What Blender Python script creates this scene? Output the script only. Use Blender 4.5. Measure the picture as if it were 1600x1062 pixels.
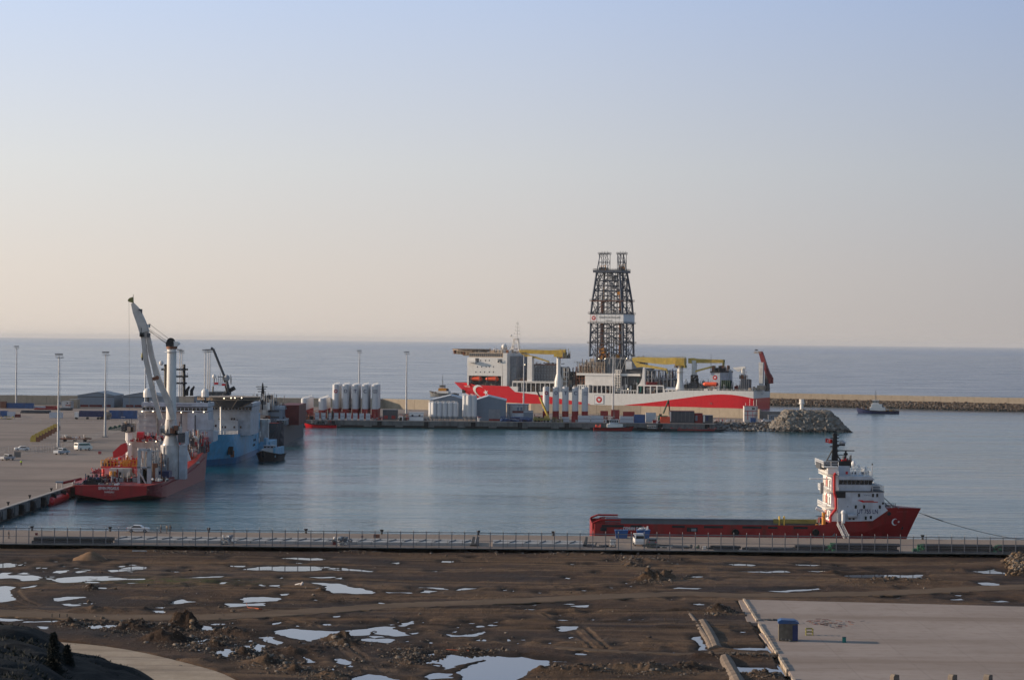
import bpy, bmesh, math, random
import numpy as np
from mathutils import Vector, Matrix
for o in list(bpy.data.objects): bpy.data.objects.remove(o)
S = bpy.context.scene
COL = S.collection
R = random.Random(7)
rad = math.radians
# ---------------- camera, sky, sun, exposure ----------------
CAMZ = 45.0; F = 3600.0; ROLL = 0.0100; PIT = 2.0/3600
cx_ = Vector((math.cos(ROLL), 0, math.sin(ROLL)))
cf_ = Vector((0, math.cos(PIT), math.sin(PIT)))
cy_ = cx_.cross(cf_); cf_ = cy_.cross(cx_)
cam = bpy.data.cameras.new('camera'); camo = bpy.data.objects.new('camera', cam); COL.objects.link(camo)
camo.matrix_world = Matrix(((cx_.x, cy_.x, -cf_.x, 0), (cx_.y, cy_.y, -cf_.y, 0), (cx_.z, cy_.z, -cf_.z, CAMZ), (0, 0, 0, 1)))
cam.sensor_width = 36; cam.lens = 36*F/1600; cam.clip_start = 1; cam.clip_end = 120000
S.camera = camo
HAZE = 1.9e-5
SUN_EL, SUN_AZ = 14.0, 8.0      # sun azimuth: degrees beyond due left
sd = Vector((-math.cos(rad(SUN_EL))*math.cos(rad(SUN_AZ)), math.cos(rad(SUN_EL))*math.sin(rad(SUN_AZ)), math.sin(rad(SUN_EL))))
sun = bpy.data.lights.new('sun', 'SUN'); suno = bpy.data.objects.new('sun', sun); COL.objects.link(suno)
sun.energy = 4.8; sun.angle = rad(0.6); sun.color = (1.0, 0.80, 0.60)
suno.rotation_euler = sd.to_track_quat('Z', 'Y').to_euler()
W = bpy.data.worlds.new('World'); S.world = W; W.use_nodes = True
nt = W.node_tree; nt.nodes.clear()
def N(nt, t, **k):
    n = nt.nodes.new(t)
    for a, v in k.items(): setattr(n, a, v)
    return n
out = N(nt, 'ShaderNodeOutputWorld'); bg = N(nt, 'ShaderNodeBackground'); bg.inputs[1].default_value = 0.1
sky = N(nt, 'ShaderNodeTexSky', sky_type='NISHITA', sun_disc=False)
sky.sun_elevation = rad(SUN_EL); sky.sun_rotation = math.atan2(sd.x, sd.y); sky.dust_density = 3.0; sky.altitude = 50
tc = N(nt, 'ShaderNodeTexCoord'); sx = N(nt, 'ShaderNodeSeparateXYZ')
nt.links.new(tc.outputs['Generated'], sx.inputs[0])
rp = N(nt, 'ShaderNodeValToRGB'); e = rp.color_ramp.elements
mr = N(nt, 'ShaderNodeMapRange'); mr.inputs[1].default_value = -0.02; mr.inputs[2].default_value = 1.0
nt.links.new(sx.outputs['Z'], mr.inputs[0]); nt.links.new(mr.outputs[0], rp.inputs[0])
def zp(z): return (z+0.02)/1.02
SKYC = [(-0.02, (.60, .535, .48)), (0.002, (.60, .54, .485)), (0.03, (.61, .57, .53)), (0.075, (.58, .60, .615)), (0.15, (.455, .555, .745)), (0.40, (.18, .285, .40)), (1.0, (.085, .145, .25))]
while len(e) < len(SKYC): e.new(0.5)
for i, (z, c) in enumerate(SKYC):
    e[i].position = zp(z); e[i].color = (*c, 1)
ra = N(nt, 'ShaderNodeMapRange'); ra.inputs[1].default_value = -0.9; ra.inputs[2].default_value = 0.9
nt.links.new(sx.outputs['X'], ra.inputs[0])
r2 = N(nt, 'ShaderNodeValToRGB'); e2 = r2.color_ramp.elements
AZ = [(0.0, (1.5, 1.35, 1.15)), (0.38, (1.28, 1.25, 1.22)), (0.5, (1.07, 1.06, 1.07)), (0.62, (.78, .805, .87)), (1.0, (.62, .68, .78))]
while len(e2) < len(AZ): e2.new(0.5)
for i, (p, c) in enumerate(AZ): e2[i].position = p; e2[i].color = tuple(v/1.5 for v in c)+(1,)
nt.links.new(ra.outputs[0], r2.inputs[0])
mu = N(nt, 'ShaderNodeMix', data_type='RGBA', blend_type='MULTIPLY'); mu.inputs[0].default_value = 1
nt.links.new(rp.outputs[0], mu.inputs[6]); nt.links.new(r2.outputs[0], mu.inputs[7])
sc = N(nt, 'ShaderNodeVectorMath', operation='SCALE'); sc.inputs[3].default_value = 15.0
nt.links.new(mu.outputs[2], sc.inputs[0])
mx = N(nt, 'ShaderNodeMix', data_type='RGBA'); mx.inputs[0].default_value = 0.93
nt.links.new(sky.outputs[0], mx.inputs[6]); nt.links.new(sc.outputs[0], mx.inputs[7])
nt.links.new(mx.outputs[2], bg.inputs[0]); nt.links.new(bg.outputs[0], out.inputs[0])
S.view_settings.view_transform = 'Standard'; S.view_settings.look = 'None'
S.view_settings.exposure = 0.06; S.view_settings.gamma = 1.0
S.render.engine = 'CYCLES'
# ---------------- pixel helpers (photo coordinates 1600 x 1062) ----------------
C0 = Vector((0, 0, CAMZ))
def ray(px, py):
    return cx_*((px-800)/F) + cy_*((531-py)/F) + cf_
def G(px, py, z):                       # point on the level z
    d = ray(px, py); t = (z-CAMZ)/d.z; p = C0+d*t; return p
def D(px, py, y):                       # point at distance y
    d = ray(px, py); return C0+d*(y/d.y)
class Frame:
    def __init__(s, ox, oy, ang):
        s.o = Vector((ox, oy, 0)); s.ang = ang
        s.a = Vector((math.cos(ang), math.sin(ang), 0)); s.b = Vector((-math.sin(ang), math.cos(ang), 0))
    def side(s, px, py, t):             # local (x, z) on plane y=t
        d = ray(px, py); k = (t-(C0-s.o).dot(s.b))/d.dot(s.b); p = C0+d*k
        return ((p-s.o).dot(s.a), p.z)
    def end(s, px, py, x):              # local (y, z) on plane x
        d = ray(px, py); k = (x-(C0-s.o).dot(s.a))/d.dot(s.a); p = C0+d*k
        return ((p-s.o).dot(s.b), p.z)
# ---------------- materials ----------------
MATS = {}
def mat(name, col, rough=0.6, metal=0.0, var=0.18, scale=0.5, spec=0.4, dirt=None, damt=0.0, bump=0.0, emit=0):
    if name in MATS: return MATS[name]
    m = bpy.data.materials.new(name); m.use_nodes = True; n = m.node_tree; n.nodes.clear()
    o = N(n, 'ShaderNodeOutputMaterial'); p = N(n, 'ShaderNodeBsdfPrincipled')
    p.inputs['Roughness'].default_value = rough; p.inputs['Metallic'].default_value = metal
    p.inputs['Specular IOR Level'].default_value = spec
    t = N(n, 'ShaderNodeTexCoord'); no = N(n, 'ShaderNodeTexNoise'); no.inputs['Scale'].default_value = scale; no.inputs['Detail'].default_value = 5
    n.links.new(t.outputs['Object'], no.inputs['Vector'])
    cr = N(n, 'ShaderNodeValToRGB'); ce = cr.color_ramp.elements
    ce[0].position = .3; ce[1].position = .7
    ce[0].color = tuple(v*(1-var) for v in col)+(1,); ce[1].color = tuple(min(1, v*(1+var)) for v in col)+(1,)
    n.links.new(no.outputs[0], cr.inputs[0]); last = cr.outputs[0]
    if dirt:
        mp = N(n, 'ShaderNodeMapping'); mp.inputs['Scale'].default_value = (1, 1, .15)
        n.links.new(t.outputs['Object'], mp.inputs[0])
        n2 = N(n, 'ShaderNodeTexNoise'); n2.inputs['Scale'].default_value = .6; n2.inputs['Detail'].default_value = 6; n.links.new(mp.outputs[0], n2.inputs[0])
        c2 = N(n, 'ShaderNodeValToRGB'); c2.color_ramp.elements[0].position = .5; c2.color_ramp.elements[1].position = .75
        c2.color_ramp.elements[1].color = (damt, damt, damt, 1); n.links.new(n2.outputs[0], c2.inputs[0])
        m2 = N(n, 'ShaderNodeMix', data_type='RGBA'); n.links.new(c2.outputs[0], m2.inputs[0]); n.links.new(last, m2.inputs[6]); m2.inputs[7].default_value = (*dirt, 1); last = m2.outputs[2]
    n.links.new(last, p.inputs['Base Color'])
    if bump:
        b = N(n, 'ShaderNodeBump'); b.inputs['Strength'].default_value = bump; n.links.new(no.outputs[0], b.inputs['Height']); n.links.new(b.outputs[0], p.inputs['Normal'])
    if emit:
        p.inputs['Emission Color'].default_value = (*col, 1); p.inputs['Emission Strength'].default_value = emit
    n.links.new(p.outputs[0], o.inputs[0]); MATS[name] = m; return m
RU = (.22, .12, .07)
mat('white', (.78, .75, .71), .45, var=.05, dirt=(.60, .54, .47), damt=.3)
mat('white_clean', (.80, .79, .78), .45, var=.05)
mat('white_stained', (.58, .56, .54), .6, dirt=RU, damt=.8)
mat('white_shade', (.47, .50, .55), .5, dirt=(.33, .31, .31), damt=.5); mat('white_shade_dull', (.52, .49, .46), .55, dirt=(.33, .24, .18), damt=.6)
mat('navy', (.02, .03, .10), .5); mat('blue', (.035, .10, .26), .5, dirt=(.1, .1, .1), damt=.4)
mat('hullblue', (.10, .38, .60), .45, dirt=(.2, .34, .42), damt=.5); mat('ltblue', (.18, .42, .60), .5, dirt=(.3, .3, .3), damt=.5)
mat('red', (.55, .018, .022), .4, var=.08, dirt=(.30, .02, .02), damt=.4)
mat('shipred', (.68, .008, .018), .35, var=.06); mat('dullred', (.30, .03, .03), .6, dirt=(.1, .03, .02), damt=.5)
mat('hatchred', (.13, .018, .018), .6); mat('faded', (.42, .07, .07), .5, dirt=(.3, .1, .1), damt=.5)
mat('orange', (.80, .10, .035), .5); mat('yellow', (.44, .30, .05), .5, dirt=(.25, .15, .05), damt=.6); mat('olive', (.22, .20, .06), .6)
mat('ltyellow', (.56, .39, .08), .5, dirt=(.3, .2, .1), damt=.4)
mat('grey', (.25, .26, .28), .6, dirt=(.12, .1, .09), damt=.4); mat('dkgrey', (.07, .075, .085), .6); mat('midgrey', (.15, .16, .17), .6)
mat('black', (.014, .015, .018), .6); mat('rubber', (.012, .012, .012), .8); mat('slate', (.19, .23, .28), .55, var=.06)
mat('glass', (.012, .018, .022), .1, var=.05, spec=.8); mat('steel', (.32, .33, .35), .45, metal=.5)
mat('galv', (.40, .41, .43), .5, metal=.3); mat('brown', (.22, .09, .05), .7); mat('tan', (.42, .33, .25), .7, dirt=(.12, .08, .06), damt=.6)
mat('green', (.02, .13, .055), .6); mat('dkgreen', (.012, .045, .028), .7); mat('teal', (.02, .18, .16), .6)
mat('derrick', (.055, .07, .10), .5); mat('concrete', (.38, .34, .31), .85, var=.12, dirt=(.2, .17, .15), damt=.5, bump=.2)
mat('concdark', (.17, .165, .16), .85, dirt=(.06, .055, .05), damt=.7); mat('slime_shade', (.015, .017, .016), .7)
mat('beige', (.40, .33, .25), .9, var=.08, dirt=(.28, .22, .16), damt=.4); mat('skin', (.5, .3, .22), .6)
mat('hivis', (.55, .75, .08), .6); mat('cloth', (.03, .03, .04), .8); mat('amber', (.6, .25, .03), .6)
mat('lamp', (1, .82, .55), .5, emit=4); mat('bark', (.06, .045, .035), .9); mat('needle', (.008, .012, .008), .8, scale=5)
# ---------------- mesh builder ----------------
class MB:
    def __init__(s): s.v = []; s.f = []; s.m = []; s.names = []
    def mi(s, m):
        if m not in s.names: s.names.append(m)
        return s.names.index(m)
    def add(s, vs, fs, m):
        k = len(s.v); s.v += [tuple(v) for v in vs]; i = s.mi(m)
        for f in fs: s.f.append(tuple(a+k for a in f)); s.m.append(i)
    def box(s, x0, x1, y0, y1, z0, z1, m='grey'):
        s.add([(x0, y0, z0), (x1, y0, z0), (x1, y1, z0), (x0, y1, z0), (x0, y0, z1), (x1, y0, z1), (x1, y1, z1), (x0, y1, z1)],
              [(0, 3, 2, 1), (4, 5, 6, 7), (0, 1, 5, 4), (1, 2, 6, 5), (2, 3, 7, 6), (3, 0, 4, 7)], m)
    def cb(s, c, d, m='grey'): s.box(c[0]-d[0]/2, c[0]+d[0]/2, c[1]-d[1]/2, c[1]+d[1]/2, c[2]-d[2]/2, c[2]+d[2]/2, m)
    def prism(s, pts, lo, hi, m, ax='y'):     # polygon (u, z) swept along y (or x)
        n = len(pts)
        if ax == 'y': v = [(u, lo, w) for u, w in pts]+[(u, hi, w) for u, w in pts]
        elif ax == 'x': v = [(lo, u, w) for u, w in pts]+[(hi, u, w) for u, w in pts]
        else: v = [(u, w, lo) for u, w in pts]+[(u, w, hi) for u, w in pts]
        s.add(v, [tuple(range(n)), tuple(range(2*n-1, n-1, -1))]+[(i, (i+1) % n, (i+1) % n+n, i+n) for i in range(n)], m)
    def cyl(s, p, q, r0, r1=None, m='grey', n=8, cap=True):
        p = Vector(p); q = Vector(q); r1 = r0 if r1 is None else r1; d = (q-p)
        if d.length < 1e-6: return
        d.normalize(); u = d.orthogonal().normalized(); w = d.cross(u)
        v = []
        for c, r in ((p, r0), (q, r1)):
            for i in range(n):
                a = 2*math.pi*(i+.5)/n; v.append(c+u*math.cos(a)*r+w*math.sin(a)*r)
        f = [(i, (i+1) % n, (i+1) % n+n, i+n) for i in range(n)]
        if cap: f += [tuple(range(n)), tuple(range(2*n-1, n-1, -1))]
        s.add(v, f, m)
    def bar(s, p, q, w, m='grey'): s.cyl(p, q, w*.707, None, m, 4)
    def path(s, ps, r, m='grey', n=6):
        for a, b in zip(ps, ps[1:]): s.cyl(a, b, r, None, m, n)
    def ball(s, c, r, m='white', n=10, k=6, sz=1.0):
        v = []; f = []
        for j in range(1, k):
            t = math.pi*j/k
            for i in range(n): a = 2*math.pi*i/n; v.append((c[0]+r*math.sin(t)*math.cos(a), c[1]+r*math.sin(t)*math.sin(a), c[2]+r*sz*math.cos(t)))
        for j in range(k-2):
            for i in range(n): f.append((j*n+i, j*n+(i+1) % n, (j+1)*n+(i+1) % n, (j+1)*n+i))
        v += [(c[0], c[1], c[2]+r*sz), (c[0], c[1], c[2]-r*sz)]; b = len(v)
        for i in range(n): f.append((i, b-2, (i+1) % n)); f.append(((k-2)*n+i, (k-2)*n+(i+1) % n, b-1))
        s.add(v, f, m)
    def rock(s, c, r, m, rr=R, flat=.75):
        g = (1+5**.5)/2
        P = [(-1, g, 0), (1, g, 0), (-1, -g, 0), (1, -g, 0), (0, -1, g), (0, 1, g), (0, -1, -g), (0, 1, -g), (g, 0, -1), (g, 0, 1), (-g, 0, -1), (-g, 0, 1)]
        T = [(0, 11, 5), (0, 5, 1), (0, 1, 7), (0, 7, 10), (0, 10, 11), (1, 5, 9), (5, 11, 4), (11, 10, 2), (10, 7, 6), (7, 1, 8), (3, 9, 4), (3, 4, 2), (3, 2, 6), (3, 6, 8), (3, 8, 9), (4, 9, 5), (2, 4, 11), (6, 2, 10), (8, 6, 7), (9, 8, 1)]
        a = rr.random()*6.28; ca, sa = math.cos(a), math.sin(a); sx, sy, sz = (rr.uniform(.7, 1.3) for _ in range(3)); v = []
        for x, y, z in P:
            k = r*.55*rr.uniform(.75, 1.25); x *= k*sx; y *= k*sy; z *= k*sz*flat
            v.append((c[0]+x*ca-y*sa, c[1]+x*sa+y*ca, c[2]+z))
        s.add(v, T, m)
    def loft(s, rings, mats, close=False):
        n = len(rings[0]); k = len(s.v)
        for r in rings: s.v += [tuple(p) for p in r]
        for i in range(len(rings)-1):
            for j in range(n if close else n-1):
                a = k+i*n+j; b = k+i*n+(j+1) % n
                s.f.append((a, b, b+n, a+n)); s.m.append(s.mi(mats[j] if isinstance(mats, (list, tuple)) else mats))
    def truss(s, p0, p1, w, h, n, r, m):      # rectangular lattice beam p0->p1
        p0 = Vector(p0); p1 = Vector(p1); d = (p1-p0).normalized(); u = d.cross(Vector((0, 0, 1)))
        u = Vector((0, 1, 0)) if u.length < .1 else u.normalized(); k = u.cross(d)
        cs = [(-w/2, -h/2), (w/2, -h/2), (w/2, h/2), (-w/2, h/2)]
        P = lambda i, j: p0+(p1-p0)*(i/n)+u*cs[j % 4][0]+k*cs[j % 4][1]
        for j in range(4): s.bar(P(0, j), P(n, j), r, m)
        for i in range(n):
            for j in range(4):
                s.bar(P(i, j), P(i+1, j+1) if (i+j) % 2 else P(i, j+1), r*.6, m); s.bar(P(i, j+1), P(i+1, j), r*.6, m)
    def clutter(s, x0, x1, y0, y1, z0, z1, n, mats, seed=1, k=1.0, tall=.35):
        q = random.Random(seed)
        for _ in range(n):
            x = q.uniform(x0, x1); y = q.uniform(y0, y1); m = q.choice(mats); t = q.random()
            h = (z1-z0)*q.uniform(.25, 1)
            if t < .40:
                a, b = q.uniform(.4, 2.2)*k, q.uniform(.4, 2.2)*k; h *= .6; s.box(max(x0, x-a), min(x1, x+a), max(y0, y-b), min(y1, y+b), z0, z0+h, m)
            elif t < .40+tall: s.cyl((x, y, z0), (x, y, z0+h), q.uniform(.12, .45)*k, None, m, 6)
            elif t < .9:
                z = z0+h; L = q.uniform(2, 6)*k; s.cyl((max(x0, x-L), y, z), (min(x1, x+L), y, z), q.uniform(.1, .3)*k, None, m, 5)
                s.cyl((x, y, z0), (x, y, z), .12*k, None, m, 4)
            else: s.ball((x, y, z0+h*.7), q.uniform(.4, 1.1)*k, m, 8, 5)
    def cage(s, x0, x1, y0, y1, z0, z1, nx, nz, r, m, diag=False):
        xs = [x0+(x1-x0)*i/nx for i in range(nx+1)]; zs = [z0+(z1-z0)*i/nz for i in range(nz+1)]
        for y in (y0, y1):
            for x in xs: s.bar((x, y, z0), (x, y, z1), r, m)
            for z in zs: s.bar((x0, y, z), (x1, y, z), r, m)
            if diag:
                for i in range(nx):
                    for j in range(nz): s.bar((xs[i+(j % 2)], y, zs[j]), (xs[i+1-(j % 2)], y, zs[j+1]), r*.7, m)
        for x in (x0, x1):
            for z in zs: s.bar((x, y0, z), (x, y1, z), r, m)
    def rail(s, pts, h=1.1, m='galv', r=.04, step=2.0):
        for a, b in zip(pts, pts[1:]):
            a = Vector(a); b = Vector(b); n = max(1, int((b-a).length/step)); up = Vector((0, 0, h))
            for i in range(n+1): p = a.lerp(b, i/n); s.bar(p, p+up, r*1.6, m)
            s.bar(a+up, b+up, r*1.6, m); s.bar(a+up*.5, b+up*.5, r*1.2, m)
    def build(s, name, parent=None, label=None, smooth=False, loc=None, rz=0):
        me = bpy.data.meshes.new(name); me.from_pydata(s.v, [], s.f)
        for n in s.names: me.materials.append(MATS[n])
        me.polygons.foreach_set('material_index', s.m)
        bm = bmesh.new(); bm.from_mesh(me); bmesh.ops.recalc_face_normals(bm, faces=bm.faces); bm.to_mesh(me); bm.free()
        if smooth: me.shade_smooth(); me.set_sharp_from_angle(angle=rad(35))
        o = bpy.data.objects.new(name, me); COL.objects.link(o)
        kid(o, parent)
        if loc: o.location = loc
        o.rotation_euler.z = rz
        if label: o['label'] = label
        return o
def tag(o, label=None, cat=None, group=None, kind=None):
    if label: o['label'] = label
    if cat: o['category'] = cat
    if group: o['group'] = group
    if kind: o['kind'] = kind
    return o
def empty(name, loc, rz, label, cat, group=None):
    o = bpy.data.objects.new(name, None); COL.objects.link(o); o.location = loc; o.rotation_euler.z = rz; o.empty_display_size = .1
    return tag(o, label, cat, group)
KIDS = {}
def kid(o, p):
    if p: o.parent = p; KIDS.setdefault(p.name, []).append(o)
def copy_tree(o, loc=None, rz=None, label=None, parent=None, group=None, scale=None):
    c = o.copy(); COL.objects.link(c)
    kid(c, parent)
    if loc is not None: c.location = loc
    if rz is not None: c.rotation_euler.z = rz
    if label: c['label'] = label
    if group: c['group'] = group
    if scale: c.scale = scale
    for ch in KIDS.get(o.name, []): copy_tree(ch, parent=c)
    return c
def text(body, size, m, mapf, name='lettering', parent=None, width=None, label=None):
    cu = bpy.data.curves.new('t', 'FONT'); cu.body = body; cu.size = size; cu.align_x = 'CENTER'; cu.align_y = 'CENTER'; cu.offset = size*.012
    ob = bpy.data.objects.new('t', cu); COL.objects.link(ob); dg = bpy.context.evaluated_depsgraph_get(); dg.update()
    me = bpy.data.meshes.new_from_object(ob.evaluated_get(dg)); bpy.data.objects.remove(ob)
    xs = [v.co.x for v in me.vertices]; k = width/(max(xs)-min(xs)) if width else 1
    for v in me.vertices: v.co = Vector(mapf(v.co.x*k, v.co.y))
    me.name = name; me.materials.clear(); me.materials.append(MATS[m])
    o = bpy.data.objects.new(name, me); COL.objects.link(o); kid(o, parent)
    if label: o['label'] = label
    return o
def crescent(mb, cx, cz, r, m, mapf, star=True, flip=1):
    n = 28; ri = r*.8; off = r*.28; v = []
    a0 = math.acos((r*r+off*off-ri*ri)/(2*r*off)); b0 = math.acos((r*r-off*off-ri*ri)/(2*ri*off))
    for i in range(n+1):
        t = a0+(2*math.pi-2*a0)*i/n; u = b0+(2*math.pi-2*b0)*i/n
        v.append(mapf(cx+flip*r*math.cos(t), cz+r*math.sin(t))); v.append(mapf(cx+flip*(off+ri*math.cos(u)), cz+ri*math.sin(u)))
    mb.add(v, [(2*i, 2*i+1, 2*i+3, 2*i+2) for i in range(n)], m)
    if star:
        sx, sr = cx+flip*r*1.22, r*.42; pv = [mapf(sx, cz)]
        for i in range(10):
            t = math.pi+math.pi*i/5; q = sr if i % 2 == 0 else sr*.4; pv.append(mapf(sx+flip*q*math.cos(t), cz+q*math.sin(t)))
        mb.add(pv, [(0, 1+i, 1+(i+1) % 10) for i in range(10)], m)
def emblem(mb, mapf, cx, cz, r, disc='red', inner='white_clean'):
    n = 20
    v = [mapf(cx, cz, 0)]+[mapf(cx+r*math.cos(2*math.pi*i/n), cz+r*math.sin(2*math.pi*i/n), 0) for i in range(n)]
    mb.add(v, [(0, 1+i, 1+(i+1) % n) for i in range(n)], disc)
    P = [(-.5, .42), (-.1, .35), (0, .12), (.1, .35), (.5, .42), (.42, -.1), (0, -.5), (-.42, -.1)]
    v = [mapf(cx, cz-.02*r, 1)]+[mapf(cx+r*a, cz+r*b, 1) for a, b in P]
    mb.add(v, [(0, 1+i, 1+(i+1) % 8) for i in range(8)], inner)
# ---------------- the setting ----------------
def nodes(name):
    m = bpy.data.materials.new(name); m.use_nodes = True; n = m.node_tree; n.nodes.clear(); MATS[name] = m
    o = N(n, 'ShaderNodeOutputMaterial'); p = N(n, 'ShaderNodeBsdfPrincipled'); n.links.new(p.outputs[0], o.inputs[0])
    t = N(n, 'ShaderNodeTexCoord')
    return m, n, p, t
def noise(n, t, sc, scale=(1, 1, 1), det=4, rough=.55, dist=0):
    mp = N(n, 'ShaderNodeMapping'); mp.inputs['Scale'].default_value = scale; n.links.new(t.outputs['Object'], mp.inputs[0])
    x = N(n, 'ShaderNodeTexNoise'); x.inputs['Scale'].default_value = sc; x.inputs['Detail'].default_value = det; x.inputs['Roughness'].default_value = rough; x.inputs['Distortion'].default_value = dist
    n.links.new(mp.outputs[0], x.inputs['Vector']); return x.outputs[0]
def mrange(n, a, lo, hi, b0, b1):
    m = N(n, 'ShaderNodeMapRange'); n.links.new(a, m.inputs[0])
    for i, v in enumerate((lo, hi, b0, b1)): m.inputs[i+1].default_value = v
    return m.outputs[0]
def math_(n, op, a, b):
    m = N(n, 'ShaderNodeMath', operation=op)
    for i, v in enumerate((a, b)):
        if isinstance(v, (int, float)): m.inputs[i].default_value = v
        else: n.links.new(v, m.inputs[i])
    return m.outputs[0]
def mixc(n, f, a, b):
    m = N(n, 'ShaderNodeMix', data_type='RGBA')
    if isinstance(f, (int, float)): m.inputs[0].default_value = f
    else: n.links.new(f, m.inputs[0])
    for i, v in ((6, a), (7, b)):
        if isinstance(v, tuple): m.inputs[i].default_value = (*v, 1)
        else: n.links.new(v, m.inputs[i])
    return m.outputs[2]
# water: harbour basin and open sea
m, n, p, t = nodes('water')
sp = N(n, 'ShaderNodeSeparateXYZ'); n.links.new(t.outputs['Object'], sp.inputs[0]); Yp = sp.outputs['Y']
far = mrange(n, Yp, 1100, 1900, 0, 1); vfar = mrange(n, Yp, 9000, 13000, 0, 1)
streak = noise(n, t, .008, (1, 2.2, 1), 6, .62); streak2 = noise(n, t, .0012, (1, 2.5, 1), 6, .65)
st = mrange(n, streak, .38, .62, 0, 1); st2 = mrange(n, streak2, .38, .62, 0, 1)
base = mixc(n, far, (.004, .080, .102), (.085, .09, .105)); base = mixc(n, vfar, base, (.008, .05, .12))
n.links.new(base, p.inputs['Base Color'])
rg = math_(n, 'ADD', mrange(n, st, 0, 1, .07, .17), math_(n, 'MULTIPLY', far, .12)); n.links.new(rg, p.inputs['Roughness'])
p.inputs['IOR'].default_value = 1.333
w1 = noise(n, t, 1.1, (.8, 1.3, 1), 4, .65); w2 = noise(n, t, .22, (.6, 1.4, 1), 4, .6); w3 = noise(n, t, .035, (.5, 1.5, 1), 5, .65)
hh = math_(n, 'ADD', math_(n, 'MULTIPLY', w1, .10), math_(n, 'ADD', math_(n, 'MULTIPLY', w2, .35), math_(n, 'MULTIPLY', w3, 1.9)))
b = N(n, 'ShaderNodeBump'); b.inputs['Distance'].default_value = 1.0; n.links.new(hh, b.inputs['Height'])
n.links.new(math_(n, 'MULTIPLY', mrange(n, st2, 0, 1, .7, 1.0), math_(n, 'SUBTRACT', mrange(n, Yp, 1150, 1800, 1.0, .15), mrange(n, Yp, 9500, 11500, 0, -.5))), b.inputs['Strength']); n.links.new(b.outputs[0], p.inputs['Normal'])
# mud
m, n, p, t = nodes('mud')
a1 = noise(n, t, .035, (1, 1.0, 1), 6, .62); a2 = noise(n, t, .35, (1, 1, 1), 6, .65); a3 = noise(n, t, 2.4, (1, 1, 1), 5, .7); a4 = noise(n, t, .035, (.3, 1.5, 1), 6, .62)
c = mixc(n, mrange(n, a1, .40, .60, 0, 1), (.030, .016, .0105), (.115, .067, .039)); c = mixc(n, mrange(n, a4, .50, .58, 0, .85), c, (.145, .090, .054)); c = mixc(n, mrange(n, a4, .36, .44, .9, 0), c, (.036, .021, .014))
c = mixc(n, mrange(n, a2, .4, .72, 0, .75), c, (.028, .018, .013)); c = mixc(n, mrange(n, a3, .5, .75, 0, .6), c, (.15, .105, .072))
ad = N(n, 'ShaderNodeAttribute', attribute_name='dry'); c = mixc(n, ad.outputs['Fac'], c, (.21, .14, .09))
at = N(n, 'ShaderNodeAttribute', attribute_name='wet'); c = mixc(n, at.outputs['Fac'], c, (.022, .014, .010))
a5 = N(n, 'ShaderNodeAttribute', attribute_name='weed'); c = mixc(n, math_(n, 'MULTIPLY', a5.outputs['Fac'], mrange(n, a2, .4, .6, 0, 1)), c, (.075, .075, .02))
n.links.new(c, p.inputs['Base Color']); n.links.new(mrange(n, a1, .3, .6, .6, .9), p.inputs['Roughness']); p.inputs['Specular IOR Level'].default_value = .12
b = N(n, 'ShaderNodeBump'); b.inputs['Strength'].default_value = 1.0; b.inputs['Distance'].default_value = .3; n.links.new(a3, b.inputs['Height']); n.links.new(b.outputs[0], p.inputs['Normal'])
def ground_mat(name, c0, c1, c2, sc=.06, rough=.85, joints=None, tracks=None, bump=.4):
    m, n, p, t = nodes(name)
    a1 = noise(n, t, sc, (1, 1, 1), 6, .6); a2 = noise(n, t, sc*9, (1, 1, 1), 5, .65); a3 = noise(n, t, sc*.7, (.22, 1.6, 1), 6, .6)
    c = mixc(n, mrange(n, a1, .35, .65, 0, 1), c0, c1); c = mixc(n, mrange(n, a3, .5, .68, 0, .8), c, c2); c = mixc(n, mrange(n, a2, .5, .8, 0, .5), c, c2)
    if joints:
        bt = N(n, 'ShaderNodeTexBrick'); bt.offset = 0; bt.inputs['Scale'].default_value = 1; bt.inputs['Mortar Size'].default_value = .10; bt.inputs['Brick Width'].default_value = joints[0]; bt.inputs['Row Height'].default_value = joints[1]
        bt.inputs['Color1'].default_value = (0, 0, 0, 1); bt.inputs['Color2'].default_value = (.35, .35, .35, 1); bt.inputs['Mortar'].default_value = (1, 1, 1, 1)
        n.links.new(t.outputs['Object'], bt.inputs['Vector']); c = mixc(n, math_(n, 'MULTIPLY', bt.outputs[0], .3), c, tuple(v*.6 for v in c0))
    n.links.new(c, p.inputs['Base Color']); p.inputs['Roughness'].default_value = rough; p.inputs['Specular IOR Level'].default_value = .15
    b = N(n, 'ShaderNodeBump'); b.inputs['Strength'].default_value = bump; b.inputs['Distance'].default_value = .08; n.links.new(a2, b.inputs['Height']); n.links.new(b.outputs[0], p.inputs['Normal'])
ground_mat('apron', (.26, .21, .18), (.33, .265, .225), (.18, .145, .125), .03, joints=(12, 12))
ground_mat('quay_top', (.30, .235, .19), (.35, .275, .22), (.28, .22, .185), .06, joints=(8, 8))
ground_mat('pad', (.33, .268, .232), (.395, .325, .285), (.22, .16, .12), .05, joints=(9, 5.5))
ground_mat('trackdirt', (.12, .08, .05), (.165, .112, .072), (.08, .05, .032), .12, bump=.7)
ground_mat('gravel', (.36, .28, .20), (.46, .37, .28), (.20, .155, .12), .22, bump=1.0)
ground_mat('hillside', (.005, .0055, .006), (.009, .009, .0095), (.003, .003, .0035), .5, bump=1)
ground_mat('dirtpile', (.20, .12, .07), (.26, .16, .10), (.12, .075, .045), .5, bump=1)
mat('stone', (.18, .15, .122), .9, scale=.7, var=.3); mat('darkstone', (.075, .055, .042), .9, scale=.7, var=.4); mat('palestone', (.23, .21, .185), .9, var=.3, scale=.3)
mat('mudclod', (.11, .075, .05), .9, scale=.7, var=.3); mat('tanstone', (.27, .18, .105), .9, scale=.7, var=.3)
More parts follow.
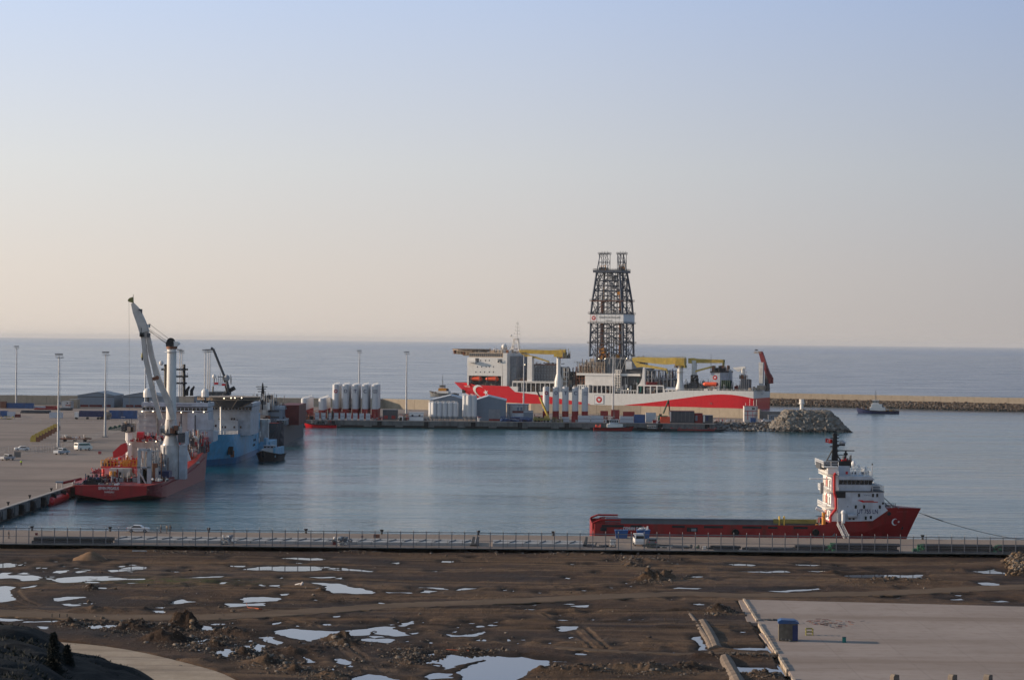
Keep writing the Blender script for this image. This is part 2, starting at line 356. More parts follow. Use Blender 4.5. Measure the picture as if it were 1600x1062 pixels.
m, n, p, t = nodes('puddle'); p.inputs['Base Color'].default_value = (.03, .027, .025, 1); p.inputs['Roughness'].default_value = .02; p.inputs['IOR'].default_value = 1.33
def sheet(name, pts, z, m, label=None, kind='structure', thick=None):
    mb = MB()
    if thick: mb.prism(pts, z-thick, z, m, 'z')
    else: mb.add([(x, y, z) for x, y in pts], [tuple(range(len(pts)))], m)
    o = mb.build(name); tag(o, kind=kind, label=label); return o
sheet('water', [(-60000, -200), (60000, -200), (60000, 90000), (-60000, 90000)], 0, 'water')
# apron on the landward side, mole, near quay  (quay faces are separate)
ZQ = 3.0; ZM = 3.5
QX = -123.5
sheet('apron', [(-900, 500), (QX, 500), (QX, 1420), (-900, 1420)], ZQ, 'apron', thick=3.4)
YF = 1182
sheet('mole', [(QX+.01, YF), (D(1118, 660, YF).x, YF), (D(1118, 660, YF).x, YF+24), (150, YF+40), (150, 1300), (60, 1330), (8, 1343), (QX+.01, 1420)], ZM, 'apron', thick=3.9)
sheet('quay', [(-900, 465), (900, 465), (900, 499.99), (-900, 499.99)], ZQ, 'quay_top', thick=3.5)
# quay fronts: concrete cope beams over a near-black strip painted as shaded openings
def quay_front(name, p0, p1, zt, lab, fenders=24, seg=20, ph=0):
    p0 = Vector((*p0, 0)); p1 = Vector((*p1, 0)); L = (p1-p0).length; a = math.atan2((p1-p0).y, (p1-p0).x)
    rt = empty(name, (p0.x, p0.y, 0), a, lab, 'quay wall')
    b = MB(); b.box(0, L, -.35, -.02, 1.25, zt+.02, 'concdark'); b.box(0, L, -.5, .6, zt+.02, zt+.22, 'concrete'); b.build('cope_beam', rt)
    b = MB(); b.box(0, L, -.25, -.02, -1, 1.24, 'slime_shade'); b.build('opening_shade', rt)
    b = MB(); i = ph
    while i < L-3: b.box(i, i+4, -.6, -.36, .5, zt-.3, 'concdark'); i += seg
    b.build('bearing_block', rt)
    i = ph+seg*.5; k = 0
    f0 = None
    while i < L-2:
        if f0 is None:
            b = MB(); b.box(-1.1, 1.1, -1.3, -.37, .3, zt-.15, 'rubber'); b.box(-.5, .5, -1.5, -1.31, .6, zt-.5, 'black'); f0 = b.build('fender', rt, loc=(i, 0, 0))
        else: copy_tree(f0, loc=(i, 0, 0), parent=rt)
        i += fenders
    return rt
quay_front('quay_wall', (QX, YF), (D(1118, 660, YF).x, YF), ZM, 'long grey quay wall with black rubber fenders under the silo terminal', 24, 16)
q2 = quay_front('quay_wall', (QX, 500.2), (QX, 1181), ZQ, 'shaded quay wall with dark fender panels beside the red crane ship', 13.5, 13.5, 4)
# mole rock shore and rubble head
def rocks(name, n, fn, m, lab, seed=3, cat='rocks', kind='stuff', core=None):
    q = random.Random(seed); b = MB()
    for _ in range(n):
        c, r, mm = fn(q); b.rock(c, r, mm, q)
    o = b.build(name); tag(o, lab, cat, kind=kind); return o
x0 = D(1118, 660, YF).x; x1 = D(1213, 660, YF).x
rocks('shore_rocks', 500, lambda q: ((q.uniform(x0, x1+4), q.uniform(YF+2, YF+26), 0), q.uniform(.5, 1.1), 'darkstone') if 0 else (lambda y: ((q.uniform(x0, x1+4), YF+y, .1+y*.14), q.uniform(.6, 1.2), q.choice(['darkstone', 'concdark'])))(q.uniform(0, 24)), None, 'dark broken rocks along the waterline at the end of the mole', 4)
hx = D(1264, 650, 1190).x
def hf(q):
    while 1:
        u = q.uniform(-1, 1); v = q.uniform(-1, 1)
        X = hx+u*21; Y = 1196+v*14; z = 10.2*min(1, (1-abs(u))/.48)*min(1, (1-abs(v))/.62)
        if z > -.3: return (X, Y, z-.5), q.uniform(.8, 1.7), q.choice(['palestone', 'palestone', 'stone', 'stone'] if z > 1.2 else ['darkstone', 'slime_shade', 'stone'])
rocks('armour_rocks', 2600, hf, None, 'pale heap of armour boulders at the head of the inner mole', 5)
b = MB()
pt = D(1252.5, 641, 1215); top = D(1252.5, 623.5, 1215)
root = empty('harbour_beacon', (pt.x, pt.y, 7), 0, 'small white harbour beacon tower behind the pale boulder heap', 'beacon')
h = top.z-7; b.cyl((0, 0, 0), (0, 0, h*.72), 1.0, .9, 'white', 12); b.build('tower', root, smooth=True)
b = MB(); b.cyl((0, 0, h*.72), (0, 0, h*.8), 1.5, 1.5, 'white', 12); b.cyl((0, 0, h*.8), (0, 0, h), 1.2, 1.3, 'white', 12); b.build('lantern_gallery', root)
# concrete wave wall of the mole
def wall(name, pts, z0, zt, th, m, lab, cat='sea wall'):
    b = MB()
    for (x0, y0), (x1, y1) in zip(pts, pts[1:]):
        d = Vector((x1-x0, y1-y0)); L = d.length; d /= L; nx, ny = -d.y, d.x; k = max(1, int(L/12))
        for i in range(k):
            a = (x0+d.x*L*i/k, y0+d.y*L*i/k); e = (x0+d.x*(L*(i+1)/k-.12), y0+d.y*(L*(i+1)/k-.12))
            q = [(a[0], a[1]), (e[0], e[1]), (e[0]+nx*th, e[1]+ny*th), (a[0]+nx*th, a[1]+ny*th)]
            b.prism(q, z0, zt+((i*37) % 5-2)*.03, m, 'z')
    return tag(b.build(name), lab, cat)
wp = [(-900, 1418), (D(592, 624, 1418).x, 1418), (D(597, 624, 1424).x, 1424), (D(700, 624, 1395).x, 1395), (D(830, 631, 1343).x, 1343), (D(1000, 631, 1330).x, 1318), (D(1187, 639, 1277).x, 1277)]
wall('wave_wall', wp, ZM-1, 8.8, 2.2, 'beige', 'long beige concrete wave wall behind the silo terminal')
wp2 = [(D(1187.2, 639, 1277).x, 1277.4), (D(1262, 639, 1262).x, 1277.4)]
wall('mole_end_wall', wp2, -1, 7.6, 2.2, 'concdark', 'low grey wall at the end of the mole before the boulders', 'sea wall')
# outer breakwater
o1 = G(1600, 642.6, 0); o0 = G(1210, 633.5, 0); dv = (o1-o0)
pA = o0-dv*.30; pB = o0+dv*3.0
wall('breakwater_wall', [(pA.x, pA.y+12), (pB.x, pB.y+12)], 3.0, 9.0, 4, 'beige', 'outer breakwater wall of beige concrete beyond the moving tug', 'breakwater')
dn = dv.normalized(); nn = Vector((dn.y, -dn.x, 0))
def bf(q):
    s = q.uniform(0, 1); v = q.random(); base_ = pA.lerp(pB, s) if 0 else pA+(pB-pA)*s
    y = 12*v; return (base_.x, base_.y+y, .1+4.6*v), q.uniform(.5, 1.15), q.choice(['mudclod', 'stone', 'darkstone', 'darkstone'] if v > .15 else ['darkstone', 'slime_shade'])
rocks('breakwater_rocks', 9000, bf, None, 'brown rock armour sloping down from the outer breakwater to the water', 6)
b = MB(); b.add([(pA.x, pA.y-.5, -.5), (pB.x, pB.y-.5, -.5), (pB.x, pB.y+12, 5), (pA.x, pA.y+12, 5)], [(0, 1, 2, 3)], 'darkstone'); tag(b.build('breakwater_bank'), kind='structure')
# ---------------- muddy building ground ----------------
ZG = 2.2
TR = {'A': (0, 860, 5.259), 'B': (250, 860, 5.259), 'C': (500, 860, 5.257), 'D': (780, 860, 5.257), 'E': (1050, 860, 5.257), 'F': (1330, 860, 5.259)}
PUD = [
('A', [(-60, 108), (80, 100), (180, 108), (120, 130), (0, 140), (-60, 140)]), ('A', [(285, 138), (380, 136), (350, 152), (290, 152)]), ('A', [(425, 182), (470, 162), (560, 158), (550, 176), (480, 190)]),
('A', [(885, 158), (980, 155), (985, 138), (1100, 128), (1195, 138), (1190, 150), (1080, 165), (930, 176)]), ('A', [(630, 172), (660, 162), (710, 165), (700, 172), (650, 182)]),
('A', [(-60, 195), (20, 176), (90, 178), (80, 195), (330, 208), (345, 225), (310, 240), (210, 246), (100, 228), (-60, 236)]),
('A', [(400, 226), (640, 214), (860, 205), (930, 212), (880, 222), (1100, 224), (1210, 228), (1180, 240), (900, 240), (700, 256), (520, 262), (400, 236)]),
('A', [(-80, 300), (60, 288), (130, 300), (80, 330), (90, 370), (160, 400), (60, 420), (-80, 430)]), ('A', [(180, 300), (310, 284), (310, 292), (200, 308)]),
('A', [(445, 388), (540, 376), (690, 376), (695, 388), (560, 402), (470, 412), (445, 408)]), ('A', [(515, 434), (600, 430), (665, 440), (640, 455), (560, 456)]), ('A', [(650, 428), (760, 436), (740, 442)]),
('A', [(1250, 464), (1365, 462), (1340, 472)]), ('A', [(1240, 492), (1360, 490), (1350, 510), (1280, 506)]), ('A', [(-60, 548), (160, 552), (190, 566), (100, 580), (-60, 576)]), ('A', [(180, 582), (500, 570), (640, 564), (820, 562), (700, 574), (400, 584), (190, 588)]),
('A', [(650, 615), (900, 608), (1100, 590), (1130, 600), (980, 616), (940, 630), (780, 640), (700, 632)]), ('A', [(295, 622), (400, 624), (410, 640), (350, 642)]),
('B', [(975, 62), (1100, 56), (1290, 58), (1390, 66), (1290, 76), (1120, 72)]), ('B', [(670, 152), (830, 130), (1000, 128), (1250, 130), (1400, 128), (1750, 165), (1720, 172), (1400, 162), (1030, 172), (900, 160), (700, 158)]), ('B', [(500, 58), (560, 58), (540, 66)]),
('B', [(160, 216), (560, 210), (500, 218), (260, 222)]), ('B', [(1190, 216), (1420, 212), (1480, 220), (1300, 226)]), ('B', [(565, 120), (700, 124), (690, 132), (590, 130)]),
('B', [(1225, 260), (1330, 258), (1420, 266), (1560, 290), (1760, 340), (1740, 352), (1480, 346), (1410, 345), (1370, 320), (1340, 285)]), ('B', [(830, 280), (985, 280), (960, 290), (850, 290)]),
('B', [(970, 352), (1080, 350), (1050, 366), (990, 368)]), ('B', [(655, 400), (700, 380), (860, 376), (985, 384), (970, 408), (830, 424), (680, 424)]), ('B', [(505, 432), (860, 430), (860, 446), (640, 456), (560, 456)]), ('B', [(100, 410), (160, 402), (280, 414), (200, 432), (110, 438)]),
('B', [(1090, 528), (1170, 526), (1150, 536)]), ('B', [(930, 592), (1000, 582), (990, 598), (940, 602)]), ('B', [(390, 584), (490, 586), (450, 594)]), ('B', [(535, 594), (630, 590), (620, 602)]),
('B', [(345, 612), (420, 624), (460, 648), (340, 654)]), ('B', [(135, 775), (220, 735), (390, 718), (395, 735), (330, 765), (215, 790)]), ('B', [(300, 820), (360, 800), (350, 830)]), ('B', [(395, 810), (500, 800), (620, 812), (560, 875), (470, 850)]),
('B', [(780, 712), (900, 696), (950, 720), (1005, 752), (960, 776), (900, 755), (840, 725)]), ('B', [(635, 795), (700, 768), (840, 764), (860, 785), (840, 800), (910, 816), (800, 830), (720, 800)]), ('B', [(545, 768), (640, 766), (600, 776)]),
('B', [(965, 648), (1100, 636), (1260, 652), (1420, 654), (1700, 640), (1760, 625), (1900, 615), (2000, 618), (1920, 645), (2130, 690), (1900, 700), (1480, 700), (1340, 710), (1235, 745), (1160, 730), (1030, 700), (970, 680)]),
('B', [(1170, 866), (1215, 880), (1265, 912), (1200, 916)]), ('B', [(1175, 985), (1240, 975), (1350, 1008), (1290, 1018)]), ('B', [(1305, 965), (1400, 990), (1390, 1006), (1330, 990)]),
('C', [(585, 100), (640, 94), (680, 104), (620, 110)]), ('C', [(985, 84), (1120, 84), (1060, 98), (1000, 98)]), ('C', [(1175, 48), (1265, 50), (1240, 58)]), ('C', [(875, 165), (1000, 163), (960, 172)]),
('C', [(800, 295), (900, 298), (1095, 312), (1040, 318), (880, 306)]), ('C', [(1100, 322), (1170, 304), (1285, 308), (1240, 320), (1140, 326)]), ('C', [(535, 335), (760, 338), (740, 346), (570, 346)]), ('C', [(870, 322), (980, 326), (900, 346), (830, 342)]),
('C', [(85, 536), (190, 530), (180, 540), (120, 546)]), ('C', [(740, 672), (840, 668), (800, 682)]), ('C', [(310, 728), (440, 700), (560, 712), (640, 728), (560, 760), (400, 750)]), ('C', [(510, 604), (600, 604), (580, 614)]), ('C', [(640, 615), (740, 572), (840, 562), (830, 578), (690, 622)]),
('C', [(1035, 690), (1060, 684), (1150, 690), (1280, 676), (1350, 656), (1350, 680), (1250, 708), (1080, 706)]), ('C', [(1205, 640), (1300, 642), (1250, 652)]), ('C', [(1255, 610), (1400, 604), (1380, 626), (1280, 628)]), ('C', [(1400, 576), (1500, 574), (1460, 588)]), ('C', [(1085, 630), (1140, 618), (1130, 632)]),
('C', [(1280, 724), (1365, 724), (1350, 738), (1290, 736)]), ('C', [(1060, 662), (1130, 655), (1120, 670)]),
('C', [(92, 878), (180, 874), (270, 910), (305, 950), (290, 964), (200, 950)]), ('C', [(-30, 965), (60, 975), (90, 1000), (-30, 985)]), ('C', [(75, 965), (150, 958), (175, 975), (100, 985)]),
('C', [(265, 1062), (280, 1035), (370, 1008), (510, 1008), (560, 1030), (660, 1045), (700, 1090), (265, 1090)]), ('C', [(890, 850), (980, 815), (970, 850), (910, 868)]),
('C', [(825, 920), (910, 895), (960, 900), (1060, 842), (1130, 860), (1300, 850), (1560, 870), (1640, 872), (1680, 865), (1740, 890), (1960, 905), (1870, 940), (1760, 970), (1700, 1000), (1650, 1050), (1620, 1090), (1150, 1090), (1170, 1030), (1110, 985), (1240, 940), (1350, 895), (1200, 920), (1080, 960), (980, 980), (960, 935)]),
('C', [(860, 1030), (940, 1005), (1090, 1000), (1060, 1030), (1100, 1045), (900, 1060)]),
('D', [(-20, 436), (240, 424), (410, 428), (320, 440), (100, 446), (-10, 446)]), ('D', [(160, 484), (240, 472), (330, 480), (270, 488)]), ('D', [(505, 448), (720, 440), (745, 460), (620, 462)]), ('D', [(740, 562), (800, 558), (800, 570)]), ('D', [(1035, 562), (1100, 560), (1080, 572)]), ('D', [(1145, 560), (1185, 560), (1170, 566)]),
('D', [(455, 622), (500, 610), (620, 612), (665, 628), (610, 644), (560, 656), (480, 656), (500, 636)]), ('D', [(545, 712), (580, 696), (605, 702), (570, 722)]), ('D', [(90, 720), (250, 726), (240, 733), (110, 728)]), ('D', [(110, 752), (180, 750), (160, 762)]), ('D', [(355, 758), (440, 746), (420, 760)]),
('D', [(600, 838), (650, 825), (715, 842), (715, 855), (640, 850)]), ('D', [(1325, 842), (1400, 824), (1490, 840), (1400, 844)]), ('D', [(1140, 892), (1200, 892), (1180, 904)]), ('D', [(1320, 348), (1425, 350), (1390, 362), (1350, 360)]), ('D', [(1395, 390), (1445, 394), (1420, 402)]), ('D', [(440, 905), (620, 910), (560, 918), (450, 915)]), ('D', [(120, 550), (230, 548), (190, 558)]), ('D', [(1020, 290), (1100, 286), (1090, 296)]),
('E', [(-20, 300), (60, 294), (240, 304), (200, 314), (20, 310)]), ('E', [(460, 104), (560, 100), (740, 116), (660, 126), (500, 120)]), ('E', [(1000, 108), (1120, 98), (1150, 108), (1250, 112), (1160, 126), (1050, 120)]), ('E', [(380, 160), (500, 166), (950, 160), (990, 172), (800, 182), (500, 174)]), ('E', [(1060, 164), (1300, 162), (1200, 176)]),
('E', [(700, 326), (980, 320), (1200, 305), (1230, 314), (1100, 330), (850, 336)]), ('E', [(165, 438), (240, 426), (295, 438), (280, 450), (190, 450)]), ('E', [(545, 668), (600, 660), (660, 668), (600, 678)]), ('E', [(160, 702), (230, 694), (275, 770), (310, 818), (215, 820), (225, 770)]),
('E', [(485, 796), (640, 788), (800, 794), (830, 815), (700, 826), (560, 815)]), ('E', [(-20, 826), (60, 836), (0, 842)]), ('E', [(180, 838), (270, 840), (220, 848)]), ('E', [(510, 940), (560, 950), (760, 950), (970, 985), (940, 1000), (700, 1008), (545, 1000)]),
('F', [(-80, 200), (120, 190), (600, 192), (570, 230), (240, 228), (0, 222)]), ('F', [(930, 160), (1100, 160), (1160, 140), (1220, 168), (1360, 180), (1300, 195), (1080, 185)]), ('F', [(1020, 258), (1100, 252), (1230, 268), (1200, 284), (1080, 280)]), ('F', [(225, 374), (400, 374), (430, 380), (340, 390), (250, 385)]), ('F', [(750, 392), (900, 390), (950, 405), (830, 405)]), ('F', [(820, 362), (990, 356), (900, 372)]), ('F', [(1110, 408), (1250, 404), (1340, 416), (1200, 418)]), ('F', [(1200, 238), (1380, 240), (1300, 245)]), ('F', [(690, 366), (740, 366), (720, 372)])]
q = random.Random(77)
for _ in range(150):          # small shallow pools left in the wheel ruts
    a, c_, s_, w_ = q.choice([(300, 90, 40, 1), (900, 220, 60, 1), (700, 120, 50, 1), (1250, 180, 60, 1), (2300, 250, 60, 1), (1700, 620, 120, 1), (2700, 480, 200, 1), (3300, 620, 200, 1), (5200, 150, 60, 1), (7200, 180, 60, 1), (2900, 950, 90, 1), (2200, 900, 120, 1), (4600, 430, 150, 1)])
    x_ = q.gauss(a, 330); y_ = q.gauss(c_, s_); l_ = q.uniform(16, 75); h_ = q.uniform(4, 10)
    if y_ > 30 and y_ < 1000: PUD.append(('A', [(x_-l_, y_), (x_-l_*.3, y_-h_), (x_+l_*.7, y_-h_*.6), (x_+l_, y_+h_*.3), (x_+l_*.2, y_+h_)]))
def trp(k, pts, z=ZG):
    x, y, s = TR[k]; return [tuple(G(x+a/s, y+b/s, z)[:2]) for a, b in pts]
X0, X1, Y0, Y1 = -122, 122, 238, 464.6
dx, dy = .26, .5
xs = np.arange(X0, X1, dx); ys = np.arange(Y0, Y1+.01, dy); ys = np.append(ys[ys < Y1-.1], Y1)
XX, YY = np.meshgrid(xs, ys)
def vnoise(X, Y, s, seed):
    rs = np.random.RandomState(seed); g = rs.rand(256, 256); u = X/s+1000; v = Y/s+1000
    i = np.floor(u).astype(int); j = np.floor(v).astype(int); fu = u-i; fv = v-j; fu = fu*fu*(3-2*fu); fv = fv*fv*(3-2*fv)
    a = g[i % 256, j % 256]; b_ = g[(i+1) % 256, j % 256]; c = g[i % 256, (j+1) % 256]; d = g[(i+1) % 256, (j+1) % 256]
    return (a*(1-fu)+b_*fu)*(1-fv)+(c*(1-fu)+d*fu)*fv-.5
H = .30*vnoise(XX, YY, 14, 1)+.16*vnoise(XX, YY, 4, 2)+.10*vnoise(XX, YY, 1.5, 3)+.09*vnoise(XX, YY, .7, 4)
H = np.maximum(H, -.06)+.12
WET = np.zeros_like(H); WEED = np.zeros_like(H); DRY = np.zeros_like(H)
for k in range(44):            # long wheel ruts and low ridges left by machines
    q = random.Random(100+k); y = q.uniform(Y0, Y1-6); sl = q.uniform(-.06, .06); c = y+sl*XX+3*vnoise(XX, YY*0+k*7, 60, 9)*2
    a = q.uniform(-60, 60); L = q.uniform(30, 90); w = np.clip(1-np.abs(XX-a)/L, 0, 1); s = q.choice([-1, 1, 1])
    H += s*.24*w*np.exp(-((YY-c)/.55)**2)-s*.16*w*np.exp(-((YY-c-1.2)/.5)**2); WET = np.maximum(WET, .75*np.minimum(w*2, 1)*np.exp(-((YY-c-1.2*s)/.9)**2)*(vnoise(XX, YY, 5, k)+.5)*1.3); DRY = np.maximum(DRY, .5*np.minimum(w*2, 1)*np.exp(-((YY-c+.6*s)/.7)**2))
def mound(px, py, wpx, h, dfac=.5, rough=.5, seed=0):
    global H
    p = G(px, py, ZG); w = wpx*p.y/F/2; d = w*dfac
    rr = ((XX-p.x)/w)**2+((YY-p.y)/d)**2; n_ = vnoise(XX, YY, 1.3, 20+seed)*1.2+vnoise(XX, YY, .5, 40+seed)*.7
    H += h*np.exp(-rr*1.6)*(1+rough*n_)+.55*min(h, 1.2)*np.exp(-rr*.9)*np.abs(vnoise(XX, YY, .55, 51+seed)+.8*vnoise(XX, YY, 1.1, 52+seed))
# low berm of spoil along the pale road and other heaps
for i, (a, b_, w, h) in enumerate([(150, 978, 60, 1.6), (108, 975, 50, 1.0), (205, 982, 70, 1.2), (250, 985, 60, 1.8), (290, 980, 70, 2.0), (330, 982, 60, 1.2), (300, 1000, 90, 1.5), (245, 1000, 60, 1.0), (345, 1008, 60, 1.2), (380, 1022, 70, 1.2), (420, 1035, 60, 1.0), (470, 1048, 60, .9), (512, 1056, 50, 1.0), (530, 1000, 50, 1.2), (545, 1008, 40, .8), (560, 1048, 40, .6), (420, 1020, 130, 1.0), (360, 990, 120, .6), (480, 1014, 100, .5),
        (650, 1030, 50, .7), (690, 1036, 50, .6), (900, 1052, 110, .8), (960, 1048, 90, .6), (1020, 1050, 90, .9), (1080, 1048, 80, .8), (840, 1052, 40, .7), (1018, 906, 44, 2.0), (1040, 904, 26, 1.4), (990, 884, 26, .6), (1122, 958, 46, 1.3), (1060, 955, 50, .5), (1190, 1056, 50, .9), (1160, 1028, 120, .35), (1100, 1028, 60, .4), (503, 923, 20, .9), (142, 922, 22, .9), (376, 912, 26, .8), (1400, 908, 120, .5), (1350, 910, 70, .4), (820, 1022, 60, .4), (740, 1018, 60, .3), (1040, 875, 50, .5), (1000, 871, 40, .4), (560, 864, 90, .35), (900, 866, 120, .35), (300, 866, 90, .3), (40, 960, 110, .7), (20, 904, 60, .5), (150, 955, 130, .6), (250, 952, 90, .4), (1300, 895, 60, .4), (1500, 893, 80, .4)]):
    mound(a, b_, w, h, .55, .6, i % 7)
# dirt tracks are flattened, then laid as sheets
TRK = [('dirt_track', [(-40, 955), (60, 962), (180, 966), (320, 966), (460, 958), (600, 948), (800, 940), (950, 933), (1080, 928), (1150, 932), (1260, 930), (1380, 928), (1500, 922), (1640, 916)], 7, 'trackdirt'),
       ('dirt_track', [(870, 1013), (960, 1019), (1060, 1023), (1160, 1022), (1240, 1024)], 2.6, 'trackdirt')]
def polydist(X, Y, pts, closed=False):
    d = np.full(X.shape, 1e9); P = list(pts)+([pts[0]] if closed else [])
    for (ax, ay), (bx, by) in zip(P, P[1:]):
        vx, vy = bx-ax, by-ay; L = vx*vx+vy*vy+1e-9; t_ = np.clip(((X-ax)*vx+(Y-ay)*vy)/L, 0, 1)
        d = np.minimum(d, np.hypot(X-ax-t_*vx, Y-ay-t_*vy))
    return d
def inside(X, Y, pts):
    r = np.zeros(X.shape, bool); n_ = len(pts)
    for i in range(n_):
        ax, ay = pts[i]; bx, by = pts[(i+1) % n_]; c = ((ay > Y) != (by > Y))
        with np.errstate(divide='ignore', invalid='ignore'): r ^= c & (X < (bx-ax)*(Y-ay)/(by-ay+1e-12)+ax)
    return r
TRACKPTS = []
for pp in [[(-20, 944), (40, 953), (90, 962), (150, 967)], [(20, 915), (16, 925), (28, 938), (50, 946)], [(440, 968), (480, 978), (520, 1000), (560, 1030), (600, 1062)], [(760, 998), (880, 1008), (1000, 1016), (1130, 1019), (1240, 1020)], [(640, 985), (800, 1004), (950, 1020), (1080, 1024)], [(480, 912), (700, 921), (900, 917), (1100, 905)], [(0, 893), (300, 895), (700, 893), (1100, 889)], [(500, 940), (800, 930), (1060, 920)], [(1080, 875), (1300, 884), (1600, 878)], [(860, 960), (900, 980), (940, 1015)], [(1080, 900), (1300, 905), (1500, 912)], [(200, 935), (480, 942), (640, 932)]]:
    pts = [tuple(G(a, b_, ZG)[:2]) for a, b_ in pp]; fade = vnoise(XX, YY, 9, 5)+.6
    for off in (-1.0, 1.0):
        P2 = []
        for i, (x_, y_) in enumerate(pts):
            u_ = pts[min(i+1, len(pts)-1)]; v_ = pts[max(i-1, 0)]; l_ = math.hypot(u_[0]-v_[0], u_[1]-v_[1]); P2.append((x_-(u_[1]-v_[1])/l_*off, y_+(u_[0]-v_[0])/l_*off))
        d = polydist(XX, YY, P2)+.25*vnoise(XX, YY, 2, 62); H = H-.12*np.exp(-(d/.35)**2)+.08*np.exp(-((d-.6)/.25)**2); DRY = np.maximum(DRY, 1.2*np.clip(fade, 0, .8)*np.exp(-((d-.55)/.35)**2)); WET = np.maximum(WET, .8*fade*np.exp(-(d/.32)**2))
for nm, pp, w, m_ in TRK:
    pts = [tuple(G(a, b_, ZG)[:2]) for a, b_ in pp]; d = polydist(XX, YY, pts)+.8*vnoise(XX, YY, 3, 61); k = np.clip((w*.5+.8-d)/.8, 0, 1); H = H*(1-k)+(.16+.04*vnoise(XX, YY, 1.2, 63))*k; TRACKPTS.append(pts)
# jitter for natural shore lines
JX = .9*vnoise(XX, YY, 1.6, 31)+.5*vnoise(XX, YY, .7, 32); JY = 1.7*vnoise(XX, YY, 3.2, 33)+.9*vnoise(XX, YY, 1.3, 34)
PW = []
for k, pts in PUD:
    P = trp(k, pts); bx0 = min(a for a, _ in P)-6; bx1 = max(a for a, _ in P)+6; by0 = min(b_ for _, b_ in P)-9; by1 = max(b_ for _, b_ in P)+9
    i0, i1 = np.searchsorted(xs, [bx0, bx1]); j0, j1 = np.searchsorted(ys, [by0, by1])
    if i1 <= i0 or j1 <= j0: continue
    sl = (slice(j0, j1), slice(i0, i1)); A = XX[sl]+JX[sl]; B = (YY[sl]+JY[sl])
    S_ = .35                       # distances squeezed along the view so thin pools survive
    Q = [(a, b_*S_) for a, b_ in P]; d = polydist(A, B*S_, Q, True); ins = inside(A, B*S_, Q); sdv = np.where(ins, d, -d)
    h = H[sl]; tgt = np.clip(-.02-sdv*.4, -.3, .045)
    kk = np.clip((sdv+1.5)/1.5, 0, 1); hn = np.where(sdv > 0, np.minimum(h*.15, 0)+tgt, h*(1-kk)+np.maximum(tgt, .012)*kk); H[sl] = hn
    WET[sl] = np.maximum(WET[sl], np.clip((sdv+1.3)/1.1, 0, .85))
    q = .9; PW.append([(min(a for a, _ in P)-.4, max(a for a, _ in P)+.4, min(b_ for _, b_ in P)-1.6, max(b_ for _, b_ in P)+1.6)])
wp_ = G(250, 908, ZG); WEED += np.exp(-((XX-wp_.x)/16)**2-((YY-wp_.y)/5)**2)*1.1
PADL = [(1155, 936), (1700, 950)]
# pad area and gravel road area pressed flat and low
pad = [tuple(G(a, b_, ZG+.3)[:2]) for a, b_ in [(1152, 936), (2000, 957), (2100, 1110), (1262, 1110)]]
H = np.where(inside(XX, YY, pad), -.4, H)
gr = [tuple(G(a, b_, ZG)[:2]) for a, b_ in [(20, 990), (95, 1001), (160, 1008), (230, 1020), (300, 1037), (345, 1050), (380, 1066), (420, 1085), (250, 1150), (-50, 1150), (-80, 990)]]
H = np.where(inside(XX, YY, gr), np.minimum(H, -.05), H)
nv = XX.size; co = np.empty((nv, 3), np.float32); co[:, 0] = XX.ravel(); co[:, 1] = YY.ravel(); co[:, 2] = ZG+H.ravel()
ny, nx = XX.shape; idx = np.arange(nv).reshape(ny, nx)
fa = np.stack([idx[:-1, :-1], idx[:-1, 1:], idx[1:, 1:], idx[1:, :-1]], -1).reshape(-1, 4)
me = bpy.data.meshes.new('ground'); me.vertices.add(nv); me.vertices.foreach_set('co', co.ravel())
me.loops.add(fa.size); me.loops.foreach_set('vertex_index', fa.ravel().astype(np.int32)); me.polygons.add(len(fa)); me.polygons.foreach_set('loop_start', np.arange(0, fa.size, 4, dtype=np.int32))
me.update(); me.validate()
at_ = me.attributes.new('wet', 'FLOAT', 'POINT'); at_.data.foreach_set('value', WET.ravel().astype(np.float32))
at_ = me.attributes.new('dry', 'FLOAT', 'POINT'); at_.data.foreach_set('value', DRY.ravel().astype(np.float32))
at_ = me.attributes.new('weed', 'FLOAT', 'POINT'); at_.data.foreach_set('value', WEED.ravel().astype(np.float32))
me.materials.append(MATS['mud']); me.shade_smooth()
go = bpy.data.objects.new('ground', me); COL.objects.link(go); tag(go, kind='structure')
def ground_z(x, y):
    i = min(max(int((x-X0)/dx), 0), nx-1); j = min(max(int((y-Y0)/dy), 0), ny-1); return ZG+float(H[j, i])
